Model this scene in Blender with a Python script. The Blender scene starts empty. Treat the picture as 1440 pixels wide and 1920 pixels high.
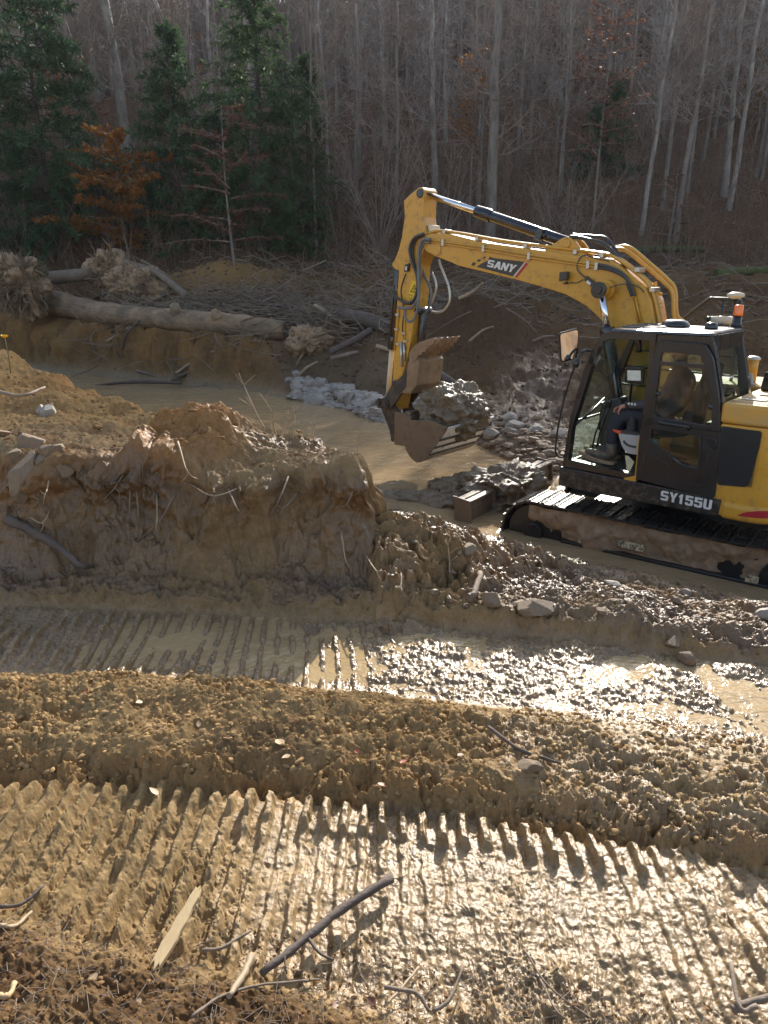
import bpy, math, random
import numpy as np
from mathutils import Vector, Matrix
random.seed(5)
SC = bpy.context.scene
COL = SC.collection
R = math.radians
EYE = 2.88                      # camera height in metres, the ford's water lies at -0.05
PITCH = R(18.5)
FPX = 1300.0                    # focal length in pixels of the 1440 x 1920 photo
WATER = -0.05
PUDDLE = 0.985
SUN_EL, SUN_AZ = R(28), R(17)   # azimuth clockwise from +Y

# ------------------------------------------------------------------ camera, light, world
cam = bpy.data.cameras.new('camera')
cam_o = bpy.data.objects.new('camera', cam)
COL.objects.link(cam_o)
cam_o.location = (0, 0, EYE)
cam_o.rotation_euler = (R(90) - PITCH, 0, 0)
cam.sensor_fit = 'VERTICAL'
cam.sensor_height = 36.0
cam.lens = 36.0 * FPX / 1920.0
cam.clip_start = 0.05
cam.clip_end = 600
SC.camera = cam_o
w = bpy.data.worlds.new('World')
SC.world = w
w.use_nodes = True
nt = w.node_tree
sky = nt.nodes.new('ShaderNodeTexSky')
sky.sky_type = 'NISHITA'
sky.sun_disc = False
sky.sun_elevation = SUN_EL
sky.sun_rotation = SUN_AZ
sky.air_density = 1.0
sky.dust_density = 1.6
hsv = nt.nodes.new('ShaderNodeHueSaturation')
hsv.inputs['Saturation'].default_value = 0.78       # a milky late autumn sky
nt.links.new(sky.outputs[0], hsv.inputs['Color'])
nt.links.new(hsv.outputs[0], nt.nodes['Background'].inputs[0])
nt.nodes['Background'].inputs[1].default_value = 0.13
sl = bpy.data.lights.new('sun', 'SUN')
sl.energy = 4.3
sl.angle = R(0.55)
sl.color = (1.0, 0.93, 0.83)
so = bpy.data.objects.new('sun', sl)
COL.objects.link(so)
sv = Vector((math.sin(SUN_AZ) * math.cos(SUN_EL), math.cos(SUN_AZ) * math.cos(SUN_EL), math.sin(SUN_EL)))
so.rotation_euler = sv.to_track_quat('Z', 'Y').to_euler()
so.location = (6, 20, 30)
SC.view_settings.view_transform = 'Standard'
SC.view_settings.look = 'None'
SC.view_settings.exposure = 1.05
SC.view_settings.gamma = 1
SC.cycles.max_bounces = 8
SC.cycles.transparent_max_bounces = 12
SC.cycles.caustics_reflective = False
SC.cycles.caustics_refractive = False
SC.cycles.sample_clamp_indirect = 6

# ------------------------------------------------------------------ tagging
def tag(o, label=None, cat=None, group=None, kind=None):
    if label: o['label'] = label
    if cat: o['category'] = cat
    if group: o['group'] = group
    if kind: o['kind'] = kind
    return o
def empty(name, loc, rz=0.0, scale=1.0):
    o = bpy.data.objects.new(name, None)
    COL.objects.link(o)
    o.empty_display_size = 0.2
    o.location = loc
    o.rotation_euler = (0, 0, rz)
    o.scale = (scale,) * 3
    return o
def copy_tree(o, parent=None):
    c = o.copy()
    COL.objects.link(c)
    if parent is not None:
        c.parent = parent
    for ch in list(o.children):
        copy_tree(ch, c)
    return c

# ------------------------------------------------------------------ rays of the photo
def ray(px, py):
    u, v = px - 720.0, 960.0 - py
    return np.array([u, FPX * math.cos(PITCH) + v * math.sin(PITCH), -FPX * math.sin(PITCH) + v * math.cos(PITCH)])
def at_z(px, py, z):
    r = ray(px, py); return Vector(r * ((z - EYE) / r[2])) + Vector((0, 0, EYE))
def at_y(px, py, y):
    r = ray(px, py); return Vector(r * (y / r[1])) + Vector((0, 0, EYE))

# ------------------------------------------------------------------ materials
def nd(nt, t, **kw):
    n = nt.nodes.new(t)
    for k, v in kw.items():
        if k.startswith('i_'):
            n.inputs[k[2:].replace('_', ' ')].default_value = v
        else:
            setattr(n, k, v)
    return n
def ramp(nt, src, stops):
    r = nt.nodes.new('ShaderNodeValToRGB')
    el = r.color_ramp.elements
    while len(el) < len(stops): el.new(0.5)
    for e, (p, c) in zip(el, stops):
        e.position = p
        e.color = (*c, 1) if len(c) == 3 else c
    nt.links.new(src, r.inputs[0])
    return r.outputs[0]
def mixc(nt, f, a, b, mode='MIX'):
    m = nt.nodes.new('ShaderNodeMix')
    m.data_type = 'RGBA'; m.blend_type = mode
    for s, v in ((0, f), (6, a), (7, b)):
        if hasattr(v, 'is_linked') or isinstance(v, bpy.types.NodeSocket): nt.links.new(v, m.inputs[s])
        elif s == 0: m.inputs[0].default_value = v
        else: m.inputs[s].default_value = (*v, 1)
    return m.outputs[2]
def g3(v): return (v, v, v)
def pbr(name, base, rough=0.5, metal=0.0, var=0.15, vscale=6.0, dirt=None, bump=0.0, bscale=40.0, coord='Object', spec=0.5, coat=0.0, rvar=0.12, stretch=(1, 1, 1)):
    """dirt = (colour, lo, hi, scale, roughness): stains with their own ragged outline."""
    m = bpy.data.materials.new(name); m.use_nodes = True
    nt = m.node_tree; b = nt.nodes['Principled BSDF']
    tc = nt.nodes.new('ShaderNodeTexCoord')
    mp = nd(nt, 'ShaderNodeMapping'); mp.inputs['Scale'].default_value = stretch
    nt.links.new(tc.outputs[coord], mp.inputs[0])
    v = mp.outputs[0]
    n1 = nd(nt, 'ShaderNodeTexNoise', i_Scale=vscale, i_Detail=6.0, i_Roughness=0.62); nt.links.new(v, n1.inputs['Vector'])
    dk = tuple(c * (1 - var) for c in base); lt = tuple(min(1, c * (1 + var)) for c in base)
    col = ramp(nt, n1.outputs[0], [(0.3, dk), (0.7, lt)])
    rg = ramp(nt, n1.outputs[0], [(0.3, g3(max(0.02, rough - rvar))), (0.7, g3(min(1, rough + rvar)))])
    if dirt:
        dc, lo, hi, ds, dr = dirt
        n2 = nd(nt, 'ShaderNodeTexNoise', i_Scale=ds, i_Detail=9.0, i_Roughness=0.7); nt.links.new(v, n2.inputs['Vector'])
        f = ramp(nt, n2.outputs[0], [(lo, g3(0)), (hi, g3(1))])
        col = mixc(nt, f, col, dc)
        rg = mixc(nt, f, rg, g3(dr))
        if metal:
            mm = mixc(nt, f, g3(metal), g3(0)); nt.links.new(mm, b.inputs['Metallic'])
    elif metal:
        b.inputs['Metallic'].default_value = metal
    nt.links.new(col, b.inputs['Base Color']); nt.links.new(rg, b.inputs['Roughness'])
    b.inputs['Specular IOR Level'].default_value = spec
    b.inputs['Coat Weight'].default_value = coat
    b.inputs['Coat Roughness'].default_value = 0.15
    if bump:
        n3 = nd(nt, 'ShaderNodeTexNoise', i_Scale=bscale, i_Detail=7.0, i_Roughness=0.65); nt.links.new(v, n3.inputs['Vector'])
        bp = nd(nt, 'ShaderNodeBump', i_Strength=bump, i_Distance=0.02); nt.links.new(n3.outputs[0], bp.inputs['Height'])
        nt.links.new(bp.outputs[0], b.inputs['Normal'])
    return m
def leaf_mat(name, cols, rough=0.55, transl=0.3):
    m = bpy.data.materials.new(name); m.use_nodes = True
    nt = m.node_tree; b = nt.nodes['Principled BSDF']
    g = nt.nodes.new('ShaderNodeNewGeometry')
    n = len(cols)
    c = ramp(nt, g.outputs['Random Per Island'], [(i / max(1, n - 1), q) for i, q in enumerate(cols)])
    nt.links.new(c, b.inputs['Base Color']); b.inputs['Roughness'].default_value = rough
    tr = nt.nodes.new('ShaderNodeBsdfTranslucent'); nt.links.new(c, tr.inputs[0])
    mx = nt.nodes.new('ShaderNodeMixShader'); mx.inputs[0].default_value = transl
    nt.links.new(b.outputs[0], mx.inputs[1]); nt.links.new(tr.outputs[0], mx.inputs[2])
    nt.links.new(mx.outputs[0], nt.nodes['Material Output'].inputs[0])
    return m

# ------------------------------------------------------------------ mesh builder
def spline(pts, n=6):
    P = [np.array(p, float) for p in pts]
    if len(P) < 3: return [tuple(p) for p in P]
    Q = [2 * P[0] - P[1]] + P + [2 * P[-1] - P[-2]]
    out = []
    for i in range(1, len(Q) - 2):
        a, b, c, d = Q[i - 1:i + 3]
        for k in range(n):
            t = k / n
            out.append(tuple(0.5 * (2 * b + (c - a) * t + (2 * a - 5 * b + 4 * c - d) * t * t + (3 * b - a - 3 * c + d) * t ** 3)))
    out.append(tuple(P[-1]))
    return out
def rounded(poly, r, n=4):
    out = []
    N = len(poly)
    for i in range(N):
        p0, p1, p2 = np.array(poly[i - 1], float), np.array(poly[i], float), np.array(poly[(i + 1) % N], float)
        a, b = p0 - p1, p2 - p1
        la, lb = np.linalg.norm(a), np.linalg.norm(b)
        rr = min(r, la * 0.45, lb * 0.45)
        q0, q1 = p1 + a / la * rr, p1 + b / lb * rr
        for k in range(n + 1):
            t = k / n
            out.append(tuple((1 - t) ** 2 * q0 + 2 * t * (1 - t) * p1 + t * t * q1))
    return out
class MB:
    def __init__(s): s.v = []; s.f = []; s.sm = []
    def add(s, vs, fs, smooth=False):
        o = len(s.v); s.v.extend([tuple(map(float, p)) for p in vs])
        for f in fs:
            s.f.append(tuple(i + o for i in f)); s.sm.append(smooth)
        return s
    def box(s, lo, hi, rot=None, piv=None):
        x0, y0, z0 = lo; x1, y1, z1 = hi
        vs = [(x0, y0, z0), (x1, y0, z0), (x1, y1, z0), (x0, y1, z0), (x0, y0, z1), (x1, y0, z1), (x1, y1, z1), (x0, y1, z1)]
        if rot is not None:
            pv = Vector(piv) if piv is not None else Vector(((x0 + x1) / 2, (y0 + y1) / 2, (z0 + z1) / 2))
            vs = [tuple(rot @ (Vector(p) - pv) + pv) for p in vs]
        return s.add(vs, [(0, 3, 2, 1), (4, 5, 6, 7), (0, 1, 5, 4), (1, 2, 6, 5), (2, 3, 7, 6), (3, 0, 4, 7)])
    def prism(s, poly, l0, l1, ax='y', inset=0.0):
        """poly in the (x,z) plane extruded over y (or (x,y) over z with ax='z', (y,z) over x with ax='x')."""
        n = len(poly)
        def mk(p, l):
            if ax == 'y': return (p[0], l, p[1])
            if ax == 'z': return (p[0], p[1], l)
            return (l, p[0], p[1])
        vs = [mk(p, l0) for p in poly] + [mk(p, l1) for p in poly]
        fs = [tuple(range(n)), tuple(range(2 * n - 1, n - 1, -1))] + [(i, i + n, (i + 1) % n + n, (i + 1) % n) for i in range(n)]
        return s.add(vs, fs)
    def ring(s, outer, inner, l0, l1, ax='y', n=72):
        """flat frame between two outlines, both seen star-shaped from the hole's middle."""
        c = np.mean(np.array(inner, float), axis=0)
        def cast(poly, a):
            d = np.array([math.cos(a), math.sin(a)]); best = 0
            for i in range(len(poly)):
                p, q = np.array(poly[i - 1], float) - c, np.array(poly[i], float) - c
                e = q - p; den = d[0] * e[1] - d[1] * e[0]
                if abs(den) < 1e-12: continue
                t = (p[0] * e[1] - p[1] * e[0]) / den
                u = (p[0] * d[1] - p[1] * d[0]) / den
                if t > 0 and -1e-9 <= u <= 1 + 1e-9: best = max(best, t)
            return c + d * best
        an = sorted(set([2 * math.pi * k / n for k in range(n)] + [math.atan2(p[1] - c[1], p[0] - c[0]) % (2 * math.pi) for p in list(outer) + list(inner)]))
        O = [cast(outer, a) for a in an]; I = [cast(inner, a) for a in an]; m = len(an)
        def mk(p, l): return (p[0], l, p[1]) if ax == 'y' else ((l, p[0], p[1]) if ax == 'x' else (p[0], p[1], l))
        vs = [mk(p, l0) for p in O] + [mk(p, l0) for p in I] + [mk(p, l1) for p in O] + [mk(p, l1) for p in I]
        fs = []
        for i in range(m):
            j = (i + 1) % m
            fs += [(i, j, m + j, m + i), (2 * m + i, 3 * m + i, 3 * m + j, 2 * m + j), (i, 2 * m + i, 2 * m + j, j), (m + i, m + j, 3 * m + j, 3 * m + i)]
        return s.add(vs, fs)
    def tube(s, pts, r, n=8, cap=True, smooth=True):
        P = [Vector(p) for p in pts]; k = len(P)
        rr = r if hasattr(r, '__len__') else [r] * k
        if len(rr) != k: rr = [rr[0] + (rr[-1] - rr[0]) * i / (k - 1) for i in range(k)]
        t = (P[1] - P[0]).normalized()
        up = Vector((0, 0, 1)) if abs(t.z) < 0.9 else Vector((1, 0, 0))
        nx = t.cross(up).normalized()
        vs = []
        for i in range(k):
            tt = (P[min(i + 1, k - 1)] - P[max(i - 1, 0)])
            if tt.length > 1e-9: t = tt.normalized()
            nx = (nx - t * nx.dot(t))
            nx = nx.normalized() if nx.length > 1e-6 else t.orthogonal().normalized()
            ny = t.cross(nx)
            for j in range(n):
                a = 2 * math.pi * j / n
                vs.append(P[i] + (nx * math.cos(a) + ny * math.sin(a)) * rr[i])
        fs = [(i * n + j, i * n + (j + 1) % n, (i + 1) * n + (j + 1) % n, (i + 1) * n + j) for i in range(k - 1) for j in range(n)]
        o = len(s.v)
        s.add(vs, fs, smooth)
        if cap:
            s.f += [tuple(o + j for j in range(n - 1, -1, -1)), tuple(o + (k - 1) * n + j for j in range(n))]
            s.sm += [False, False]
        return s
    def cyl(s, p0, p1, r, n=20): return s.tube([p0, p1], r, n)
    def lathe(s, prof, c, n=24, sx=1.0, sy=1.0):
        vs = []; k = len(prof)
        for (r, z) in prof:
            for j in range(n):
                a = 2 * math.pi * j / n
                vs.append((c[0] + r * sx * math.cos(a), c[1] + r * sy * math.sin(a), c[2] + z))
        fs = [(i * n + j, i * n + (j + 1) % n, (i + 1) * n + (j + 1) % n, (i + 1) * n + j) for i in range(k - 1) for j in range(n)]
        o = len(s.v); s.add(vs, fs, True)
        s.f += [tuple(o + j for j in range(n - 1, -1, -1)), tuple(o + (k - 1) * n + j for j in range(n))]; s.sm += [False, False]
        return s
    def mesh(s, name):
        me = bpy.data.meshes.new(name)
        me.from_pydata(s.v, [], s.f)
        me.polygons.foreach_set('use_smooth', s.sm)
        me.update()
        return me
    def build(s, name, mat, parent=None, bevel=0.0, seg=2, off=(0, 0, 0), loc=None):
        me = s.mesh(name)
        if off != (0, 0, 0): me.transform(Matrix.Translation(off))
        o = bpy.data.objects.new(name, me); COL.objects.link(o)
        for mm in (mat if isinstance(mat, (list, tuple)) else [mat]): me.materials.append(mm)
        if parent is not None: o.parent = parent
        if loc is not None: o.location = loc
        if bevel:
            b = o.modifiers.new('bevel', 'BEVEL'); b.width = bevel; b.segments = seg; b.limit_method = 'ANGLE'; b.angle_limit = R(35)
            b.harden_normals = False
        return o
def np_mesh(name, V, F, mat, smooth=True, parent=None):
    """V (n,3), F (m,k) arrays -> mesh object."""
    me = bpy.data.meshes.new(name)
    m, k = F.shape
    me.vertices.add(len(V)); me.vertices.foreach_set('co', V.astype(np.float32).ravel())
    me.loops.add(m * k); me.loops.foreach_set('vertex_index', F.astype(np.int32).ravel())
    me.polygons.add(m); me.polygons.foreach_set('loop_start', np.arange(0, m * k, k, dtype=np.int32))
    me.polygons.foreach_set('loop_total', np.full(m, k, dtype=np.int32))
    me.polygons.foreach_set('use_smooth', np.full(m, smooth))
    me.update(calc_edges=True)
    me.materials.append(mat)
    o = bpy.data.objects.new(name, me); COL.objects.link(o)
    if parent is not None: o.parent = parent
    return o
# ------------------------------------------------------------------ numpy noise
def h2(ix, iy, sd):
    n = (ix.astype(np.int64) * 374761393 + iy.astype(np.int64) * 668265263 + sd * 974634533) & 0xffffffff
    n = ((n ^ (n >> 13)) * 1274126177) & 0xffffffff
    n = ((n ^ (n >> 15)) * 2246822519) & 0xffffffff
    return ((n ^ (n >> 16)) & 0xffff) / 65535.0
def vn(x, y, sd=0):
    ix, iy = np.floor(x), np.floor(y); fx, fy = x - ix, y - iy
    u = fx * fx * fx * (fx * (fx * 6 - 15) + 10); v = fy * fy * fy * (fy * (fy * 6 - 15) + 10)
    a, b, c, d = h2(ix, iy, sd), h2(ix + 1, iy, sd), h2(ix, iy + 1, sd), h2(ix + 1, iy + 1, sd)
    return (a + (b - a) * u + (c - a) * v + (a - b - c + d) * u * v) * 2 - 1
def fbm(x, y, sc, octv=4, sd=0, gain=0.52):
    x, y = x / sc, y / sc; t = 0; a = 1.0; n = 0
    for i in range(octv):
        c, s = math.cos(0.6 * i), math.sin(0.6 * i)
        t = t + a * vn(c * x - s * y + 17.3 * i, s * x + c * y - 9.1 * i, sd + i); n += a; a *= gain; x, y = x * 2.03, y * 2.03
    return t / n
def worley(x, y, sc, sd=0):
    x, y = x / sc, y / sc; ix, iy = np.floor(x), np.floor(y)
    f1 = np.full(np.shape(x), 9.0); f2 = f1.copy(); cid = np.zeros(np.shape(x))
    for dx in (-1, 0, 1):
        for dy in (-1, 0, 1):
            cx, cy = ix + dx, iy + dy
            d = np.hypot(cx + h2(cx, cy, sd) - x, cy + h2(cx, cy, sd + 1) - y)
            nr = d < f1
            f2 = np.where(nr, f1, np.minimum(f2, d)); cid = np.where(nr, h2(cx, cy, sd + 2), cid); f1 = np.where(nr, d, f1)
    return f1, f2, cid
def sst(a, b, x):
    t = np.clip((x - a) / (b - a), 0, 1); return t * t * (3 - 2 * t)
def band(s, a, b, c, d): return sst(a, b, s) * (1 - sst(c, d, s))
def sdf_poly(x, y, poly):
    d = np.full(np.shape(x), 1e9); ins = np.zeros(np.shape(x), bool)
    for i in range(len(poly)):
        (ax, ay), (bx, by) = poly[i - 1], poly[i]
        ex, ey = bx - ax, by - ay; wx, wy = x - ax, y - ay
        t = np.clip((wx * ex + wy * ey) / (ex * ex + ey * ey), 0, 1)
        d = np.minimum(d, (wx - ex * t) ** 2 + (wy - ey * t) ** 2)
        with np.errstate(divide='ignore', invalid='ignore'):
            c = ((ay > y) != (by > y)) & (x < (bx - ax) * (y - ay) / (by - ay) + ax)
        ins ^= c
    d = np.sqrt(d)
    return np.where(ins, -d, d)

MOUND = [(-20, 5.2), (-6, 4.75), (-3.2, 4.3), (-2.3, 4.16), (-1.9, 4.22), (-1.5, 4.12), (-1.1, 4.06), (-0.6, 4.05), (-0.25, 4.0), (0.0, 4.06), (0.07, 4.3), (0.02, 4.7),
         (-0.3, 5.45), (-1.0, 6.05), (-1.5, 6.3), (-2.2, 7.1), (-3.6, 8.9), (-5.4, 11.0), (-8, 13.8), (-14, 18.5), (-24, 23), (-30, 12)]
NEARE = ([-40, -14, -8.5, -6, -3.4, -1.2, 0.29, 0.86, 1.41, 2.3, 3.44, 6, 10, 40], [38, 21.0, 15.2, 12.4, 9.4, 8.8, 8.75, 8.05, 7.55, 6.7, 5.6, 4.4, 3.0, -8])
FARE = ([-40, -20, -11.8, -8.7, -5.6, -4.0, -2.5, -0.9, -0.1, 1.0, 1.6, 2.0, 2.6, 4, 7, 12, 40], [40, 30, 24.0, 22.4, 20.4, 19.6, 18.2, 16.5, 15.0, 14.8, 13.6, 11.9, 10.5, 9.8, 9.2, 8.2, 2])
def ground(x, y, detail=True):
    """height and soil of the whole site; x, y arrays in metres."""
    x = np.asarray(x, float); y = np.asarray(y, float)
    s = y + 0.155 * x + 0.04 * np.clip(x, -3, 3) ** 2 + 0.03 * fbm(x, y, 0.7, 2, 90)
    ny = np.interp(x, *NEARE) + 0.18 * fbm(x, y, 0.8, 3, 3); fy = np.interp(x, *FARE) + 0.35 * fbm(x, y, 1.3, 3, 5)
    sh_ = np.interp(x, [-1, -0.5, 0, 0.5, 1], [0.0, 0.09, 0.17, 0.42, 0.65]); sb = np.maximum(s, np.minimum(s + sh_, 1.5))
    z = np.interp(sb, [-30, 0.4, 1.0, 1.24, 1.36, 1.45, 1.85, 1.93, 1.985, 2.1, 2.45, 2.66, 2.86, 3.0, 3.45, 3.60, 3.66, 3.78],
                  [3.0, 1.50, 1.36, 1.28, 1.185, 1.165, 1.15, 1.14, 1.18, 1.21, 1.215, 1.13, 1.0, 0.965, 0.965, 0.99, 1.07, 1.10])
    y0 = 3.78 - 0.155 * x - 0.04 * np.clip(x, -3, 3) ** 2
    t = np.clip((y - y0) / np.maximum(ny - y0, 0.3), 0, 1.0)
    slope = 1.10 - 1.15 * (0.75 * t + 0.25 * t * t)
    past = s > 3.78
    z = np.where(past, slope, z)
    bed = sst(0.0, 0.7, y - ny) * past
    z = z - 0.45 * bed
    # mound with the plateau behind it
    dm = sdf_poly(x, y, MOUND)
    dn = dm + 0.24 * fbm(x, y, 0.55, 4, 11) + 0.07 * fbm(x, y, 0.15, 4, 15) + 0.03
    backw = sst(-0.8, 0.6, y - (5.2 - 0.15 * x))
    fr = np.clip((0.22 + 0.37 * backw - dn) / (0.50 + 0.66 * backw), 0, 1)
    f = (fr * fr * (3 - 2 * fr)) ** 1.15
    top = 1.745 + 0.13 * fbm(x, y, 0.62, 3, 21) - 0.16 * sst(-0.15, 0.12, x) * sst(5.2, 4.2, y) + 0.025 * np.clip(-x - 1.8, 0, 12)
    kd = np.hypot((x + 1.36) * 0.95, (y - 4.62) * np.where(y > 4.62, 0.6, 1.1)) + 0.08 * fbm(x, y, 0.3, 3, 23)
    knob = 1 - sst(0.22, 0.50, kd)
    top = top + (0.22 + 0.05 * fbm(x, y, 0.25, 3, 27)) * knob + 0.11 * np.exp(-(((x + 0.2) / 0.25) ** 2 + ((y - 4.3) / 0.25) ** 2)) + 0.10 * np.exp(-(((x + 0.8) / 0.4) ** 2 + ((y - 5.25) / 0.5) ** 2))
    top = top + 0.10 * np.exp(-(((x + 5.6) / 0.8) ** 2 + ((y - 9.6) / 0.8) ** 2))
    z = np.where(past | (dm < 0.6), np.maximum(z, z + (top - z) * f), z)
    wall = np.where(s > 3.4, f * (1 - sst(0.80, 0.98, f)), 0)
    cone = 1.46 - 0.62 * (np.hypot((x + 0.0) * np.where(x > 0, 0.72, 0.92), y - 4.28) + 0.20 * fbm(x, y, 0.35, 4, 33)) - 2.2 * np.clip(-0.02 - x, 0, 1)
    talus = sst(-0.02, 0.08, cone - z) * (x > -0.2) * (s > 3.5)
    z = np.where((x > -0.6) & (s > 3.45), np.maximum(z, cone - 1.5 * (1 - sst(3.45, 3.75, s))), z)
    # far side
    e = y - fy
    wl, wr = 1 - sst(-4.5, -1.8, x), sst(0.5, 2.6, x)
    pl = np.interp(e, [-9, -0.8, 0, 0.25, 0.9, 1.3, 2.4, 4.5, 8.5, 14, 40], [-0.5, -0.45, -0.05, 0.25, 1.35, 1.6, 1.8, 2.35, 3.3, 4.0, 7])
    pm = np.interp(e, [-9, -0.8, 0, 1.6, 2.6, 4, 6.5, 9, 13.5, 40], [-0.5, -0.45, -0.05, 0.22, 0.7, 1.3, 1.95, 2.4, 3.4, 8])
    pr = np.interp(e, [-9, -0.8, 0, 1.2, 4.2, 6.4, 10, 14, 19, 40], [-0.5, -0.45, -0.05, 0.1, 0.32, 0.85, 1.55, 2.3, 3.3, 8])
    far = pl * wl + pr * wr + pm * (1 - wl - wr)
    pile = np.exp(-(((x - 2.3) / 1.3) ** 2 + ((y - 19.5) / 1.1) ** 2)) * 1.15          # dug heap behind the bucket
    pile = pile + 0.55 * np.exp(-(((x + 6.6) / 2.2) ** 2 + ((y - 27.2) / 1.2) ** 2)) + 0.5 * np.exp(-(((x + 1.9) / 0.8) ** 2 + ((y - 20.9) / 0.8) ** 2))
    hill = 3.3 + (y - 29.5 - 1.2 * fbm(x, y, 9, 2, 41)) * (0.47 + 0.03 * np.sin(x * 0.05)) + 2.2 * fbm(x, y, 13, 3, 43) + 0.012 * x * (y > 29)
    hill = np.where(hill > 37, 37 + (hill - 37) * 0.25, hill)
    hf = sst(27.5, 32, y + 0.2 * np.abs(x - 2) * (x > 8))
    far = far * (1 - hf) + np.maximum(hill, 3.2) * hf + pile
    isfar = y > (ny + fy) * 0.5
    z = np.where(isfar, far, z)
    if not detail: return z
    # ---- zones
    zt = band(sb, 1.30, 1.42, 1.90, 1.965)                    # the near track print
    zr = band(s, 1.93, 1.985, 2.60, 2.86)                     # ridge of dry clods
    zp = band(s, 2.72, 2.95, 3.52, 3.66)                     # rut and puddle
    zd = 1 - sst(1.20, 1.36, sb + 0.08 * fbm(x, y, 0.25, 4, 55))   # loose soil at the photographer's feet
    onm = np.clip(f, 0, 1) * (s > 3.3) * ~isfar
    zb = np.where(isfar, 0, sst(3.55, 3.72, s)) * (1 - onm) * (1 - bed)
    zf = np.where(isfar, sst(-0.1, 0.5, e), 0); zh = hf * isfar
    # ---- relief
    n1 = fbm(x, y, 0.16, 5, 61); n2 = fbm(x, y, 0.045, 4, 67); n0 = fbm(x, y, 0.6, 4, 71)
    w1, w2, cid = worley(x + 0.06 * n1 + 0.02 * n2, y + 0.06 * n2, 0.095, 75)
    clod = np.clip((w2 - w1) * 1.6, 0, 1) ** 0.6 * (0.35 + cid)
    v1, v2, vid = worley(x + 0.025 * n2, y + 0.025 * n1, 0.034, 79)
    crumb = np.clip((v2 - v1) * 1.5, 0, 1) ** 0.6 * (0.3 + vid)
    bil = 0.5 - np.abs(fbm(x, y, 0.085, 4, 63)) * 2.2; bil2 = 0.5 - np.abs(fbm(x, y, 0.03, 3, 65)) * 2
    rgh = 0.35 + 0.65 * sst(-0.25, 0.2, fbm(x, y, 0.33, 3, 193)); bil3 = 0.5 - np.abs(fbm(x, y, 0.013, 3, 195)) * 2
    nz = zr * (0.036 * n0 + 0.034 * n1 + rgh * (0.022 * bil + 0.012 * (clod - 0.4) + 0.012 * bil2 + 0.006 * bil3 + 0.006 * crumb) + 0.018 * n2)
    zd2 = 1 - sst(1.30, 1.44, sb + 0.08 * n1)
    nz = nz + zd2 * (0.026 * n1 + 0.014 * n2 + 0.010 * bil2 + 0.012 * bil + 0.006 * crumb)
    # grouser bars pressed across both tracks
    ux = x + 0.012 * n0 + 0.004 * n1
    tooth = np.clip(np.cos(2 * np.pi * ux / 0.066) * 1.2 + 0.15, 0, 1)
    edge = band(s, 1.775, 1.80, 1.90, 1.94)
    left = 1 - sst(-0.7, 0.2, x)
    ero = sst(-0.35, 0.35, fbm(x, y, 0.28, 3, 83))
    smr = sst(-0.22, 0.25, fbm(x - 0.25 * y, y * 0.6, 0.30, 4, 229) - 0.15 * sst(0.0, 0.6, x))
    tid = h2(np.round(ux / 0.066), np.zeros_like(ux), 5)
    broken = 1 - 0.75 * sst(0.1, 0.45, fbm(x, y, 0.35, 2, 185) - 0.5 * sst(-0.2, 0.5, x) + 0.35 * (x < -0.45))
    nz = nz + zt * (edge * tooth * (0.026 + 0.026 * tid + 0.02 * n1) * broken * (1 - 0.75 * sst(0.55, 1.0, x)) + (1 - edge) * tooth * (0.030 * left + 0.009 + 0.012 * sst(0.45, 0.9, x)) * (0.35 + 0.65 * ero)
                    + 0.010 * n1 + 0.006 * n2 + 0.004 * bil2 + (1 - edge) * ((0.25 + 0.95 * smr) * (0.020 * fbm(x, y * 0.28, 0.05, 4, 221) + 0.012 * (1 - left) * bil * ero + 0.006 * bil3) + 0.020 * fbm(x, y * 0.4, 0.15, 3, 225) + 0.022 * sst(0.25, 0.6, fbm(x, y, 0.12, 3, 227)) * smr))
    nz = nz + band(s, 1.90, 1.94, 1.99, 2.06) * (0.04 * n0 + 0.04 * n1 + 0.022 * n2 + 0.016 * bil2)
    up = x + 0.02 * n0 + 0.1 * (y - 3.2)
    t2 = np.clip(np.cos(2 * np.pi * up / 0.082) * 1.3 + 0.1, 0, 1)
    rl = 1 - sst(-0.4, 0.15, x)
    nz = nz + zp * (rl * t2 * 0.034 * (0.4 + 0.6 * ero) + 0.020 * n1 + 0.016 * n0 + 0.010 * n2 + 0.012 * (crumb - 0.4) * (n0 > -0.2) + 0.035 * sst(-1.2, -2.2, x) + 0.006)
    nz = nz + zp * (1 - rl) * (0.007 * n2 + 0.006 * bil + 0.005 * bil2 + 0.004 * bil3 - 0.012 * n1 + 0.0235 - 0.010 * n0 - 0.022 * sst(0.9, 1.4, x + 0.5 * (3.2 - s)) * (1 - sst(3.0, 3.15, s)) - 0.026 * sst(0.15, 0.5, fbm(x, y, 0.45, 2, 97)))
    W1, W2, wid = worley(x + 0.05 * n0, y + 0.05 * n1, 0.30, 87)
    rock = np.clip((W2 - W1) * 1.5, 0, 1) ** 0.7 * (wid > 0.35) * wid
    nz = nz + zb * (0.060 * n0 + 0.050 * n1 + 0.018 * n2 + 0.03 * bil + 0.012 * bil2 + 0.02 * (clod - 0.35) * sst(-0.2, 0.3, n0) + 0.05 * rock)
    nz = nz + onm * (1 - wall) * (0.035 * n0 + 0.026 * n1 + 0.012 * n2 + 0.012 * (clod - 0.4) * sst(0.0, 0.4, n0) + 0.02 * bil + 0.009 * bil2 + knob * 0.05 * n1)
    nz = nz + wall * (0.06 * n0 + 0.03 * n1) + talus * (0.04 * n1 + 0.03 * bil + 0.016 * n2)
    m0 = fbm(x, y, 2.2, 5, 101); m1 = fbm(x, y, 0.55, 5, 103)
    Y1, Y2, yid = worley(x + 0.15 * m1, y + 0.15 * m0, 0.7, 107)
    lump = np.clip((Y2 - Y1) * 1.4, 0, 1) ** 0.7 * yid
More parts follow.
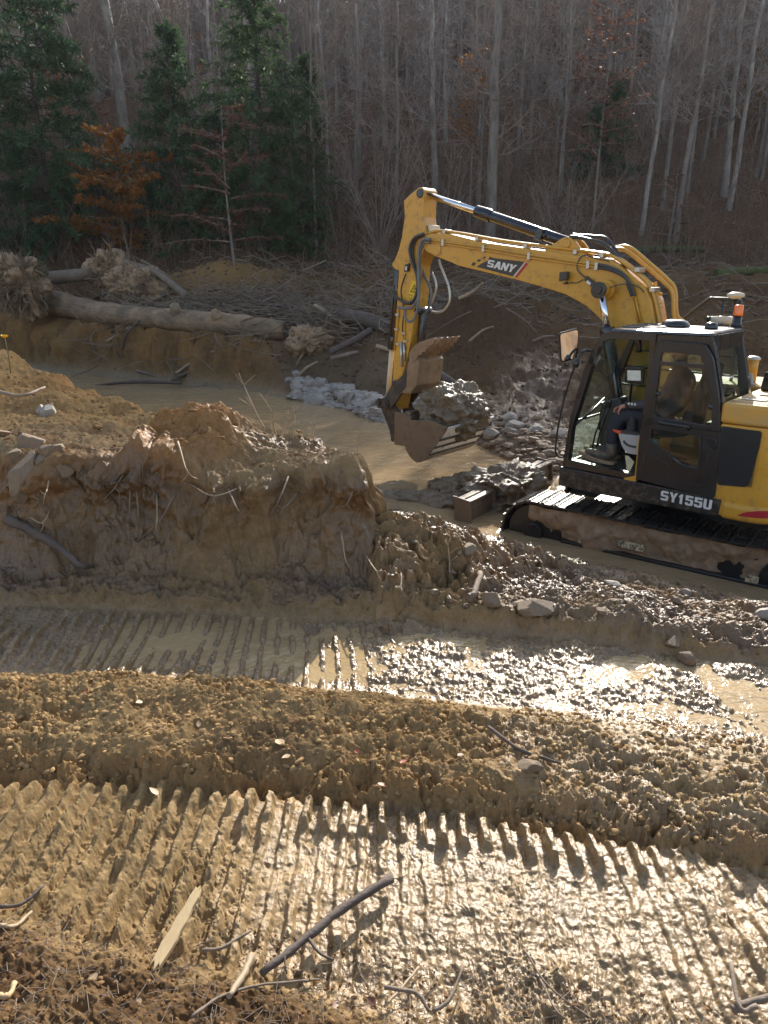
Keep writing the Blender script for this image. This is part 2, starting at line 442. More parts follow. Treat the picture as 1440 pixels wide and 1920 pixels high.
    U1, U2, uid = worley(x + 0.08 * m1, y + 0.08 * n0, 0.24, 109)
    lump2 = np.clip((U2 - U1) * 1.4, 0, 1) ** 0.7 * uid
    gb = (1 - wl) * band(e, -0.2, 0.3, 2.4, 4.5)
    nz = nz + zf * (1 - zh) * (0.22 * m0 + 0.12 * m1 + 0.05 * (lump - 0.3) * sst(1.0, 4, e) + 0.02 * (lump2 - 0.3) + 0.07 * (0.4 - np.abs(m1) * 2) + 0.07 * (0.4 - np.abs(fbm(x, y, 0.2, 4, 105)) * 2) + 0.06 * n0 + 0.03 * n1) * (0.15 + 0.35 * wl + (0.85 - 0.35 * wl) * sst(0.3, 2.6, e)) * (1 - 0.55 * gb) + 0.06 * zf * (1 - zh) * sst(0.0, 0.6, e)
    nz = nz + zh * (0.35 * m0 + 0.12 * m1)
    z = z + nz
    hx = (0.6 * zr + zb + 0.6 * zd) * 0.022 * fbm(x, y, 0.10, 3, 121) + (wall + talus) * 0.09 * fbm(x, y, 0.2, 4, 125) + zf * 0.08 * fbm(x, y, 0.5, 3, 127) + zt * 0.008 * fbm(x, y, 0.05, 2, 129)
    hy = (0.6 * zr + zb + 0.6 * zd) * 0.022 * fbm(x, y, 0.10, 3, 122) + (wall + talus) * 0.09 * fbm(x, y, 0.2, 4, 126) - (1 - backw) * 0.09 * band(f, 0.62, 0.86, 0.97, 1.0) * (s > 3.4) * sst(-0.25, 0.35, fbm(x, y, 0.4, 3, 187) + 0.5 * (x > -0.5)) + zf * 0.08 * fbm(x, y, 0.5, 3, 128) + zt * 0.008 * fbm(x, y, 0.05, 2, 130)
    wz = z * 0.9
    hy = hy + wall * (0.10 * fbm(x, wz, 0.22, 4, 201) + 0.05 * (0.4 - np.abs(fbm(x + 3, wz, 0.10, 4, 205)) * 2) + 0.028 * fbm(x, wz, 0.035, 3, 209))
    hx = hx + wall * 0.04 * fbm(x + 7, wz, 0.12, 3, 213)
    fw_ = zf * wl * band(e, -0.15, 0.25, 1.3, 2.0); hy = hy + fw_ * (0.42 * fbm(x, z * 1.1, 0.9, 5, 231) + 0.16 * (0.4 - np.abs(fbm(x, z, 0.4, 4, 235)) * 2)); hx = hx + fw_ * 0.15 * fbm(x + 5, z, 0.5, 4, 239)
    # ---- soil: dry colour, shade put into the mound wall, how wet it is
    ochre, tan, brown, grey, red, dark, litter = [np.array(c) for c in ((0.325, 0.200, 0.088), (0.345, 0.238, 0.117), (0.184, 0.110, 0.056), (0.26, 0.205, 0.14), (0.33, 0.17, 0.065), (0.125, 0.082, 0.052), (0.105, 0.064, 0.042))]
    def mx(c, k, m): return c + (k - c) * np.clip(m, 0, 1)[..., None]
    c = np.broadcast_to(tan, x.shape + (3,)).copy()
    q = fbm(x, y, 0.4, 4, 131); q2 = fbm(x, y, 1.1, 3, 135); q3 = fbm(x, y, 0.12, 3, 139)
    c = mx(c, ochre * 0.92, zr * (0.25 + 0.8 * q)); c = mx(c, brown, zr * sst(0.1, 0.5, fbm(x, y, 0.5, 3, 143)) * 0.6)
    c = mx(c, brown * 0.85, zd * (0.8 + 0.5 * q3)); c = mx(c, brown * 0.7, zd * sst(-0.2, 0.3, q3)); c = mx(c, brown * 0.9, zd * 0.5)
    c = mx(c, tan, zt * 0.6); c = mx(c, ochre, band(s, 1.90, 1.94, 1.99, 2.1) * 0.8); c = mx(c, grey, zp * 0.3)
    c = mx(c, brown, zb * (0.7 + 0.4 * q)); c = mx(c, grey, zb * sst(0.0, 0.5, q2) * 0.6)
    plat = onm * sst(-1.2, -2.2, x) * sst(5.3, 6.2, y)
    c = mx(c, grey, onm * (1 - wall) * 0.35 * (1 - plat)); c = mx(c, brown * 1.25, onm * (1 - wall) * (1 - plat) * (0.4 + 0.8 * q)); c = mx(c, ochre * 0.9, plat * (0.8 + 0.4 * q)); c = mx(c, red, plat * sst(0.1, 0.5, q2) * 0.5); c = mx(c, red, onm * knob * 0.8)
    c = mx(c, brown * np.array((0.70, 0.63, 0.58)), wall * (0.9 + 0.3 * q)); c = mx(c, ochre * 0.8, wall * sst(0.0, 0.5, fbm(x + y, y, 0.22, 3, 189)) * 0.6); c = mx(c, red * 0.85, wall * sst(0.05, 0.45, q2 + 0.7 * np.exp(-((x + 0.15) / 0.3) ** 2)) * 0.85)  # cut soil face, with its shade darkened into the brown
    c = mx(c, ochre, talus * (0.4 + q))
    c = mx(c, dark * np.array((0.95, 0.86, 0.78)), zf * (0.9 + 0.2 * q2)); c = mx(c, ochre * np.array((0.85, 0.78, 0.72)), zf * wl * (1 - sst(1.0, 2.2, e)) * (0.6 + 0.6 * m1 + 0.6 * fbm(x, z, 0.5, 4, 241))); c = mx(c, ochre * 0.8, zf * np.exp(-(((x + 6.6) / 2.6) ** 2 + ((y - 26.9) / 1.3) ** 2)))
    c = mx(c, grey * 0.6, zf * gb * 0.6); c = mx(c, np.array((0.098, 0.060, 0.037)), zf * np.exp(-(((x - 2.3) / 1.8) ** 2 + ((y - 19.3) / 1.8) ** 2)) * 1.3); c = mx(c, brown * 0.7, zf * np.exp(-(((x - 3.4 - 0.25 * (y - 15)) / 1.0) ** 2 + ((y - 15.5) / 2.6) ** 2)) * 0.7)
    c = mx(c, litter * 1.25, zh * (0.95)); c = mx(c, np.array((0.035, 0.05, 0.02)), zh * sst(0.35, 0.6, m1) * 0.5)
    bedc = bed * (1 - zf); c = mx(c, np.array((0.24, 0.17, 0.09)), bedc)
    wet = 0.10 + 0 * x
    wet = wet + zt * (0.12 + 0.46 * sst(-1.0, 0.3, x) * sst(-0.6, 0.3, q + 0.4) + 0.25 * (1 - smr) * sst(-0.8, 0.2, x)) + zp * (0.85 + 0.3 * (1 - rl)) + zb * (0.45 + 0.5 * q + 0.2 * t) + onm * (1 - wall) * (1 - plat) * (0.22 + 0.6 * q) * sst(-2.6, -0.8, x) + wall * (0.42 + 0.3 * q)
    wet = wet + zf * (1 - zh) * (-0.08 + 0.15 * q2 + 0.22 * gb + 0.55 * np.exp(-(((x - 3.4 - 0.25 * (y - 15)) / 1.3) ** 2 + ((y - 15.5) / 3.0) ** 2))) + zr * (0.55 * sst(0.1, 0.9, x) + 0.35 * q) + bedc * 0.6
    wet = np.clip(wet - zh * 0.2, 0, 1)
    return z, hx, hy, c, wet

# ------------------------------------------------------------------ one ground sheet, finest where the site is worked
def build_ground():
    # radial spacing follows how closely one stands: fine underfoot and over the mound's face
    r = [0.35]
    while r[-1] < 175:
        v = r[-1]
        if v < 0.9: d = 0.03
        elif v < 3.7: d = 0.0027 * v
        elif v < 5.0: d = 0.0050
        elif v < 9: d = 0.0045 * v
        elif v < 30: d = 0.0062 * v
        elif v < 100: d = 0.009 * v
        else: d = 0.05 * v
        r.append(v + d)
    r = np.array(r)
    a_in = np.linspace(R(-41), R(41), 1100)
    a_l = np.linspace(R(-180), R(-41), 60, endpoint=False); a_r = np.linspace(R(41), R(180), 61)[1:]
    a = np.concatenate([a_l, a_in, a_r])
    A, RR = np.meshgrid(a, r)
    X, Y = RR * np.sin(A), RR * np.cos(A)
    shp = X.shape
    z, hx, hy, c, wet = ground(X.ravel(), Y.ravel())
    back = sst(0.3, -3.0, Y.ravel())
    z = z * (1 - back) + 1.6 * back
    V = np.stack([X.ravel() + hx, Y.ravel() + hy, z], 1)
    n, m = shp
    I = np.arange(n * m).reshape(n, m)
    F = np.stack([I[:-1, :-1], I[:-1, 1:], I[1:, 1:], I[1:, :-1]], -1).reshape(-1, 4)[:, ::-1]
    # close the middle
    V = np.vstack([V, [[0, 0, z[:m].mean()]]])
    o = np_mesh('ground', V, F, M['soil'])
    me = o.data
    at = me.attributes.new('soil', 'FLOAT_COLOR', 'POINT')
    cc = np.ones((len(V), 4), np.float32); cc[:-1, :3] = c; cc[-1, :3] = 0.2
    at.data.foreach_set('color', cc.ravel())
    aw = me.attributes.new('wet', 'FLOAT', 'POINT')
    aw.data.foreach_set('value', np.append(wet, 0.1).astype(np.float32))
    tag(o, kind='structure')
    return o
def gz(x, y):
    return float(ground(np.array([x]), np.array([y]))[0][0])
def gzs(P):
    P = np.array(P, float); return ground(P[:, 0], P[:, 1])[0]
def hit(px, py, y0=0.8, y1=120, n=1500, up=0.0):
    """where a ray of the photo meets the ground."""
    r = ray(px, py)
    ys = np.geomspace(y0, y1, 420)
    g = ground(r[0] * ys / r[1], ys, False); k = int(np.argmax(EYE + r[2] * ys / r[1] < g + up + 0.16))
    k = max(k, 1)
    ys = np.geomspace(ys[max(k - 3, 0)], ys[min(k + 26, 419)], 150); t = ys / r[1]
    xs, zs = r[0] * t, EYE + r[2] * t
    g = ground(xs, ys)[0]
    k = int(np.argmax(zs < g + up))
    return Vector((xs[k], ys[k], g[k]))
M = {}
def soil_mat():
    m = bpy.data.materials.new('soil'); m.use_nodes = True
    nt = m.node_tree; b = nt.nodes['Principled BSDF']; L = nt.links.new
    at = nd(nt, 'ShaderNodeAttribute', attribute_name='soil'); aw = nd(nt, 'ShaderNodeAttribute', attribute_name='wet')
    g = nt.nodes.new('ShaderNodeNewGeometry')
    n1 = nd(nt, 'ShaderNodeTexNoise', i_Scale=9.0, i_Detail=10.0, i_Roughness=0.68); L(g.outputs['Position'], n1.inputs['Vector'])
    n2 = nd(nt, 'ShaderNodeTexNoise', i_Scale=70.0, i_Detail=6.0, i_Roughness=0.7); L(g.outputs['Position'], n2.inputs['Vector'])
    n3 = nd(nt, 'ShaderNodeTexNoise', i_Scale=26.0, i_Detail=5.0, i_Roughness=0.6); L(g.outputs['Position'], n3.inputs['Vector'])
    n4 = nd(nt, 'ShaderNodeTexNoise', noise_type='RIDGED_MULTIFRACTAL', i_Scale=48.0, i_Detail=5.0, i_Roughness=0.6); L(g.outputs['Position'], n4.inputs['Vector'])
    v = ramp(nt, n1.outputs[0], [(0.28, g3(0.72)), (0.5, g3(1.0)), (0.72, g3(1.22))])
    v2 = ramp(nt, n2.outputs[0], [(0.3, g3(0.78)), (0.7, g3(1.18))])
    c = mixc(nt, 1.0, at.outputs['Color'], v, 'MULTIPLY'); c = mixc(nt, 1.0, c, v2, 'MULTIPLY')
    # ragged wet patches: wetter soil is darker and shines
    wn = nd(nt, 'ShaderNodeMath', operation='MULTIPLY_ADD'); L(n3.outputs[0], wn.inputs[0]); wn.inputs[1].default_value = 0.9; wn.inputs[2].default_value = -0.45
    ws = nd(nt, 'ShaderNodeMath', operation='ADD', use_clamp=True); L(aw.outputs['Fac'], ws.inputs[0]); L(wn.outputs[0], ws.inputs[1])
    wf = ramp(nt, ws.outputs[0], [(0.15, g3(0)), (0.8, g3(1))])
    c = mixc(nt, wf, c, mixc(nt, 1.0, c, (0.70, 0.68, 0.66), 'MULTIPLY'))
    L(c, b.inputs['Base Color'])
    L(ramp(nt, ws.outputs[0], [(0.2, g3(0.95)), (0.45, g3(0.62)), (0.75, g3(0.33)), (1.0, g3(0.2))]), b.inputs['Roughness'])
    L(ramp(nt, ws.outputs[0], [(0.12, g3(0.03)), (0.35, g3(0.2)), (0.65, g3(0.5))]), b.inputs['Specular IOR Level'])
    b1 = nd(nt, 'ShaderNodeBump', i_Strength=0.75, i_Distance=0.012); L(n3.outputs[0], b1.inputs['Height'])
    b2 = nd(nt, 'ShaderNodeBump', i_Strength=0.6, i_Distance=0.004); L(n2.outputs[0], b2.inputs['Height']); L(b1.outputs[0], b2.inputs['Normal'])
    b3 = nd(nt, 'ShaderNodeBump', i_Strength=0.5, i_Distance=0.006); L(n4.outputs[0], b3.inputs['Height']); L(b2.outputs[0], b3.inputs['Normal'])
    L(b3.outputs[0], b.inputs['Normal'])
    df = nd(nt, 'ShaderNodeBsdfDiffuse', i_Roughness=1.0); L(c, df.inputs['Color']); L(b3.outputs[0], df.inputs['Normal'])
    mxs = nt.nodes.new('ShaderNodeMixShader'); L(ramp(nt, ws.outputs[0], [(0.18, g3(0)), (0.5, g3(1))]), mxs.inputs[0])   # dry soil has no sheen at all
    L(df.outputs[0], mxs.inputs[1]); L(b.outputs[0], mxs.inputs[2]); L(mxs.outputs[0], nt.nodes['Material Output'].inputs[0])
    return m
def water_mat(name, col, rough, wscale, wstr):
    m = bpy.data.materials.new(name); m.use_nodes = True
    nt = m.node_tree; b = nt.nodes['Principled BSDF']; L = nt.links.new
    g = nt.nodes.new('ShaderNodeNewGeometry')
    n1 = nd(nt, 'ShaderNodeTexNoise', i_Scale=0.9, i_Detail=5.0, i_Roughness=0.6); L(g.outputs['Position'], n1.inputs['Vector'])
    L(ramp(nt, n1.outputs[0], [(0.3, tuple(c * 0.85 for c in col)), (0.7, tuple(c * 1.12 for c in col))]), b.inputs['Base Color'])
    b.inputs['Roughness'].default_value = rough; b.inputs['IOR'].default_value = 1.33
    n2 = nd(nt, 'ShaderNodeTexNoise', i_Scale=wscale, i_Detail=3.0, i_Roughness=0.55, i_Distortion=0.6); L(g.outputs['Position'], n2.inputs['Vector'])
    n3 = nd(nt, 'ShaderNodeTexNoise', i_Scale=wscale * 4.5, i_Detail=2.0); L(g.outputs['Position'], n3.inputs['Vector'])
    ad = nd(nt, 'ShaderNodeMath', operation='MULTIPLY_ADD'); L(n3.outputs[0], ad.inputs[0]); ad.inputs[1].default_value = 0.22; L(n2.outputs[0], ad.inputs[2])
    bp = nd(nt, 'ShaderNodeBump', i_Strength=wstr, i_Distance=0.05); L(ad.outputs[0], bp.inputs['Height']); L(bp.outputs[0], b.inputs['Normal'])
    return m
M['soil'] = soil_mat()
M['stream'] = water_mat('muddy_stream', (0.36, 0.255, 0.135), 0.07, 4.5, 0.55)
M['puddle'] = water_mat('muddy_puddle', (0.38, 0.275, 0.145), 0.08, 9.0, 0.35)
GR = build_ground()
def sheet(name, x0, x1, y0, y1, z, mat):
    o = MB().add([(x0, y0, z), (x1, y0, z), (x1, y1, z), (x0, y1, z)], [(0, 1, 2, 3)]).build(name, mat)
    return tag(o, kind='structure')
wm = MB().add([(-40, 40, WATER), (-12, 15, WATER), (-5, 8.0, WATER), (-0.5, 7.0, WATER), (1.5, 5.0, WATER), (3.2, 4.0, WATER), (7, 2.4, WATER), (14, 0.0, WATER), (40, -6, WATER), (40, 10, WATER), (10, 15, WATER), (2, 20, WATER), (-10, 28, WATER), (-40, 46, WATER)], [tuple(range(14))])
tag(wm.build('stream_water', M['stream']), kind='structure')
pm_ = MB().add([(-3.4, 3.1, PUDDLE), (-1.5, 2.6, PUDDLE), (0.0, 2.55, PUDDLE), (1.5, 2.1, PUDDLE), (4.0, 1.2, PUDDLE), (4.5, 2.2, PUDDLE), (1.9, 3.55, PUDDLE), (0.0, 3.85, PUDDLE), (-1.6, 4.05, PUDDLE), (-3.4, 4.2, PUDDLE)], [tuple(range(10))])
tag(pm_.build('puddle_water', M['puddle']), kind='structure')
# ================================================================== EXCAVATOR
HEAD = R(138)
ORG = Vector((3.531, 8.089, 0.0))
BASE = 0.43                                     # the tracks stand this far below the datum
FV, LV = np.array([math.cos(HEAD), math.sin(HEAD), 0]), np.array([-math.sin(HEAD), math.cos(HEAD), 0])
ZM = {'1': (700, 340, 6), '2': (860, 360, 6), '3': (1040, 420, 6), '4': (1200, 540, 6), '5': (1280, 680, 6), '6': (1040, 600, 6), '7': (840, 820, 6),
      'b': (680, 580, 4.5), 'c': (1040, 580, 4), 'd': (1020, 560, 1440 / 420), 'p': (0, 0, 1), 't': (840, 820, 2.4)}
def pl(z, x, y, L):
    """machine coordinates (forward, left, up) of a photo point known to lie L metres left of the centre line."""
    ox, oy, s = ZM[z]; r = ray(ox + x / s, oy + y / s)
    q0 = np.array([ORG.x, ORG.y, -EYE]) + LV * L
    q = r * ((q0 @ LV) / (r @ LV)); d = q - np.array([ORG.x, ORG.y, 0])
    return (float(d @ FV), L, float(q[2] + EYE))
def pls(z, pts, L): return [pl(z, p[0], p[1], L) for p in pts]
def world(F, L, Z): return Vector((ORG.x + FV[0] * F + LV[0] * L, ORG.y + FV[1] * F + LV[1] * L, Z))

yel, MUDC = (0.60, 0.315, 0.035), (0.17, 0.115, 0.065)
M['yellow'] = pbr('yellow_paint', yel, 0.36, var=0.06, vscale=3, dirt=((0.24, 0.155, 0.075), 0.53, 0.74, 11.0, 0.8), bump=0.05, bscale=14, coat=0.25)
M['hood'] = pbr('hood_paint', yel, 0.42, var=0.06, vscale=3, dirt=((0.42, 0.30, 0.15), 0.42, 0.75, 3.0, 0.75), coat=0.1)
M['black'] = pbr('black_paint', (0.014, 0.014, 0.016), 0.30, var=0.25, vscale=5, dirt=((0.09, 0.07, 0.05), 0.64, 0.92, 9.0, 0.75), coat=0.5)
M['blackmud'] = pbr('black_paint_splashed', (0.014, 0.014, 0.015), 0.36, var=0.3, vscale=5, dirt=((0.12, 0.095, 0.07), 0.61, 0.78, 38.0, 0.8), bump=0.08, bscale=30, coat=0.2)
M['rooflit'] = pbr('lit_black_roof', (0.035, 0.04, 0.048), 0.30, var=0.2, vscale=5, dirt=((0.16, 0.15, 0.13), 0.5, 0.8, 4.0, 0.6), coat=0.3)  # black cab paint, with the sky's grey-blue light on top put into its colour
M['cylp'] = pbr('cylinder_paint', (0.010, 0.012, 0.018), 0.22, var=0.2, coat=0.5)
M['chrome'] = pbr('chrome', (0.75, 0.76, 0.78), 0.09, 1.0, var=0.03, rvar=0.03)
M['steel'] = pbr('dark_steel', (0.05, 0.045, 0.04), 0.5, 0.4, var=0.3, dirt=((0.15, 0.10, 0.06), 0.45, 0.7, 9.0, 0.85), bump=0.2, bscale=30)
M['rubber'] = pbr('hose_rubber', (0.045, 0.047, 0.05), 0.42, var=0.2)
M['hosegrey'] = pbr('hose_grey', (0.16, 0.165, 0.165), 0.45, var=0.2)
M['clamp'] = pbr('clamp_zinc', (0.55, 0.52, 0.46), 0.35, 0.7, var=0.1)
M['thumbm'] = pbr('muddy_thumb_steel', (0.25, 0.16, 0.085), 0.62, var=0.35, vscale=7, dirt=((0.07, 0.055, 0.045), 0.55, 0.72, 6.0, 0.5), bump=0.35, bscale=25)
M['bucketm'] = pbr('muddy_bucket_steel', (0.19, 0.13, 0.08), 0.5, var=0.35, vscale=5, dirt=((0.08, 0.05, 0.03), 0.5, 0.7, 5.0, 0.6), bump=0.25, bscale=20)
M['polish'] = pbr('polished_steel', (0.85, 0.85, 0.83), 0.38, 0.3, var=0.12, vscale=4, dirt=((0.16, 0.12, 0.08), 0.58, 0.66, 7.0, 0.8), bump=0.15, bscale=40)
M['shoe'] = pbr('track_steel', (0.035, 0.033, 0.032), 0.30, 0.25, var=0.3, dirt=((0.13, 0.10, 0.07), 0.56, 0.68, 10.0, 0.5), bump=0.3, bscale=30)
M['drymud'] = pbr('caked_mud', (0.33, 0.225, 0.135), 0.82, var=0.35, vscale=9, bump=0.8, bscale=28)
M['wetmud'] = pbr('wet_mud', (0.20, 0.15, 0.09), 0.38, var=0.4, vscale=11, bump=0.8, bscale=30)
M['grille'] = pbr('grille_mesh', (0.02, 0.021, 0.022), 0.6, var=0.5, vscale=4)
M['red'] = pbr('red_decal', (0.42, 0.02, 0.035), 0.4, var=0.1)
M['white'] = pbr('white_decal', (0.72, 0.71, 0.68), 0.45, var=0.08)
M['decalk'] = pbr('dark_decal', (0.045, 0.04, 0.03), 0.4, var=0.15)
M['sticker'] = pbr('yellow_sticker', (0.75, 0.50, 0.02), 0.4, var=0.05)
M['grey'] = pbr('console_grey', (0.42, 0.42, 0.40), 0.55, var=0.08, dirt=((0.22, 0.17, 0.12), 0.6, 0.8, 6.0, 0.8))
M['seatm'] = pbr('seat_fabric', (0.025, 0.025, 0.028), 0.85, var=0.3, bump=0.3, bscale=80)
M['mat'] = pbr('muddy_floor_mat', (0.06, 0.046, 0.032), 0.95, var=0.4, vscale=12, bump=0.4, bscale=30)
M['orange'] = pbr('beacon_orange', (0.95, 0.20, 0.01), 0.18, var=0.03, coat=0.6)
M['orangep'] = pbr('orange_plastic', (0.75, 0.10, 0.03), 0.4, var=0.1)
M['cream'] = pbr('cream_plastic_rod_sheen', (0.62, 0.55, 0.38), 0.3, var=0.06)
M['plate'] = pbr('worn_sticker', (0.62, 0.52, 0.33), 0.6, var=0.15, dirt=((0.10, 0.075, 0.05), 0.45, 0.58, 22.0, 0.8))
M['plastic'] = pbr('clear_sheet', (0.45, 0.55, 0.50), 0.3, var=0.2)
def glass_mat(name, tint, dust, dcol=(0.45, 0.5, 0.42), scale=9.0, lo=0.45, hi=0.8):
    m = bpy.data.materials.new(name); m.use_nodes = True
    nt = m.node_tree; L = nt.links.new
    nt.nodes.remove(nt.nodes['Principled BSDF'])
    tr = nt.nodes.new('ShaderNodeBsdfTransparent'); tr.inputs[0].default_value = (*tint, 1)
    gl = nt.nodes.new('ShaderNodeBsdfGlossy'); gl.inputs['Roughness'].default_value = 0.02
    fr = nd(nt, 'ShaderNodeFresnel', i_IOR=1.52)
    fm = nd(nt, 'ShaderNodeMath', operation='MULTIPLY', use_clamp=True); L(fr.outputs[0], fm.inputs[0]); fm.inputs[1].default_value = 1.8
    m1 = nt.nodes.new('ShaderNodeMixShader'); L(fm.outputs[0], m1.inputs[0]); L(tr.outputs[0], m1.inputs[1]); L(gl.outputs[0], m1.inputs[2])
    df = nt.nodes.new('ShaderNodeBsdfDiffuse'); df.inputs[0].default_value = (*dcol, 1)
    tl = nt.nodes.new('ShaderNodeBsdfTranslucent'); tl.inputs[0].default_value = (*dcol, 1)
    m2 = nt.nodes.new('ShaderNodeMixShader'); m2.inputs[0].default_value = 0.55; L(df.outputs[0], m2.inputs[1]); L(tl.outputs[0], m2.inputs[2])
    tc = nt.nodes.new('ShaderNodeTexCoord'); n = nd(nt, 'ShaderNodeTexNoise', i_Scale=scale, i_Detail=8.0, i_Roughness=0.7); L(tc.outputs['Object'], n.inputs['Vector'])
    f = ramp(nt, n.outputs[0], [(lo, g3(dust * 0.5)), (hi, g3(dust * 1.4))])
    m3 = nt.nodes.new('ShaderNodeMixShader'); L(f, m3.inputs[0]); L(m1.outputs[0], m3.inputs[1]); L(m2.outputs[0], m3.inputs[2])
    L(m3.outputs[0], nt.nodes['Material Output'].inputs[0])
    return m
M['glass'] = glass_mat('cab_glass', (0.74, 0.85, 0.78), 0.025)
M['dustglass'] = glass_mat('dusty_glass', (0.75, 0.88, 0.80), 0.42, (0.50, 0.60, 0.46))

EX = empty('excavator', (ORG.x, ORG.y, -BASE), HEAD)
tag(EX, 'yellow and black crawler excavator standing in the muddy stream, boom raised and bucket full', 'excavator')
def part(mb, name, mat, par=None, bevel=0.0, seg=2):
    return mb.build(name, mat, par if par is not None else EX, bevel, seg, off=(0, 0, BASE))
UA = R(5.5)
def under(mb):
    """turn an undercarriage mesh about the slew centre."""
    c, s = math.cos(UA), math.sin(UA)
    mb.v = [(c * x - s * y - 0.1, s * x + c * y, z) for (x, y, z) in mb.v]
    return mb

# ---- tracks
PITCHM = 0.171
def track(sgn):
    L0, L1 = (0.72, 1.27) if sgn > 0 else (-1.27, -0.72)
    fr = MB().prism(rounded([(-1.45, -0.06), (-1.45, 0.26), (-1.1, 0.30), (1.1, 0.31), (1.42, 0.27), (1.46, -0.08), (1.3, -0.30), (-1.3, -0.30)], 0.08), L0 + 0.10, L1 - 0.13)
    fr.cyl((1.35, L0 + 0.08, 0), (1.35, L1 - 0.08, 0), 0.34, 32).cyl((-1.42, L0 + 0.08, 0), (-1.42, L1 - 0.08, 0), 0.34, 32)
    fr.box((-1.2, L1 - 0.15 if sgn > 0 else L0 + 0.04, -0.32), (1.0, L1 - 0.04 if sgn > 0 else L0 + 0.15, -0.015))
    fr.cyl((1.35, L0 + 0.02, 0), (1.35, L1 - 0.02, 0), 0.12, 24).cyl((-1.42, L0 + 0.02, 0), (-1.42, L1 - 0.02, 0), 0.2, 24)
    tr = part(under(fr), 'track', M['blackmud'], bevel=0.012)
    rr = 0.385; fc, rc = 1.35, -1.42; flat = fc - rc; per = 2 * flat + 2 * math.pi * rr
    n = round(per / PITCHM)
    def at(d):
        d %= per
        if d < flat: return (rc + d, rr - 0.012 * math.sin(math.pi * d / flat), 0)
        d -= flat
        if d < math.pi * rr: a = d / rr; return (fc + rr * math.sin(a), rr * math.cos(a), -a)
        d -= math.pi * rr
        if d < flat: return (fc - d, -rr, -math.pi)
        d -= flat; a = d / rr; return (rc - rr * math.sin(a), -rr * math.cos(a), -math.pi - a)
    base = MB()
    h = PITCHM / 2 - 0.004
    base.prism([(-h, -0.012), (h + 0.012, -0.020), (h + 0.012, -0.002), (h - 0.012, 0.012), (-h + 0.01, 0.014)], 0, 0.55)
    for gx, gh in ((-0.052, 0.020), (0.060, 0.016)):
        base.prism([(gx - 0.011, 0.010), (gx + 0.011, 0.010), (gx + 0.007, 0.010 + gh), (gx - 0.007, 0.010 + gh)], 0.004, 0.546)
    base.box((-0.07, 0.18, -0.07), (0.07, 0.24, -0.012)); base.box((-0.07, 0.31, -0.07), (0.07, 0.37, -0.012))
    me = base.mesh('track_shoe'); me.materials.append(M['shoe'])
    for i in range(n):
        F, Z, a = at((i + 0.3) * per / n)
        o = bpy.data.objects.new('track_shoe', me); COL.objects.link(o); o.parent = tr
        c, s = math.cos(UA), math.sin(UA)
        o.matrix_local = Matrix.Translation((c * F - s * L0 - 0.1, s * F + c * L0, Z + BASE)) @ Matrix.Rotation(UA, 4, 'Z') @ Matrix.Rotation(-a, 4, 'Y')
    # mud caked over the rollers and guards
    nx, nz_ = 150, 30
    fx = np.linspace(-1.43, 1.42, nx); zz = np.linspace(-0.30, 0.335, nz_)
    X, Z = np.meshgrid(fx, zz)
    b = 0.05 * fbm(X, Z, 0.28, 4, 7 + sgn) + 0.02 * fbm(X, Z, 0.06, 3, 9) + 0.06 * (fbm(X * 0.6, Z, 0.35, 2, 17 + sgn) - 0.05)
    Y = (L1 - 0.125 if sgn > 0 else -(L0 + 0.125)) + np.clip(b * 1.3 + 0.05 + 0.02 * sst(0.02, 0.2, Z), -0.03, 0.115)
    Y = Y * (1 if sgn > 0 else -1)
    c, s = math.cos(UA), math.sin(UA)
    V = np.stack([(c * X - s * Y - 0.1).ravel(), (s * X + c * Y).ravel(), Z.ravel() + BASE], 1)
    I = np.arange(nx * nz_).reshape(nz_, nx)
    Fq = np.stack([I[:-1, :-1], I[:-1, 1:], I[1:, 1:], I[1:, :-1]], -1).reshape(-1, 4)
    np_mesh('dried_mud', V, Fq, M['drymud'], True, tr)
    if sgn > 0:
        for (a, b2, z0, z1) in ((0.04, 0.32, 0.055, 0.135), (0.66, 0.80, 0.0, 0.045), (-1.10, -0.98, -0.02, 0.055)):
            part(under(MB().box((a, L1 - 0.045, z0), (b2, L1 - 0.036, z1))), 'worn_sticker', M['plate'], tr)
    return tr
track(1); track(-1)
uc = MB().box((-1.0, -0.75, -0.08), (1.0, 0.75, 0.24)).cyl((0, 0, 0.2), (0, 0, 0.60), 0.55, 40)
part(under(uc), 'undercarriage', M['blackmud'], bevel=0.02)
# ---- dozer blade
bp = [(2.28, 0.235), (2.24, 0.1), (2.23, -0.05), (2.27, -0.2), (2.36, -0.32), (2.40, -0.32), (2.31, -0.2), (2.27, -0.05), (2.285, 0.08), (2.33, 0.235)]
bl = MB().prism(bp, -1.27, 1.27)
bl.box((2.20, -1.25, 0.20), (2.42, -0.55, 0.235)).box((2.20, 0.6, 0.20), (2.42, 1.25, 0.235))
ep = [(2.20, 0.24), (2.46, 0.27), (2.42, 0.1), (2.42, -0.1), (2.48, -0.30), (2.20, -0.30), (2.17, 0.0)]
bl.prism(ep, 1.245, 1.275).prism(ep, -1.275, -1.245).prism(ep, 0.60, 0.62).prism(ep, -0.62, -0.60)
bl.box((0.8, 0.38, -0.2), (2.26, 0.56, -0.04)).box((0.8, -0.56, -0.2), (2.26, -0.38, -0.04))
part(under(bl), 'dozer_blade', M['bucketm'], bevel=0.008)

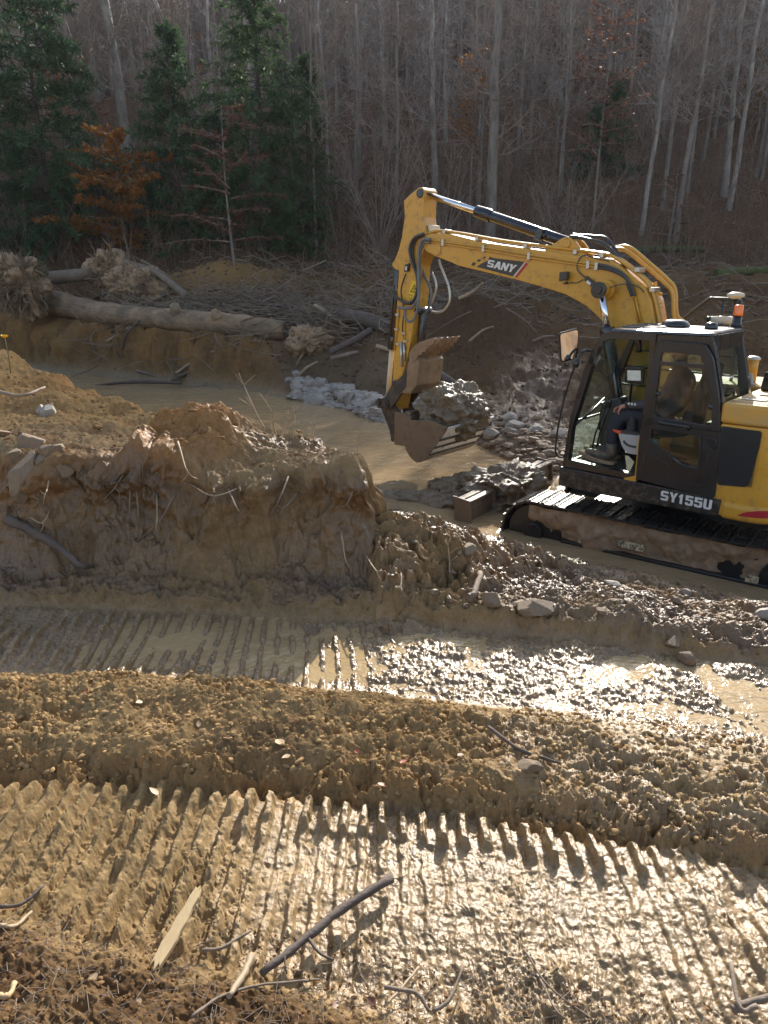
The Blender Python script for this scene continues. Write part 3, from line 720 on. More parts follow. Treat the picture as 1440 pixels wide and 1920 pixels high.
# ---- deck, engine housing
deck = MB().prism(rounded([(0.90, 1.20), (0.90, -1.2), (-1.0, -1.2), (-1.3, -0.9), (-1.3, 0.9), (-0.86, 1.20)], 0.1), 0.60, 0.78, 'z')
part(deck, 'deck', M['blackmud'], bevel=0.015)
sk = MB().prism([(0.885, 0.83), (0.875, 0.61), (0.45, 0.60), (-0.875, 0.625), (-0.885, 0.81)], 1.20, 1.238)
sk.box((0.86, 0.25, 0.61), (0.905, 1.236, 0.83))
M['skirtmud'] = pbr('skirt_mud', (0.016, 0.016, 0.016), 0.4, var=0.3, vscale=5, dirt=((0.15, 0.11, 0.07), 0.48, 0.70, 13.0, 0.85), bump=0.15, bscale=30)
skirt = part(sk, 'skirt', M['skirtmud'], bevel=0.012)
TAIL = [(-1.0, 1.25), (-1.22, 1.22), (-1.38, 1.10), (-1.50, 0.85), (-1.58, 0.45), (-1.6, 0.0), (-1.58, -0.45), (-1.50, -0.85), (-1.38, -1.10), (-1.22, -1.22), (-1.0, -1.25)]
TS = [p[:2] for p in spline([(a, b, 0) for a, b in TAIL], 4)]
hs = MB().prism([(-0.76, 1.235)] + [(a * 0.985, b * 0.985) for a, b in TS] + [(-0.76, -1.235)], 0.64, 1.56, 'z')
part(hs, 'engine_housing', M['yellow'], bevel=0.02, seg=3)
hb = MB().prism([(-0.75, 1.25)] + TS + [(-0.75, -1.25)], 1.565, 1.765, 'z')
part(hb, 'hood', M['hood'], bevel=0.035, seg=4)
cw = MB().prism([(-0.885, 1.262)] + [(a * 1.008, b * 1.01) for a, b in TS] + [(-0.885, -1.262)], 0.62, 0.80, 'z')
cwp = part(cw, 'counterweight', M['yellow'], bevel=0.05, seg=4)
rs = [(-1.055, 0.685), (-1.12, 0.735), (-1.22, 0.765), (-1.36, 0.775), (-1.36, 0.70), (-1.2, 0.69)]
def wrap_tail(F, L=1.262):
    P = [(-0.885, 1.272)] + [(a * 1.008, b * 1.01) for a, b in TS]
    for (a, b), (c2, d2) in zip(P[:-1], P[1:]):
        if a >= F >= c2 and d2 > 0: t = (F - a) / (c2 - a); return b + (d2 - b) * t
    return 0.9
st = MB(); nseg = 12
up_ = np.interp(np.linspace(-1.055, -1.36, nseg), [-1.36, -1.22, -1.12, -1.055], [0.778, 0.765, 0.735, 0.690]); lo_ = np.linspace(0.685, 0.70, nseg)
vs = []
for i, F in enumerate(np.linspace(-1.055, -1.36, nseg)):
    Lw = wrap_tail(F) + 0.004; vs += [(F, Lw, lo_[i]), (F, Lw, up_[i])]
st.add(vs, [(2 * i, 2 * i + 2, 2 * i + 3, 2 * i + 1) for i in range(nseg - 1)])
part(st, 'red_stripe', M['red'], cwp)
gr = MB().prism(rounded([(-0.77, 1.535), (-1.135, 1.53), (-1.135, 1.37), (-1.10, 1.0), (-1.06, 0.975), (-0.82, 0.95)], 0.03), 1.20, 1.243)
for i in range(34):
    F = -0.79 - i * 0.0102
    gr.box((F - 0.003, 1.2425, 0.975 + 0.01 * (i > 28)), (F + 0.003, 1.2465, 1.525))
part(gr, 'vent_grille', M['grille'], bevel=0.004)
# hood top furniture
ht = MB()
for i in range(16): ht.box((-0.80 - i * 0.035, 1.06, 1.7655), (-0.812 - i * 0.035, 1.17, 1.769))
part(ht, 'vent_slots', M['decalk'])
for (f0, l0) in ((-0.90, 0.55), (-0.84, 0.95)):
    hp = MB().box((f0 - 0.22, l0 - 0.13, 1.7655), (f0, l0 + 0.02, 1.779))
    pp = part(hp, 'service_cover', M['clamp'], bevel=0.004)
    sm_ = MB()
    for i in range(5): sm_.box((f0 - 0.03 - i * 0.04, l0 - 0.115, 1.7795), (f0 - 0.018 - i * 0.04, l0, 1.782))
    part(sm_, 'slots', M['decalk'], pp)
hd = MB().tube([(-0.62, 0.72, 1.765), (-0.62, 0.72, 1.83), (-0.70, 0.72, 1.83), (-0.70, 0.72, 1.765)], 0.008, 6)
part(hd, 'grab_handle', M['black'])
bx = MB().prism([(-0.80, 1.766), (-0.82, 1.95), (-0.90, 2.0), (-1.3, 2.0), (-1.3, 1.766)], -0.15, 0.2)
part(bx, 'exhaust_cover', M['black'], bevel=0.02)
# right side: tank and tool box beyond the boom
tk = MB().box((-0.74, -1.24, 0.785), (0.60, -0.30, 1.74)).box((0.605, -1.24, 0.785), (0.88, -0.45, 1.2))
part(tk, 'fuel_tank', M['hood'], bevel=0.03, seg=3)
fl = MB().lathe([(0.062, 1.74), (0.062, 2.0), (0.05, 2.01)], (-0.49, -0.6, 0), 20)
fp = part(fl, 'breather', M['yellow'])
part(MB().lathe([(0.075, 2.0), (0.078, 2.02), (0.05, 2.04), (0.02, 2.045)], (-0.49, -0.6, 0), 20), 'cap', M['clamp'], fp)
part(MB().lathe([(0.06, 1.742), (0.06, 1.76), (0.036, 1.77), (0.036, 1.83), (0.02, 1.85), (0.02, 1.87)], (-0.55, -0.36, 0), 18), 'filler_cap', M['grey'])

# ---- cab shell
FRONT = [(0.885, 0.835), (0.875, 0.93), (0.835, 1.43), (0.725, 1.95), (0.64, 2.19), (0.58, 2.30), (0.50, 2.36), (0.40, 2.385)]
SIDE_F = FRONT + [(-0.025, 2.385), (-0.025, 0.835)]
OPEN = [(0.815, 0.93), (0.80, 1.31), (0.735, 1.57), (0.645, 1.96), (0.575, 2.20), (0.53, 2.26), (0.45, 2.29), (0.06, 2.30), (0.03, 2.27), (0.02, 1.95), (0.025, 1.3), (0.02, 0.89)]
SIDE_R = [(-0.028, 2.385), (-0.55, 2.385), (-0.60, 2.24), (-0.72, 1.84), (-0.78, 1.5), (-0.83, 0.835), (-0.028, 0.835)]
HOLE_R = [(-0.08, 2.25), (-0.50, 2.24), (-0.56, 2.12), (-0.66, 1.8), (-0.72, 1.45), (-0.75, 0.92), (-0.08, 0.90)]
cb = MB()
cb.ring(SIDE_F, OPEN, 1.12, 1.215).ring(SIDE_R, HOLE_R, 1.12, 1.195)
SF = FRONT + [(-0.025, 2.385), (-0.025, 0.835)]
cb.ring(FRONT + [(-0.55, 2.385), (-0.60, 2.24), (-0.72, 1.84), (-0.78, 1.5), (-0.83, 0.835)], [(0.82, 0.90), (0.735, 1.57), (0.645, 1.96), (0.575, 2.20), (0.45, 2.28), (-0.50, 2.26), (-0.56, 2.12), (-0.70, 1.5), (-0.74, 0.90)], 0.25, 0.33)
for (f, z, r_) in ((0.875, 0.86, 0.03), (0.565, 2.29, 0.035)): cb.cyl((f - 0.01, 0.3, z), (f - 0.01, 1.15, z), r_, 10)
cb.box((-0.78, 0.33, 0.84), (-0.74, 1.12, 1.45)).box((-0.59, 0.33, 2.22), (-0.54, 1.12, 2.38)).box((-0.79, 0.33, 1.42), (-0.71, 1.12, 1.50))
for (f0, z0, f1, z1) in ((0.56, 2.105, -0.5, 2.105), (0.66, 1.92, -0.62, 1.90), (0.74, 1.71, -0.66, 1.70)): cb.cyl((f0, 0.29, z0), (f1, 0.29, z1), 0.012, 8)
cab = part(cb, 'cab', M['black'], bevel=0.014, seg=3)
rf = MB()
def rring(z, g): return [(0.46 + g, 0.25 - g), (0.46 + g, 1.215 + g), (-0.57 - g * 0.5, 1.215 + g), (-0.57 - g * 0.5, 0.25 - g)]
lv = [(rounded(rring(0, -0.015), 0.08), 2.36), (rounded(rring(0, 0.012), 0.09), 2.372), (rounded(rring(0, 0.006), 0.09), 2.395), (rounded(rring(0, -0.05), 0.08), 2.408)]
n_ = len(lv[0][0]); vs = [(p[0], p[1], z) for q, z in lv for p in q]
rf.add(vs, [(k * n_ + i, k * n_ + (i + 1) % n_, (k + 1) * n_ + (i + 1) % n_, (k + 1) * n_ + i) for k in range(3) for i in range(n_)] + [tuple(range(n_ - 1, -1, -1)), tuple(3 * n_ + i for i in range(n_))], False)
rfp = part(rf, 'roof', M['rooflit'], cab)
part(MB().prism(rounded([(0.42, 0.36), (0.42, 1.08), (0.02, 1.08), (0.02, 0.36)], 0.06), 2.4085, 2.421, 'z'), 'roof_hatch', M['rooflit'], cab, bevel=0.005)
rb = MB()
for l in (0.5, 0.66, 0.82, 0.96): rb.box((0.04, l, 2.4215), (0.40, l + 0.03, 2.428))
part(rb, 'hatch_rib', M['rooflit'], cab, bevel=0.003)
part(MB().lathe([(0.145, 2.409), (0.145, 2.43), (0.13, 2.455), (0.105, 2.475), (0.08, 2.482), (0.02, 2.485)], (0.0, 0.66, 0), 32), 'antenna_dome', M['black'])
part(MB().lathe([(0.064, 2.409), (0.064, 2.425), (0.056, 2.46), (0.048, 2.47), (0.01, 2.474)], (-0.39, 0.74, 0), 24), 'roof_antenna', M['black'])
part(MB().lathe([(0.02, 2.408), (0.02, 2.47), (0.028, 2.475), (0.028, 2.50), (0.01, 2.505)], (-0.18, 0.2, 0), 14), 'roof_camera', M['black'])
# front glass follows the pillars' curve
def curved(poly, l0, l1, t=0.006):
    k = len(poly); v = []
    for (a, b) in poly: v += [(a, l0, b), (a, l1, b)]
    return MB().add(v, [(2 * i, 2 * i + 2, 2 * i + 3, 2 * i + 1) for i in range(k - 1)], True)
part(curved([(0.83, 1.36), (0.79, 1.57), (0.70, 1.95), (0.62, 2.19), (0.57, 2.27)], 0.33, 1.13), 'windshield', M['glass'], cab)
part(curved([(0.865, 0.89), (0.85, 1.10), (0.832, 1.35)], 0.33, 1.13), 'lower_windshield', M['dustglass'], cab)
part(MB().box((0.825, 0.33, 1.345), (0.84, 1.12, 1.365)), 'windshield_rail', M['black'], cab)
part(MB().add([(-0.55, 0.34, 2.22), (-0.55, 1.12, 2.22), (-0.74, 1.12, 1.5), (-0.74, 0.34, 1.5)], [(0, 1, 2, 3)]), 'rear_window', M['glass'], cab)
part(MB().add([(p[0], 0.30, p[1]) for p in [(0.82, 0.89), (0.72, 1.57), (0.63, 1.96), (0.56, 2.2), (-0.5, 2.24), (-0.70, 1.5), (-0.73, 0.89)]], [tuple(range(7))]), 'side_window', M['glass'], cab)
# wiper, inner mirror
wp = MB().tube([(0.83, 1.10, 1.30), (0.80, 0.78, 1.42), (0.78, 0.5, 1.55)], 0.012, 6).tube([(0.80, 0.5, 1.5), (0.84, 0.42, 1.15)], 0.014, 6)
part(wp, 'wiper', M['black'], cab)
part(MB().prism(rounded([(0.655, 2.03), (0.73, 2.03), (0.745, 1.90), (0.67, 1.90)], 0.02), 0.90, 0.915), 'inner_mirror', M['black'], cab, bevel=0.004)
# ---- door, latched back against the cab side
DO = rounded([(0.0, 0.855), (0.012, 1.31), (-0.015, 1.68), (-0.035, 2.09), (-0.045, 2.31), (-0.52, 2.30), (-0.61, 2.17), (-0.71, 1.83), (-0.755, 1.63), (-0.795, 1.3), (-0.82, 0.80)], 0.05)
SPLIT = 1.475
def cut(poly, z0, up):
    out = []
    for i in range(len(poly)):
        p, q = poly[i - 1], poly[i]
        ip, iq = (p[1] >= z0) == up, (q[1] >= z0) == up
        if ip != iq: t = (z0 - p[1]) / (q[1] - p[1]); out.append((p[0] + (q[0] - p[0]) * t, z0))
        if iq: out.append(q)
    return out
UW = rounded([(-0.105, 1.54), (-0.105, 2.20), (-0.50, 2.19), (-0.575, 2.0), (-0.655, 1.75), (-0.685, 1.52)], 0.05)
LW = rounded([(-0.10, 1.425), (-0.585, 1.41), (-0.625, 1.085), (-0.45, 1.095), (-0.11, 1.29)], 0.045)
dr = MB().ring(cut(DO, SPLIT, True), UW, 1.212, 1.252).ring(cut(DO, SPLIT - 0.002, False), LW, 1.212, 1.25)
door = part(dr, 'door', M['blackmud'], bevel=0.008)
tri = MB().ring(rounded([(-0.075, 1.45), (-0.61, 1.435), (-0.65, 1.06), (-0.45, 1.06), (-0.085, 1.275)], 0.05), LW, 1.251, 1.262)
tri.tube([(-0.10, 1.253, 1.19), (-0.33, 1.253, 1.06)], 0.010, 6)
tri.tube([(-0.07, 1.253, 1.16), (-0.06, 1.253, 0.93), (-0.1, 1.253, 0.91), (-0.6, 1.253, 0.90), (-0.70, 1.253, 0.92), (-0.73, 1.253, 1.0), (-0.69, 1.253, 1.15), (-0.70, 1.253, 1.25)], 0.008, 6)
part(tri, 'window_frame', M['blackmud'], door, bevel=0.004)
part(MB().box((-0.585, 1.212, 2.065), (-0.095, 1.246, 2.105)), 'window_bar', M['black'], door, bevel=0.006)
part(MB().add([(p[0], 1.225, p[1]) for p in UW], [tuple(range(len(UW)))]), 'upper_pane', M['glass'], door)
part(MB().add([(p[0], 1.225, p[1]) for p in LW], [tuple(range(len(LW)))]), 'lower_pane', M['glass'], door)
part(MB().tube(spline([(-0.20, 1.25, 1.50), (-0.20, 1.30, 1.505), (-0.34, 1.31, 1.50), (-0.47, 1.30, 1.495), (-0.475, 1.25, 1.46)], 5), 0.014, 8), 'grab_bar', M['black'], door)
part(MB().prism(rounded([(-0.665, 1.42), (-0.765, 1.40), (-0.765, 1.30), (-0.675, 1.31)], 0.03), 1.25, 1.268), 'handle', M['cylp'], door, bevel=0.006)
part(MB().tube([(-0.1, 1.235, 1.78), (-0.14, 1.235, 1.78)], 0.025, 8).tube([(-0.63, 1.235, 1.72), (-0.67, 1.235, 1.70)], 0.03, 8), 'latch', M['black'], door, bevel=0.004)
# ---- outside mirror on its long bracket
mk_ = [pl('6', 400, 350, 1.24), pl('6', 340, 345, 1.30), pl('6', 285, 380, 1.36), pl('6', 240, 490, 1.40)]
mt = MB().tube(spline(mk_, 6), 0.014, 8)
mt.tube(spline([pl('6', 240, 490, 1.40), pl('6', 180, 640, 1.40), pl('6', 100, 920, 1.38), pl('6', 40, 1200, 1.36), pl('6', 10, 1430, 1.34), pl('6', 15, 1500, 1.33), pl('6', 45, 1540, 1.30), pl('6', 90, 1545, 1.24)], 6), 0.011, 8)
c0 = pl('6', 240, 480, 1.40); mt.lathe([(0.03, -0.05), (0.036, 0.0), (0.02, 0.04)], c0, 12)
mb_ = part(mt, 'mirror_bracket', M['black'])
mc = pl('6', 165, 290, 1.42)
rotm = Matrix.Rotation(R(-31), 4, 'Z') @ Matrix.Rotation(R(-9), 4, 'Y') @ Matrix.Rotation(R(-12), 4, 'X')
out = rounded([(-0.105, -0.165), (0.105, -0.165), (0.115, 0.165), (-0.115, 0.165)], 0.035)
def placed(mb, mat4):
    mb.v = [tuple(mat4 @ Vector(p)) for p in mb.v]; return mb
MT = Matrix.Translation(mc) @ rotm
part(placed(MB().prism(out, 0.0, 0.03, 'x'), MT), 'mirror_housing', M['black'], mb_, bevel=0.008)
M['mirror'] = pbr('mirror_glass', (0.85, 0.85, 0.85), 0.03, 1.0, var=0.02, rvar=0.01)
part(placed(MB().add([(-0.002, p[0] * 0.9, p[1] * 0.92) for p in out], [tuple(range(len(out)))]), MT), 'mirror_glass', M['mirror'], mb_)
# ---- cab interior
part(MB().box((-0.74, 0.33, 0.84), (0.86, 1.12, 0.875)), 'floor', M['mat'], cab)
part(MB().prism([(0.03, 1.33), (0.025, 0.88), (0.14, 0.835), (0.14, 0.80), (0.005, 0.80), (0.005, 1.33)], 1.20, 1.222), 'step_edge', M['yellow'], cab, bevel=0.004)
se = MB().prism(rounded([(-0.16, 1.28), (0.28, 1.33), (0.32, 1.44), (0.20, 1.47), (-0.12, 1.43), (-0.28, 1.46), (-0.44, 1.98), (-0.40, 2.08), (-0.50, 2.06), (-0.50, 1.9), (-0.36, 1.32)], 0.04), 0.50, 0.96)
part(se, 'seat', M['seatm'], cab, bevel=0.04, seg=4)
part(MB().prism(rounded([(-0.38, 2.07), (-0.33, 2.25), (-0.42, 2.27), (-0.48, 2.08)], 0.03), 0.60, 0.86), 'headrest', M['seatm'], cab, bevel=0.03, seg=3)
co = MB().prism(rounded([(0.33, 1.275), (0.02, 1.285), (-0.1, 1.26), (-0.1, 1.08), (0.10, 1.07), (0.21, 1.07), (0.27, 1.14)], 0.03), 0.985, 1.06)
con = part(co, 'console', M['grey'], cab, bevel=0.012, seg=3)
part(MB().tube(spline([(0.255, 1.063, 1.205), (0.22, 1.063, 1.175), (0.17, 1.063, 1.16), (0.11, 1.063, 1.16)], 5), 0.012, 6), 'cable_slot', M['decalk'], con)
part(MB().tube([(0.40, 1.03, 1.30), (0.33, 1.03, 1.285), (0.30, 1.03, 1.285)], [0.010, 0.022, 0.026], 8), 'safety_lever', M['orangep'], con)
jb = MB()
for i in range(6): jb.lathe([(0.062 - 0.004 * i, 1.30 + 0.026 * i), (0.062 - 0.004 * i, 1.318 + 0.026 * i), (0.052 - 0.004 * i, 1.325 + 0.026 * i)], (0.21, 0.98, 0), 14)
jb.tube([(0.21, 0.98, 1.44), (0.27, 0.97, 1.52)], 0.014, 8).box((0.10, 0.94, 1.28), (0.30, 1.04, 1.31))
part(jb, 'joystick', M['rubber'], cab)
part(MB().prism(rounded([(-0.3, 1.42), (0.06, 1.44), (0.06, 1.50), (-0.3, 1.50)], 0.02), 0.99, 1.06), 'armrest', M['seatm'], cab, bevel=0.02)
mo = MB().box((-0.13, -0.015, -0.09), (0.13, 0.015, 0.09))
MM = Matrix.Translation((0.445, 0.50, 1.845)) @ Matrix.Rotation(R(-6), 4, 'X') @ Matrix.Rotation(R(-14), 4, 'Z') @ Matrix.Rotation(R(6), 4, 'Y')
mon = part(placed(mo, MM), 'monitor', M['black'], cab, bevel=0.008)
def emit_screen():
    m = bpy.data.materials.new('lit_screen'); m.use_nodes = True; nt = m.node_tree; b = nt.nodes['Principled BSDF']
    tc = nt.nodes.new('ShaderNodeTexCoord')
    v = nd(nt, 'ShaderNodeTexVoronoi', i_Scale=24.0); nt.links.new(tc.outputs['Object'], v.inputs['Vector'])
    c = ramp(nt, v.outputs['Distance'], [(0.0, (0.5, 0.12, 0.05)), (0.22, (0.75, 0.75, 0.72)), (0.6, (0.60, 0.63, 0.64))])
    nt.links.new(c, b.inputs['Base Color']); nt.links.new(c, b.inputs['Emission Color']); b.inputs['Emission Strength'].default_value = 0.08; b.inputs['Roughness'].default_value = 0.2
    return m
M['screen'] = emit_screen()
part(placed(MB().box((-0.095, 0.0155, -0.055), (0.085, 0.018, 0.06)), MM), 'screen', M['screen'], mon)
part(MB().tube([(0.50, 0.42, 1.45), (0.50, 0.42, 1.75), (0.46, 0.46, 1.84)], 0.014, 8), 'monitor_arm', M['black'], cab)
fc = MB().box((0.50, 0.36, 0.876), (0.74, 0.50, 1.30)).prism(rounded([(0.74, 1.52), (0.55, 1.60), (0.50, 1.45), (0.62, 1.2), (0.76, 1.2)], 0.04), 0.38, 0.60)
part(fc, 'front_console', M['rubber'], cab, bevel=0.02)
pdl = MB()
for l in (0.70, 0.82): pdl.tube([(0.74, l, 0.88), (0.70, l, 1.18), (0.62, l, 1.50)], 0.011, 8).box((0.64, l - 0.05, 0.90), (0.76, l + 0.05, 0.925)).lathe([(0.024, 0.0), (0.024, 0.09)], (0.62, l, 1.48), 10)
part(pdl, 'travel_lever', M['black'], cab, bevel=0.004)
part(MB().box((-0.70, 0.36, 0.88), (-0.40, 0.50, 1.42)), 'side_console', M['rubber'], cab, bevel=0.02)
part(MB().prism([(0.29, 2.03), (0.19, 2.03), (0.205, 1.94), (0.28, 1.94)], 0.40, 0.46), 'cup_holder', M['white'], cab, bevel=0.006)
part(MB().tube(spline([(0.50, 0.44, 2.28), (0.46, 0.44, 2.2), (0.45, 0.44, 2.10)], 4), [0.05, 0.055, 0.035], 10), 'sun_visor', M['black'], cab)
# ---- beacon, mast, antenna
bk = MB().lathe([(0.055, 2.42), (0.055, 2.44), (0.045, 2.45), (0.045, 2.525)], (-0.50, 0.30, 0), 20).tube([(-0.55, 0.30, 2.42), (-0.57, 0.30, 2.2), (-0.62, 0.30, 1.8)], 0.014, 8).box((-0.56, 0.25, 2.405), (-0.44, 0.36, 2.42))
bkp = part(bk, 'beacon_base', M['black'])
part(MB().lathe([(0.050, 2.525), (0.050, 2.54), (0.046, 2.62), (0.040, 2.633), (0.01, 2.636)], (-0.50, 0.30, 0), 24), 'beacon', M['orange'], bkp)
ms = MB().tube(spline([(0.42, -0.6, 1.74), (0.40, -0.6, 2.3), (0.36, -0.6, 2.43), (0.12, -0.6, 2.65), (0.04, -0.6, 2.672), (-0.20, -0.6, 2.66), (-0.26, -0.6, 2.62), (-0.28, -0.6, 2.4), (-0.28, -0.6, 1.74)], 6), 0.02, 8)
ms.tube([(-0.06, -0.6, 2.66), (-0.08, -0.6, 2.45), (-0.1, -0.6, 1.75)], 0.012, 6)
ms.tube([(-0.30, -0.22, 2.69), (-0.30, -0.22, 2.45), (-0.30, 0.26, 2.40)], 0.018, 8)
msp = part(ms, 'hand_rail', M['black'])
part(MB().lathe([(0.03, 2.68), (0.085, 2.70), (0.095, 2.715), (0.085, 2.738), (0.04, 2.752), (0.005, 2.755)], (-0.30, -0.22, 0), 28), 'positioning_antenna', M['cream'], msp)
pc = MB().lathe([(0.112, 2.42), (0.122, 2.445), (0.122, 2.475), (0.11, 2.50), (0.10, 2.50), (0.10, 2.455), (0.01, 2.45)], (-0.25, 0.0, 0), 28)
pcp = part(pc, 'precleaner', M['cream'])
part(MB().lathe([(0.045, 2.451), (0.045, 2.50), (0.01, 2.505)], (-0.25, 0.0, 0), 14).box((-0.34, -0.01, 2.452), (-0.16, 0.01, 2.48)).box((-0.26, -0.09, 2.452), (-0.24, 0.09, 2.48)), 'precleaner_vane', M['yellow'], pcp)
part(MB().cyl((-0.25, 0, 1.766), (-0.25, 0, 2.42), 0.05, 14), 'air_intake', M['black'], pcp)

# ---- boom
TOP = [(3.805, 3.42), (3.775, 3.475), (3.70, 3.495), (3.46, 3.488), (3.15, 3.42), (2.82, 3.35), (2.06, 3.245), (1.45, 3.16), (1.04, 3.115), (0.90, 3.04), (0.78, 2.95), (0.57, 2.80), (0.48, 2.66), (0.41, 2.43), (0.32, 2.0), (0.24, 1.45), (0.20, 1.15)]
BOT = [(0.24, 1.05), (0.36, 1.02), (0.48, 1.12), (0.60, 1.6), (0.72, 1.98), (0.86, 2.23), (1.01, 2.39), (1.15, 2.50), (1.27, 2.585), (1.55, 2.71), (1.9, 2.80), (2.28, 2.885), (3.2, 3.065), (3.31, 3.105), (3.62, 3.20), (3.77, 3.265), (3.82, 3.34)]
boom = part(MB().prism(TOP + BOT, -0.2, 0.2), 'boom', M['yellow'], bevel=0.012, seg=3)
bd = MB().prism([(0.2, 0.785), (0.16, 1.25), (0.40, 1.25), (0.6, 0.785)], 0.205, 0.24).prism([(0.2, 0.785), (0.16, 1.25), (0.40, 1.25), (0.6, 0.785)], -0.24, -0.205)
part(bd, 'boom_mount', M['yellow'], bevel=0.01)
fk = MB()
for s0, s1 in ((0.2, 0.213), (-0.213, -0.2)): fk.prism(rounded([(3.81, 3.42), (3.76, 3.47), (3.52, 3.44), (3.50, 3.24), (3.56, 3.195), (3.77, 3.27), (3.825, 3.34)], 0.04), s0, s1)
fk.cyl((3.79, -0.23, 3.37), (3.79, 0.23, 3.37), 0.05, 20)
part(fk, 'boom_fork', M['yellow'], boom, bevel=0.005)
def boomface(z, x, y, L=0.2035):
    q = pl(z, x, y, L); return (q[0], q[2])
def flat(poly, mat, name, par, l0=0.2005, l1=0.2035):
    return part(MB().prism(poly, l0, l1), name, mat, par)
pan = flat([boomface('2', *p) for p in ((390, 742), (745, 785), (610, 950), (200, 842), (262, 800), (330, 770), (350, 725))], M['decalk'], 'logo_panel', boom)
for sq in (((140, 825), (160, 790), (195, 795), (175, 832)), ((200, 780), (220, 755), (255, 760), (235, 786)), ((268, 745), (285, 725), (310, 728), (292, 750))):
    flat([boomface('2', *p) for p in sq], M['decalk'], 'logo_square', pan)
flat([boomface('2', *p) for p in ((745, 787), (758, 788), (630, 953), (612, 951))], M['clamp'], 'silver_stripe', pan, 0.2005, 0.2055)
flat([boomface('2', *p) for p in ((760, 789), (775, 815), (655, 962), (632, 954))], M['red'], 'red_stripe', pan, 0.2005, 0.2055)
GLY = {
 'S': [[(0, .26), (0, .14), (.14, 0), (.86, 0), (1, .14), (1, .46), (.88, .58), (.34, .58), (.30, .63), (.30, .75), (.34, .79), (1, .79), (1, .88), (.86, 1), (.14, 1), (0, .86), (0, .52), (.12, .40), (.66, .40), (.70, .36), (.70, .25), (.66, .21), (0, .21)]],
 'A': [[(0, 0), (.30, 0), (.38, .22), (.66, .22), (.58, .42), (.44, .42), (.52, .66), (.73, 0), (1.05, 0), (.70, 1), (.34, 1)]],
 'N': [[(0, 0), (.28, 0), (.28, .58), (.70, 0), (1, 0), (1, 1), (.72, 1), (.72, .42), (.30, 1), (0, 1)]],
 'Y': [[(0, 1), (.33, 1), (.5, .64), (.68, 1), (1, 1), (.66, .40), (.66, 0), (.34, 0), (.34, .40)]],
 '1': [[(.28, 0), (.72, 0), (.72, 1), (.42, 1), (.08, .80), (.08, .60), (.28, .68)]],
 '5': [[(0, .28), (0, .14), (.14, 0), (.86, 0), (1, .14), (1, .52), (.88, .64), (.36, .64), (.36, .80), (.96, .80), (.96, 1), (.02, 1), (.02, .48), (.62, .48), (.66, .44), (.66, .22), (.62, .18), (.40, .18), (.36, .22), (.36, .28)]],
 'U': [[(0, 1), (0, .15), (.15, 0), (.85, 0), (1, .15), (1, 1), (.66, 1), (.66, .22), (.62, .18), (.38, .18), (.34, .22), (.34, 1)]]}
def writing(txt, quad, L, mat, name, par, gap=0.14, thick=0.004, wid=None):
    """quad: lower left, lower right, upper right, upper left in (F, Z)."""
    a, b, c, d = [np.array(q, float) for q in quad]
    ws = [(wid or {}).get(ch, 1.0) for ch in txt]; tot = sum(ws) + gap * (len(txt) - 1); u = 0
    m = MB()
    for ch, w_ in zip(txt, ws):
        for poly in GLY[ch]:
            pts = []
            for (gx, gy) in poly:
                s = (u + gx * w_) / tot
                lo, hi = a + (b - a) * s, d + (c - d) * s
                pts.append(tuple(lo + (hi - lo) * gy))
            m.prism(pts, L, L + thick)
        u += w_ + gap
    return part(m, name, mat, par)
writing('SANY', [boomface('2', *p) for p in ((318, 838), (612, 908), (660, 824), (338, 760))], 0.2038, M['white'], 'lettering', pan, gap=0.1, wid={'A': 1.05})
writing('SY155U', [(-0.285, 0.682), (-0.80, 0.682), (-0.80, 0.785), (-0.285, 0.785)], 1.2385, M['white'], 'lettering', skirt, gap=0.14, wid={'1': 0.72, 'Y': 1.02})
# pipes and clamps along the boom
pA = [('1', 640, 655), ('1', 780, 680), ('1', 1240, 740), ('2', 790, 705), ('3', 380, 445), ('3', 490, 460)]
pB = [('1', 640, 690), ('1', 780, 705), ('1', 1240, 775), ('2', 790, 740), ('3', 380, 475), ('3', 480, 495)]
for P_ in (pA, pB):
    part(MB().tube(spline([pl(z, x, y, 0.225) for z, x, y in P_], 4), 0.011, 8), 'boom_pipe', M['yellow'], boom)
for L in (0.13, 0.05):
    part(MB().tube(spline([(3.80, L, 3.505), (3.6, L, 3.53), (3.2, L, 3.475), (2.6, L, 3.37), (1.9, L, 3.275), (1.2, L, 3.185), (0.98, L, 3.125), (0.72, L, 2.96), (0.55, L, 2.82), (0.46, L, 2.66), (0.36, L, 2.35), (0.30, L, 2.05)], 5), 0.020, 8), 'boom_pipe', M['yellow'], boom)
for L, dz in ((-0.06, 0.05), (-0.13, 0.09)):
    part(MB().tube(spline([(1.15, L, 3.22 + dz * 0.3), (0.95, L, 3.16 + dz), (0.70, L, 2.99 + dz), (0.45, L, 2.80 + dz), (0.34, L, 2.68 + dz), (0.28, L, 2.4 + dz), (0.14, L, 2.3 + dz)], 5), 0.024, 8), 'boom_pipe', M['yellow'], boom)
part(MB().tube(spline([pl('3', 1130, 650, -0.1), pl('3', 1150, 760, -0.1), pl('3', 1200, 790, -0.16)], 4), 0.02, 8).tube(spline([pl('3', 1100, 680, 0.0), pl('3', 1120, 830, 0.0), pl('3', 1180, 845, -0.1)], 4), 0.02, 8)
     .tube(spline([pl('3', 1080, 700, 0.05), pl('3', 1110, 880, 0.05), pl('3', 1190, 885, -0.05)], 4), 0.02, 8).tube(spline([pl('3', 1060, 760, 0.1), pl('3', 1110, 930, 0.1), pl('3', 1200, 930, 0.0)], 4), 0.02, 8), 'manifold_pipe', M['yellow'], boom)
part(MB().prism([(0.22, 2.30), (0.06, 2.33), (0.02, 2.38), (0.02, 2.28), (0.22, 2.20)], -0.2, 0.12), 'pipe_bracket', M['yellow'], boom, bevel=0.01)
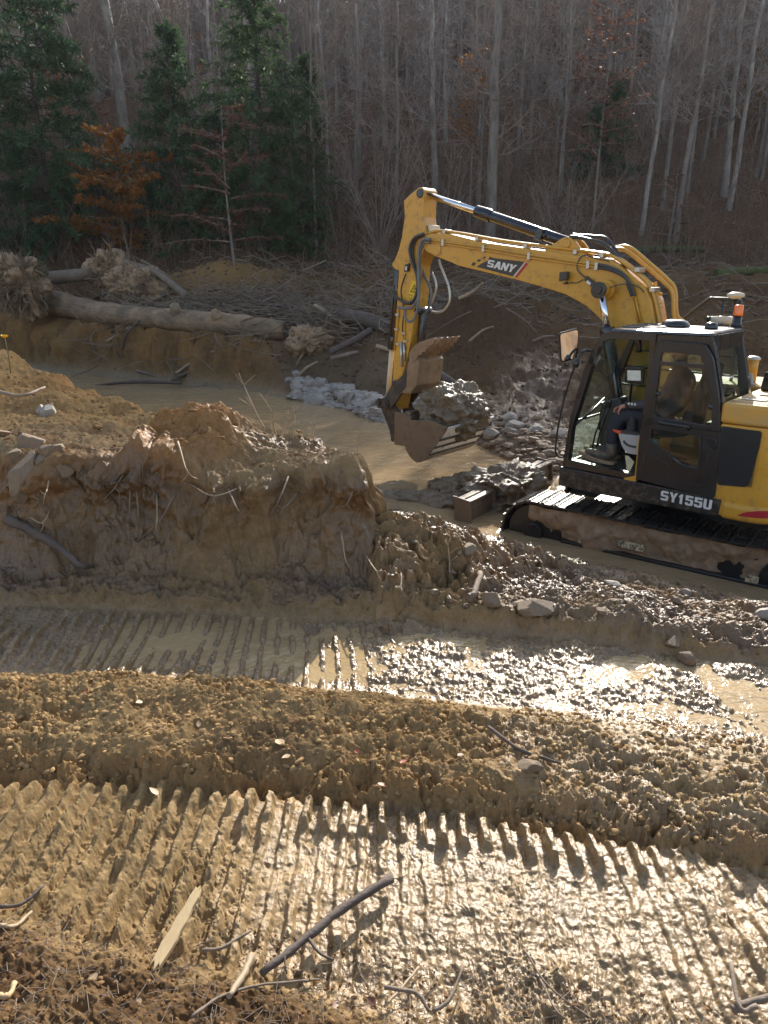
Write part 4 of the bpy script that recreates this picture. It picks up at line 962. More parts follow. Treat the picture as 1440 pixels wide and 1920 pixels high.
def clampbox(lo, hi): part(MB().box(lo, hi), 'pipe_clamp', M['clamp'], boom, bevel=0.005)
for z, x, y in (('1', 783, 690), ('1', 1238, 757), ('2', 790, 722), ('3', 375, 460), ('3', 470, 476)):
    f, l, zz = pl(z, x, y, 0.225); clampbox((f - 0.02, 0.201, zz - 0.045), (f + 0.02, 0.243, zz + 0.045))
for f in (3.5, 2.95, 2.2, 1.5, 1.15):
    zz = np.interp(f, [1.04, 2.06, 2.82, 3.46], [3.115, 3.245, 3.35, 3.488]); clampbox((f - 0.025, 0.02, zz), (f + 0.025, 0.16, zz + 0.055))
for f, z in ((0.70, 2.965), (0.5, 2.75)): clampbox((f - 0.03, -0.02, z - 0.0), (f + 0.03, 0.16, z + 0.05))
for d in (0, 0.034):
    q = [pl('3', 500, 460 + d * 900, 0.235), pl('3', 600, 480 + d * 800, 0.25), pl('3', 720, 530 + d * 700, 0.25), pl('3', 810, 610 + d * 300, 0.25), pl('3', 860 - d * 900, 700, 0.25), pl('3', 900 - d * 900, 810, 0.235)]
    part(MB().tube(spline(q, 6), 0.019, 8), 'hydraulic_hose', M['rubber'], boom)
    part(MB().tube([pl('3', 905 - d * 1000, 830, 0.225), pl('3', 935 - d * 1000, 960, 0.225), pl('3', 975 - d * 1000, 1110, 0.22)], 0.012, 8), 'boom_pipe', M['yellow'], boom)
part(MB().tube(spline([pl('3', 610, 415, 0.21), pl('3', 480, 390, 0.23), pl('3', 330, 355, 0.23), pl('3', 265, 420, 0.23), pl('3', 260, 520, 0.23), pl('3', 350, 610, 0.22)], 6), 0.008, 6), 'cable', M['rubber'], boom)
part(MB().tube(spline([pl('3', 170, 660, 0.215), pl('3', 250, 660, 0.22), pl('3', 320, 625, 0.215)], 5), 0.006, 6), 'cable', M['rubber'], boom)
part(MB().tube(spline([pl('3', 620, 715, 0.36), pl('3', 740, 680, 0.32), pl('3', 870, 680, 0.26), pl('3', 960, 720, 0.23), pl('3', 1005, 770, 0.21)], 6), 0.007, 6), 'cable', M['rubber'], boom)
sb = MB().prism([boomface('3', *p) for p in ((372, 582), (472, 660), (430, 716), (345, 630))], 0.201, 0.24)
sbx = part(sb, 'sensor_box', M['black'], boom, bevel=0.006)
part(MB().prism([boomface('3', *p) for p in ((385, 632), (425, 665), (412, 690), (368, 655))], 0.2405, 0.242), 'label', M['white'], sbx)
wl_ = MB().prism(rounded([boomface('2', *p) for p in ((1185, 905), (1270, 893), (1262, 985), (1180, 1005))], 0.01), 0.24, 0.32)
wl_.tube([pl('2', 1215, 1005, 0.28), pl('2', 1215, 1030, 0.22)], 0.012, 6).box((1.52, 0.2, 2.83), (1.56, 0.27, 2.85))
part(wl_, 'work_light', M['black'], boom, bevel=0.012)
# ---- boom cylinders
for s in (1, -1):
    L = 0.36 * s
    a, b = Vector((1.01, L, 2.77)), Vector((0.58, L, 1.15)); d = (b - a).normalized()
    k = MB().cyl(a + d * 0.47, b, 0.075, 24).cyl(a + d * 0.44, a + d * 0.56, 0.088, 24)
    cy = part(k, 'boom_cylinder', M['cylp'], bevel=0.004)
    part(MB().cyl(a, a + d * 0.5, 0.043, 20), 'piston_rod', M['chrome'], cy)
    e0 = MB().cyl((1.01, 0.205 * s, 2.77), (1.01, 0.30 * s, 2.77), 0.115, 28).cyl((1.01, 0.30 * s, 2.77), (1.01, 0.41 * s, 2.77), 0.085, 28)
    part(e0, 'rod_eye', M['yellow'], cy, bevel=0.006)
    part(MB().cyl((1.01, 0.41 * s, 2.77), (1.01, 0.455 * s, 2.77), 0.092, 28).cyl((1.01, 0.455 * s, 2.77), (1.01, 0.47 * s, 2.77), 0.05, 20), 'pin', M['black'], cy, bevel=0.006)
# ---- arm cylinder
a, b = Vector((1.62, 0, 3.30)), Vector((3.92, 0, 4.025)); d = (b - a).normalized()
k = MB().cyl(a + d * 0.06, a + d * 1.50, 0.068, 28).cyl(a + d * 1.27, a + d * 1.52, 0.082, 28).tube([a + d * 0.0 + Vector((0, 0, 0)), a + d * 0.12], 0.06, 16)
k.tube([tuple(a + d * 0.35 + Vector((0, 0.085, 0.0))), tuple(a + d * 1.36 + Vector((0, 0.085, 0.0)))], 0.016, 8)
k.box((2.0, -0.08, 3.36), (2.09, 0.1, 3.50), rot=Matrix.Rotation(R(-17.5), 3, 'Y'))
ac = part(k, 'arm_cylinder', M['cylp'], bevel=0.006)
part(MB().cyl(a + d * 1.5, b, 0.041, 24), 'piston_rod', M['chrome'], ac)
part(MB().cyl((3.935, -0.10, 4.03), (3.935, 0.10, 4.03), 0.075, 24), 'rod_eye', M['steel'], ac, bevel=0.006)
bk_ = MB()
for s0, s1 in ((0.085, 0.125), (-0.125, -0.085)): bk_.prism(rounded([(1.95, 3.22), (1.72, 3.36), (1.62, 3.39), (1.52, 3.33), (1.35, 3.14)], 0.04), s0, s1)
bk_.cyl((1.62, -0.15, 3.30), (1.62, 0.15, 3.30), 0.045, 18)
part(bk_, 'cylinder_bracket', M['yellow'], boom, bevel=0.006)
for i, L in enumerate((0.10, 0.02)):
    part(MB().tube(spline([pl('3', 170 + 30 * i, 145 - 25 * i, L), pl('3', 260, 150 - 20 * i, L), pl('3', 420, 185 - 45 * i, L), pl('3', 540 + 30 * i, 215 - 55 * i, L), pl('3', 640 + 25 * i, 300 - 40 * i, L), pl('3', 720 + 20 * i, 390 - 15 * i, L), pl('3', 810 + 20 * i, 475, L)], 6), 0.022, 8), 'hydraulic_hose', M['rubber'], boom)
# ---- arm
AFR = [(3.97, 4.105), (4.10, 4.04), (4.24, 3.955), (4.22, 3.74), (4.27, 3.48), (4.33, 3.30), (4.40, 3.17), (4.33, 3.10), (4.325, 3.0), (4.36, 2.51), (4.41, 1.92), (4.43, 1.43), (4.45, 1.02), (4.42, 0.93), (4.35, 0.93)]
ARE = [(4.29, 1.2), (4.25, 1.45), (4.15, 1.72), (4.08, 2.0), (4.02, 2.30), (3.98, 2.71), (3.96, 3.08), (3.90, 3.2), (3.82, 3.34), (3.79, 3.45), (3.83, 3.54), (3.88, 3.72), (3.87, 3.95), (3.86, 4.06), (3.90, 4.105)]
arm = part(MB().prism(AFR + ARE, -0.15, 0.15), 'arm', M['yellow'], bevel=0.012, seg=3)
an = MB().cyl((3.935, -0.165, 4.03), (3.935, 0.168, 4.03), 0.06, 24).cyl((3.79, -0.17, 3.37), (3.79, 0.17, 3.37), 0.08, 24)
part(an, 'pin', M['black'], arm, bevel=0.006)
part(MB().prism([(3.84, 3.62), (3.80, 3.62), (3.77, 3.50), (3.80, 3.48)], -0.14, 0.10), 'stop_block', M['cream'], arm, bevel=0.006)
dk = MB().prism([boomface('1', *p, L=0.153) for p in ((432, 1112), (495, 1128), (490, 1270), (450, 1338), (383, 1335))], 0.1505, 0.153)
dkp = part(dk, 'warning_sticker', M['sticker'], arm)
tw = MB()
ta, tb, tcx = [boomface('1', *p, L=0.154) for p in ((420, 1240), (465, 1165), (485, 1250))]
for p, q in ((ta, tb), (tb, tcx), (tcx, ta)): tw.tube([(p[0], 0.1545, p[1]), (q[0], 0.1545, q[1])], 0.006, 4)
for z0 in (2.73, 2.755): tw.box((4.0, 0.153, z0), (4.03, 0.155, z0 + 0.012))
for p, q in zip(((405, 1275), (435, 1280), (430, 1325), (400, 1322)), ((435, 1280), (430, 1325), (400, 1322), (405, 1275))):
    u, v = boomface('1', *p, L=0.154), boomface('1', *q, L=0.154); tw.tube([(u[0], 0.1545, u[1]), (v[0], 0.1545, v[1])], 0.004, 4)
part(tw, 'warning_symbol', M['decalk'], dkp)
sn = MB().prism(rounded([boomface('1', *p, L=0.17) for p in ((365, 935), (410, 920), (400, 1015), (352, 1020))], 0.012), 0.151, 0.19)
snp = part(sn, 'sensor', M['black'], arm, bevel=0.006)
part(MB().prism([boomface('1', *p, L=0.19) for p in ((362, 960), (378, 955), (375, 1000), (358, 1003))], 0.1905, 0.192), 'label', M['white'], snp)
# bucket cylinder on the arm's outer side
a, b = Vector((4.455, 0, 3.10)), Vector((4.67, 0, 1.04)); d = (b - a).normalized()
k = MB().cyl(a + d * 0.04, a + d * 1.24, 0.062, 24).cyl(a + d * 1.06, a + d * 1.26, 0.074, 24).tube([tuple(a + d * 0.3 + Vector((0.0, 0.075, 0))), tuple(a + d * 1.2 + Vector((0.0, 0.075, 0)))], 0.015, 8)
k.box((4.38, -0.1, 2.62), (4.46, 0.13, 2.74))
bc = part(k, 'bucket_cylinder', M['cylp'], bevel=0.005)
part(MB().cyl(a + d * 1.25, b, 0.040, 20), 'piston_rod', M['cream'], bc)  # chrome rod coloured cream, its tan reflection put into the colour
brk = MB()
for s0, s1 in ((0.075, 0.11), (-0.11, -0.075)): brk.prism(rounded([(4.33, 3.25), (4.42, 3.18), (4.50, 3.10), (4.44, 3.04), (4.32, 3.0)], 0.03), s0, s1)
part(brk, 'cylinder_bracket', M['yellow'], arm, bevel=0.005)
# hoses over the arm
H = [([(640, 655), (560, 655), (515, 760), (505, 1000), (512, 1200), (500, 1400), (460, 1545), (400, 1580), (360, 1530), (352, 1450)], 0.27, 0.021, 'hosegrey'),
     ([(640, 690), (575, 690), (530, 790), (520, 1000), (515, 1180), (500, 1320), (430, 1420), (350, 1425), (275, 1415)], 0.24, 0.021, 'hosegrey'),
     ([(570, 590), (460, 640), (410, 760), (435, 900), (490, 1060), (495, 1220), (450, 1340), (370, 1370), (280, 1320), (230, 1290)], 0.21, 0.022, 'rubber'),
     ([(560, 600), (480, 650), (440, 760), (455, 920), (500, 1080), (490, 1240), (440, 1360), (360, 1372)], 0.18, 0.022, 'rubber'),
     ([(520, 800), (560, 1030), (620, 1150), (650, 1290), (620, 1430), (560, 1495), (490, 1490)], 0.02, 0.020, 'hosegrey'),
     ([(660, 1030), (700, 1130), (705, 1220), (660, 1350), (640, 1370)], -0.1, 0.018, 'clamp'),
     ([(735, 880), (760, 960), (800, 1060), (845, 1180), (860, 1290), (850, 1370), (790, 1450), (720, 1475), (640, 1465)], -0.12, 0.018, 'clamp')]
for pts, L, r_, mk in H:
    part(MB().tube(spline([pl('1', x, y, L) for x, y in pts], 6), r_, 8), 'hydraulic_hose', M[mk], arm)
part(MB().tube(spline([pl('1', x, y, 0.16) for x, y in ((365, 1040), (325, 1150), (310, 1240), (330, 1360), (345, 1480), (325, 1640), (345, 1780), (365, 1900))], 6), 0.009, 6), 'cable', M['rubber'], arm)
for xs in ((285, 275, 255, 235), (355, 350, 350, 345)):
    part(MB().tube([pl('1', xs[0], 1440, 0.165), pl('1', xs[1], 1560, 0.165), pl('1', xs[2], 1750, 0.165), pl('1', xs[3], 1900, 0.165)], 0.012, 8), 'arm_pipe', M['yellow'], arm)
for x, y in ((275, 1500), (265, 1665), (345, 1710), (365, 1800), (280, 1830)):
    f, l, zz = pl('1', x, y, 0.165); part(MB().box((f - 0.035, 0.151, zz - 0.015), (f + 0.035, 0.19, zz + 0.015)), 'hose_coupling', M['clamp'], arm, bevel=0.004)
f, l, zz = pl('1', 310, 1900, 0.17)
part(MB().cyl((f, 0.17, zz + 0.12), (f - 0.02, 0.17, zz - 0.25), 0.022, 10), 'hose_fitting', M['clamp'], arm)
part(MB().cyl((f - 0.06, 0.17, zz + 0.1), (f - 0.08, 0.17, zz - 0.16), 0.02, 10), 'hose_fitting', M['clamp'], arm)
tcy = MB().cyl((3.96, 0, 2.45), (4.02, 0, 1.62), 0.06, 16).cyl((3.96, -0.16, 2.45), (3.96, 0.16, 2.45), 0.05, 16)
part(tcy, 'thumb_cylinder', M['cylp'], bevel=0.006)
# ---- linkage and coupler
lk = MB()
for s in (1, -1):
    l0 = 0.165 * s; l1 = 0.205 * s
    lk.prism(rounded([(4.36, 1.40), (4.30, 1.32), (4.55, 0.94), (4.70, 0.93), (4.76, 1.02), (4.70, 1.10), (4.56, 1.10)], 0.04), min(l0, l1), max(l0, l1))
    m0, m1 = sorted((0.10 * s, 0.15 * s))
    lk.prism(rounded([(4.75, 1.05), (4.64, 1.06), (4.30, 0.52), (4.33, 0.42), (4.42, 0.44)], 0.04), m0, m1)
for f, z in ((4.33, 1.36), (4.69, 1.02), (4.36, 0.48), (4.40, 0.98)): lk.cyl((f, -0.23, z), (f, 0.23, z), 0.045, 18)
part(lk, 'bucket_linkage', M['steel'], bevel=0.006)
cp = MB()
for s0, s1 in ((0.17, 0.21), (-0.21, -0.17)): cp.prism(rounded([(4.50, 1.03), (4.38, 1.07), (4.15, 0.80), (4.02, 0.74), (4.02, 0.48), (4.24, 0.40), (4.42, 0.48), (4.50, 0.85)], 0.05), s0, s1)
cp.box((4.02, -0.17, 0.50), (4.22, 0.17, 0.62))
part(cp, 'quick_coupler', M['steel'], bevel=0.01)
# ---- thumb: dark curved base plates and tan serrated tines
tp = MB()
for s0, s1 in ((0.225, 0.265), (-0.265, -0.225)): tp.prism(rounded([(4.52, 1.07), (4.43, 1.24), (4.26, 1.42), (4.10, 1.53), (4.06, 1.66), (3.99, 1.85), (3.97, 1.74), (4.02, 1.34), (4.19, 1.18), (4.29, 1.06), (4.37, 0.97), (4.48, 0.96)], 0.05), s0, s1)
tp.cyl((4.46, -0.30, 1.03), (4.46, 0.30, 1.03), 0.07, 20).cyl((4.46, 0.30, 1.03), (4.46, 0.315, 1.03), 0.04, 16)
th = part(tp, 'thumb', M['steel'], bevel=0.008)
body = [(4.02, 1.70), (4.04, 1.34), (4.14, 1.24), (3.96, 1.24), (3.84, 1.38), (3.78, 1.74), (3.90, 1.84)]
part(MB().prism(body, -0.30, 0.29), 'thumb_plate', M['thumbm'], th, bevel=0.012)
for i, L in enumerate((0.27, 0.13, -0.01, -0.15, -0.29)):
    ext = 0.0
    t_ = [(3.97, 1.73), (3.98, 1.84), (3.90, 1.95), (3.78, 2.02), (3.62, 2.065), (3.50, 2.09), (3.485, 2.085)]
    bt = [(3.52, 2.03), (3.55, 1.985), (3.59, 1.985), (3.61, 1.935), (3.66, 1.93), (3.68, 1.88), (3.73, 1.885), (3.75, 1.83), (3.80, 1.83), (3.83, 1.77), (3.90, 1.72)]
    part(MB().prism(t_ + bt, L, L + 0.035), 'tine', M['thumbm'], th, bevel=0.005)
# ---- bucket
BP = [(3.86, 0.87), (3.85, 0.72), (3.82, 0.58), (3.75, 0.44), (3.66, 0.35), (3.56, 0.305), (3.46, 0.335), (3.36, 0.42), (3.18, 0.655), (3.0, 0.895)]
SPb = [p[:2] for p in spline([(a, b, 0) for a, b in BP], 3)]
def inward(poly, t):
    out = []
    for i in range(len(poly)):
        p, q = np.array(poly[max(i - 1, 0)]), np.array(poly[min(i + 1, len(poly) - 1)])
        e = (q - p) / np.linalg.norm(q - p); out.append(tuple(np.array(poly[i]) + t * np.array([e[1] * -1, e[0]]) * -1))
    return out
inn = inward(SPb, 0.02)
if inn[len(inn) // 2][1] < SPb[len(inn) // 2][1]: inn = inward(SPb, -0.02)
kcut = 21
sh = MB().prism(SPb[:kcut + 1] + inn[:kcut + 1][::-1], -0.575, 0.575)
bucket = part(sh, 'bucket', M['bucketm'])
flp = MB().prism(SPb[kcut:] + inn[kcut:][::-1], -0.575, 0.575)
part(flp, 'cutting_edge', M['polish'], bucket)
for s0, s1 in ((0.575, 0.605), (-0.605, -0.575)):
    part(MB().prism([(3.88, 0.90), (3.30, 0.965), (3.01, 0.91)] + SPb[::-1][1:], s0, s1), 'side_plate', M['bucketm'], bucket, bevel=0.006)
wbr = MB()
for f, z in ((3.33, 0.455), (3.24, 0.575), (3.14, 0.70)): wbr.box((f - 0.018, -0.57, z - 0.012), (f + 0.012, 0.60, z + 0.012), rot=Matrix.Rotation(R(53), 3, 'Y'))
part(wbr, 'wear_bar', M['steel'], bucket)
er = MB()
for s0, s1 in ((0.225, 0.26), (-0.26, -0.225)): er.prism([(4.30, 0.92), (3.86, 0.95), (3.84, 0.60), (3.95, 0.42), (4.30, 0.40)], s0, s1)
er.box((3.80, 0.05, 0.86), (3.98, 0.45, 0.94)).box((3.84, 0.2, 0.94), (3.94, 0.42, 1.0))
part(er, 'bucket_ear', M['bucketm'], bucket, bevel=0.008)
# ---- loads of earth
from mathutils import noise as mnoise
def lump(name, c, rad, amp, mat, sd, n=46, flat_=0.0):
    """rough clod heap: a dense ball pushed about by solid noise."""
    th_ = np.linspace(0, np.pi, n); ph = np.linspace(0, 2 * np.pi, 2 * n, endpoint=False)
    T, P_ = np.meshgrid(th_, ph, indexing='ij')
    d3 = np.stack([np.sin(T) * np.cos(P_), np.sin(T) * np.sin(P_), np.cos(T)], -1).reshape(-1, 3)
    rd = np.array(rad); off = Vector((sd * 3.7, sd * 1.3, -sd * 2.1)); V = np.zeros_like(d3)
    for i, d in enumerate(d3):
        p = Vector(d * rd)
        k = 1 + amp * (0.55 * mnoise.noise(p * 2.6 + off) + 0.42 * (0.35 - abs(mnoise.noise(p * 5.5 + off)) * 1.6) + 0.16 * mnoise.fractal(p * 13 + off, 0.7, 2.1, 4))
        V[i] = d * rd * k
    if flat_: V[:, 2] = np.maximum(V[:, 2], -flat_)
    m = 2 * n; I = np.arange(n * m).reshape(n, m)
    Fq = np.stack([I[:-1], np.roll(I[:-1], -1, 1), np.roll(I[1:], -1, 1), I[1:]], -1).reshape(-1, 4)[:, ::-1]
    o = np_mesh(name, V, Fq, mat)
    o.location = c
    return o
ld = lump('dirt_load', world(3.38, -0.06, 1.0), (0.45, 0.56, 0.38), 0.62, M['wetmud'], 3, 110)
ld.rotation_euler = (0, 0, HEAD)
tag(ld, 'heap of wet brown earth filling the excavator bucket', 'earth heap')
mp_ = lump('mud_heap', world(2.30, 0.15, 0.0), (0.50, 0.85, 0.36), 0.7, M['wetmud'], 23, 110)
mp_.rotation_euler = (0, 0, HEAD + UA)
tag(mp_, 'heap of wet mud pushed up over the dozer blade', 'mud heap')
mp2 = lump('mud_heap', world(2.75, 0.35, -0.08), (0.55, 0.65, 0.27), 0.8, M['wetmud'], 29, 90)
mp2.rotation_euler = (0, 0, HEAD)
tag(mp2, 'low dark mud bank in the water just beyond the dozer blade', 'mud heap')
mp3 = lump('mud_heap', Vector((0.55, 9.25, -0.08)), (0.75, 0.16, 0.15), 0.8, M['wetmud'], 37, 80)
mp3.rotation_euler = (0, 0, R(-28))
tag(mp3, 'thin strip of mud breaking the water below the bucket', 'mud heap')
# ================================================================== OPERATOR
M['shirt'] = pbr('grey_shirt', (0.075, 0.072, 0.085), 0.85, var=0.2, bump=0.25, bscale=60)
M['jeans'] = pbr('dark_trousers', (0.030, 0.032, 0.045), 0.85, var=0.25, bump=0.25, bscale=60)
M['skin'] = pbr('skin', (0.55, 0.27, 0.19), 0.5, var=0.08, bump=0.05)
M['boot'] = pbr('boot_rubber', (0.05, 0.055, 0.055), 0.5, var=0.3, dirt=((0.20, 0.14, 0.085), 0.45, 0.62, 9.0, 0.85), bump=0.2)
M['hair'] = pbr('hair', (0.05, 0.035, 0.025), 0.8, var=0.3)
PE = empty('person', world(-0.06, 0.78, 1.42), HEAD)
tag(PE, 'seated operator in grey sweatshirt and dark trousers, muddy boot in the open cab', 'person')
def skin(name, verts, edges, radii, mat, par, sub=2):
    me = bpy.data.meshes.new(name)
    o0 = Vector((-0.06, 0.78, 1.42))
    me.from_pydata([tuple(Vector(v) - o0) for v in verts], edges, [])
    o = bpy.data.objects.new(name, me); COL.objects.link(o); o.parent = par
    m = o.modifiers.new('skin', 'SKIN'); m.use_smooth_shade = True
    for sv_, r_ in zip(me.skin_vertices[0].data, radii):
        sv_.radius = (r_, r_) if not hasattr(r_, '__len__') else r_
    me.skin_vertices[0].data[0].use_root = True
    s = o.modifiers.new('sub', 'SUBSURF'); s.levels = sub; s.render_levels = sub
    me.materials.append(mat)
    return o
# body: pelvis, spine, neck, head, both arms and both legs as one surface
bv = [(-0.08, 0.74, 1.45), (-0.14, 0.74, 1.62), (-0.17, 0.74, 1.80), (-0.16, 0.74, 1.94), (-0.14, 0.74, 2.02), (-0.12, 0.74, 2.10), (-0.11, 0.74, 2.20),
      (-0.16, 0.90, 1.92), (-0.06, 0.97, 1.68), (0.06, 0.985, 1.62), (0.30, 0.955, 1.575),
      (-0.16, 0.58, 1.92), (-0.02, 0.52, 1.68), (0.22, 0.50, 1.60),
      (0.02, 0.86, 1.47), (0.36, 0.93, 1.47), (0.44, 0.935, 1.28), (0.43, 0.935, 1.12),
      (0.02, 0.64, 1.47), (0.38, 0.64, 1.47), (0.50, 0.66, 1.22), (0.52, 0.66, 1.0)]
be = [(0, 1), (1, 2), (2, 3), (3, 4), (4, 5), (5, 6), (3, 7), (7, 8), (8, 9), (9, 10), (3, 11), (11, 12), (12, 13), (0, 14), (14, 15), (15, 16), (16, 17), (0, 18), (18, 19), (19, 20), (20, 21)]
br = [0.15, 0.145, 0.155, 0.12, 0.062, 0.085, 0.08, 0.075, 0.058, 0.055, 0.040, 0.075, 0.055, 0.04, 0.095, 0.078, 0.068, 0.060, 0.095, 0.078, 0.068, 0.06]
body_ = skin('body', bv, be, br, M['shirt'], PE)
# trousers and sweatshirt share the surface; the trouser legs are a sleeve of their own just outside it
tv = [(-0.08, 0.74, 1.42), (0.02, 0.86, 1.465), (0.36, 0.93, 1.468), (0.445, 0.935, 1.28), (0.435, 0.935, 1.10), (0.02, 0.64, 1.465), (0.38, 0.64, 1.468), (0.50, 0.66, 1.22), (0.52, 0.66, 1.0)]
te = [(0, 1), (1, 2), (2, 3), (3, 4), (0, 5), (5, 6), (6, 7), (7, 8)]
skin('trousers', tv, te, [0.152, 0.104, 0.087, 0.078, 0.070, 0.104, 0.087, 0.078, 0.07], M['jeans'], PE)
PO = (-0.06 - 0, 0.78, 1.42)
def pp_(mb, name, mat, bevel=0.0): return mb.build(name, mat, PE, bevel, 2, off=(0.06, -0.78, -1.42))
# head over the neck, face and hair
hv = MB().lathe([(0.03, 2.09), (0.07, 2.11), (0.088, 2.16), (0.092, 2.22), (0.085, 2.27), (0.06, 2.31), (0.01, 2.325)], (-0.115, 0.74, 0), 20, 1.1, 0.88)
hv.tube([(-0.02, 0.74, 2.23), (0.006, 0.74, 2.195), (-0.02, 0.74, 2.185)], [0.008, 0.016, 0.008], 8)
hv.tube([(-0.10, 0.825, 2.23), (-0.11, 0.832, 2.20), (-0.10, 0.822, 2.17)], [0.012, 0.016, 0.010], 8).tube([(-0.10, 0.655, 2.23), (-0.11, 0.648, 2.20), (-0.10, 0.658, 2.17)], [0.012, 0.016, 0.010], 8)
pp_(hv, 'head', M['skin'])
ey = MB()
for l in (0.71, 0.77): ey.lathe([(0.002, -0.009), (0.009, 0), (0.002, 0.009)], (-0.022, l, 2.225), 10)
ey.tube([(-0.018, 0.715, 2.15), (-0.014, 0.74, 2.148), (-0.018, 0.765, 2.15)], 0.005, 6)
pp_(ey, 'face', M['hair'])
pp_(MB().lathe([(0.095, 2.22), (0.094, 2.26), (0.075, 2.31), (0.03, 2.34), (0.005, 2.345)], (-0.13, 0.74, 0), 20, 1.08, 0.92), 'hair', M['hair'])
# left hand resting on the knee by the joystick: palm, four fingers, thumb
pv = [(0.30, 0.955, 1.575), (0.345, 0.952, 1.562), (0.395, 0.95, 1.545)]
skin('palm', pv, [(0, 1), (1, 2)], [(0.030, 0.028), (0.042, 0.026), (0.045, 0.022)], M['skin'], PE)
for i, (l, ln) in enumerate(((0.985, 0.80), (0.962, 0.95), (0.940, 1.0), (0.920, 0.9))):
    f0 = 0.40
    fv = [(f0, l, 1.545), (f0 + 0.028 * ln, l, 1.533), (f0 + 0.043 * ln, l, 1.508), (f0 + 0.038 * ln, l, 1.485 - 0.004 * i)]
    skin('finger', fv, [(0, 1), (1, 2), (2, 3)], [0.0115, 0.0105, 0.0095, 0.008], M['skin'], PE, 1)
skin('thumb', [(0.345, 0.985, 1.555), (0.365, 1.005, 1.53), (0.372, 1.008, 1.50), (0.368, 1.0, 1.475)], [(0, 1), (1, 2), (2, 3)], [0.014, 0.0125, 0.011, 0.009], M['skin'], PE, 1)
skin('right_hand', [(0.22, 0.50, 1.60), (0.27, 0.50, 1.58), (0.31, 0.50, 1.55)], [(0, 1), (1, 2)], [0.03, 0.042, 0.03], M['skin'], PE)
pp_(MB().tube([(0.285, 0.957, 1.58), (0.305, 0.955, 1.574)], 0.046, 16).box((0.283, 0.985, 1.585), (0.312, 1.008, 1.612)), 'watch', M['rubber'])
sg = MB()
for i in range(3): sg.box((0.17 + i * 0.035, 1.043, 1.60), (0.19 + i * 0.035, 1.046, 1.625), rot=Matrix.Rotation(R(30), 3, 'Y'))
pp_(sg, 'sleeve_print', M['white'])
for l, dx in ((0.935, 0.0), (0.66, 0.08)):
    b_ = skin('boot', [(0.432 + dx, l, 1.16), (0.43 + dx, l, 1.05), (0.44 + dx, l, 0.965), (0.56 + dx, l, 0.965), (0.68 + dx, l, 0.985), (0.755 + dx, l, 0.99)], [(0, 1), (1, 2), (2, 3), (3, 4), (4, 5)], [0.080, 0.076, 0.072, (0.062, 0.066), (0.055, 0.052), (0.038, 0.036)], M['boot'], PE)
    so_ = MB().prism(rounded([(0.37 + dx, 0.886), (0.37 + dx, 0.925), (0.52 + dx, 0.93), (0.66 + dx, 0.955), (0.80 + dx, 1.00), (0.815 + dx, 0.96), (0.68 + dx, 0.90), (0.54 + dx, 0.884)], 0.02), l - 0.055, l + 0.06)
    pp_(so_, 'boot_sole', M['drymud'], 0.012)
# ================================================================== WOODED HILLSIDE
M['bark_pale'] = pbr('pale_bark', (0.31, 0.28, 0.25), 0.85, var=0.35, vscale=5, dirt=((0.11, 0.095, 0.08), 0.45, 0.7, 3.0, 0.9), bump=0.4, bscale=25, stretch=(1, 1, 0.3))
M['bark_grey'] = pbr('grey_bark', (0.22, 0.19, 0.165), 0.9, var=0.35, vscale=6, dirt=((0.07, 0.058, 0.05), 0.5, 0.7, 4.0, 0.9), bump=0.5, bscale=25, stretch=(1, 1, 0.25))
M['twig'] = pbr('twig_bark', (0.26, 0.205, 0.17), 0.85, var=0.3, vscale=1.5)
M['bark_dark'] = pbr('dark_bark', (0.07, 0.055, 0.045), 0.9, var=0.3, vscale=6)
M['needle'] = leaf_mat('needles', [(0.036, 0.080, 0.040), (0.062, 0.120, 0.054), (0.092, 0.155, 0.070), (0.046, 0.094, 0.050)], 0.6, 0.4)
M['needle_l'] = leaf_mat('young_needles', [(0.042, 0.080, 0.032), (0.075, 0.130, 0.050), (0.100, 0.155, 0.068), (0.038, 0.076, 0.038)], 0.6, 0.45)
M['beech'] = leaf_mat('orange_beech_leaves', [(0.22, 0.085, 0.022), (0.34, 0.14, 0.035), (0.26, 0.13, 0.03), (0.15, 0.07, 0.025)], 0.6, 0.4)
M['beech_b'] = leaf_mat('bright_beech_leaves', [(0.36, 0.13, 0.025), (0.50, 0.20, 0.04), (0.36, 0.19, 0.04), (0.24, 0.11, 0.03)], 0.6, 0.45)
M['beech2'] = leaf_mat('russet_leaves', [(0.17, 0.075, 0.045), (0.25, 0.12, 0.075), (0.12, 0.055, 0.035), (0.20, 0.085, 0.04)], 0.6, 0.4)
M['rhodo'] = leaf_mat('evergreen_leaves', [(0.010, 0.026, 0.013), (0.018, 0.040, 0.018), (0.028, 0.055, 0.024)], 0.35, 0.15)
M['litterleaf'] = leaf_mat('fallen_leaves', [(0.13, 0.065, 0.035), (0.22, 0.115, 0.06), (0.28, 0.17, 0.10), (0.08, 0.05, 0.035), (0.20, 0.085, 0.035)], 0.7, 0.1)
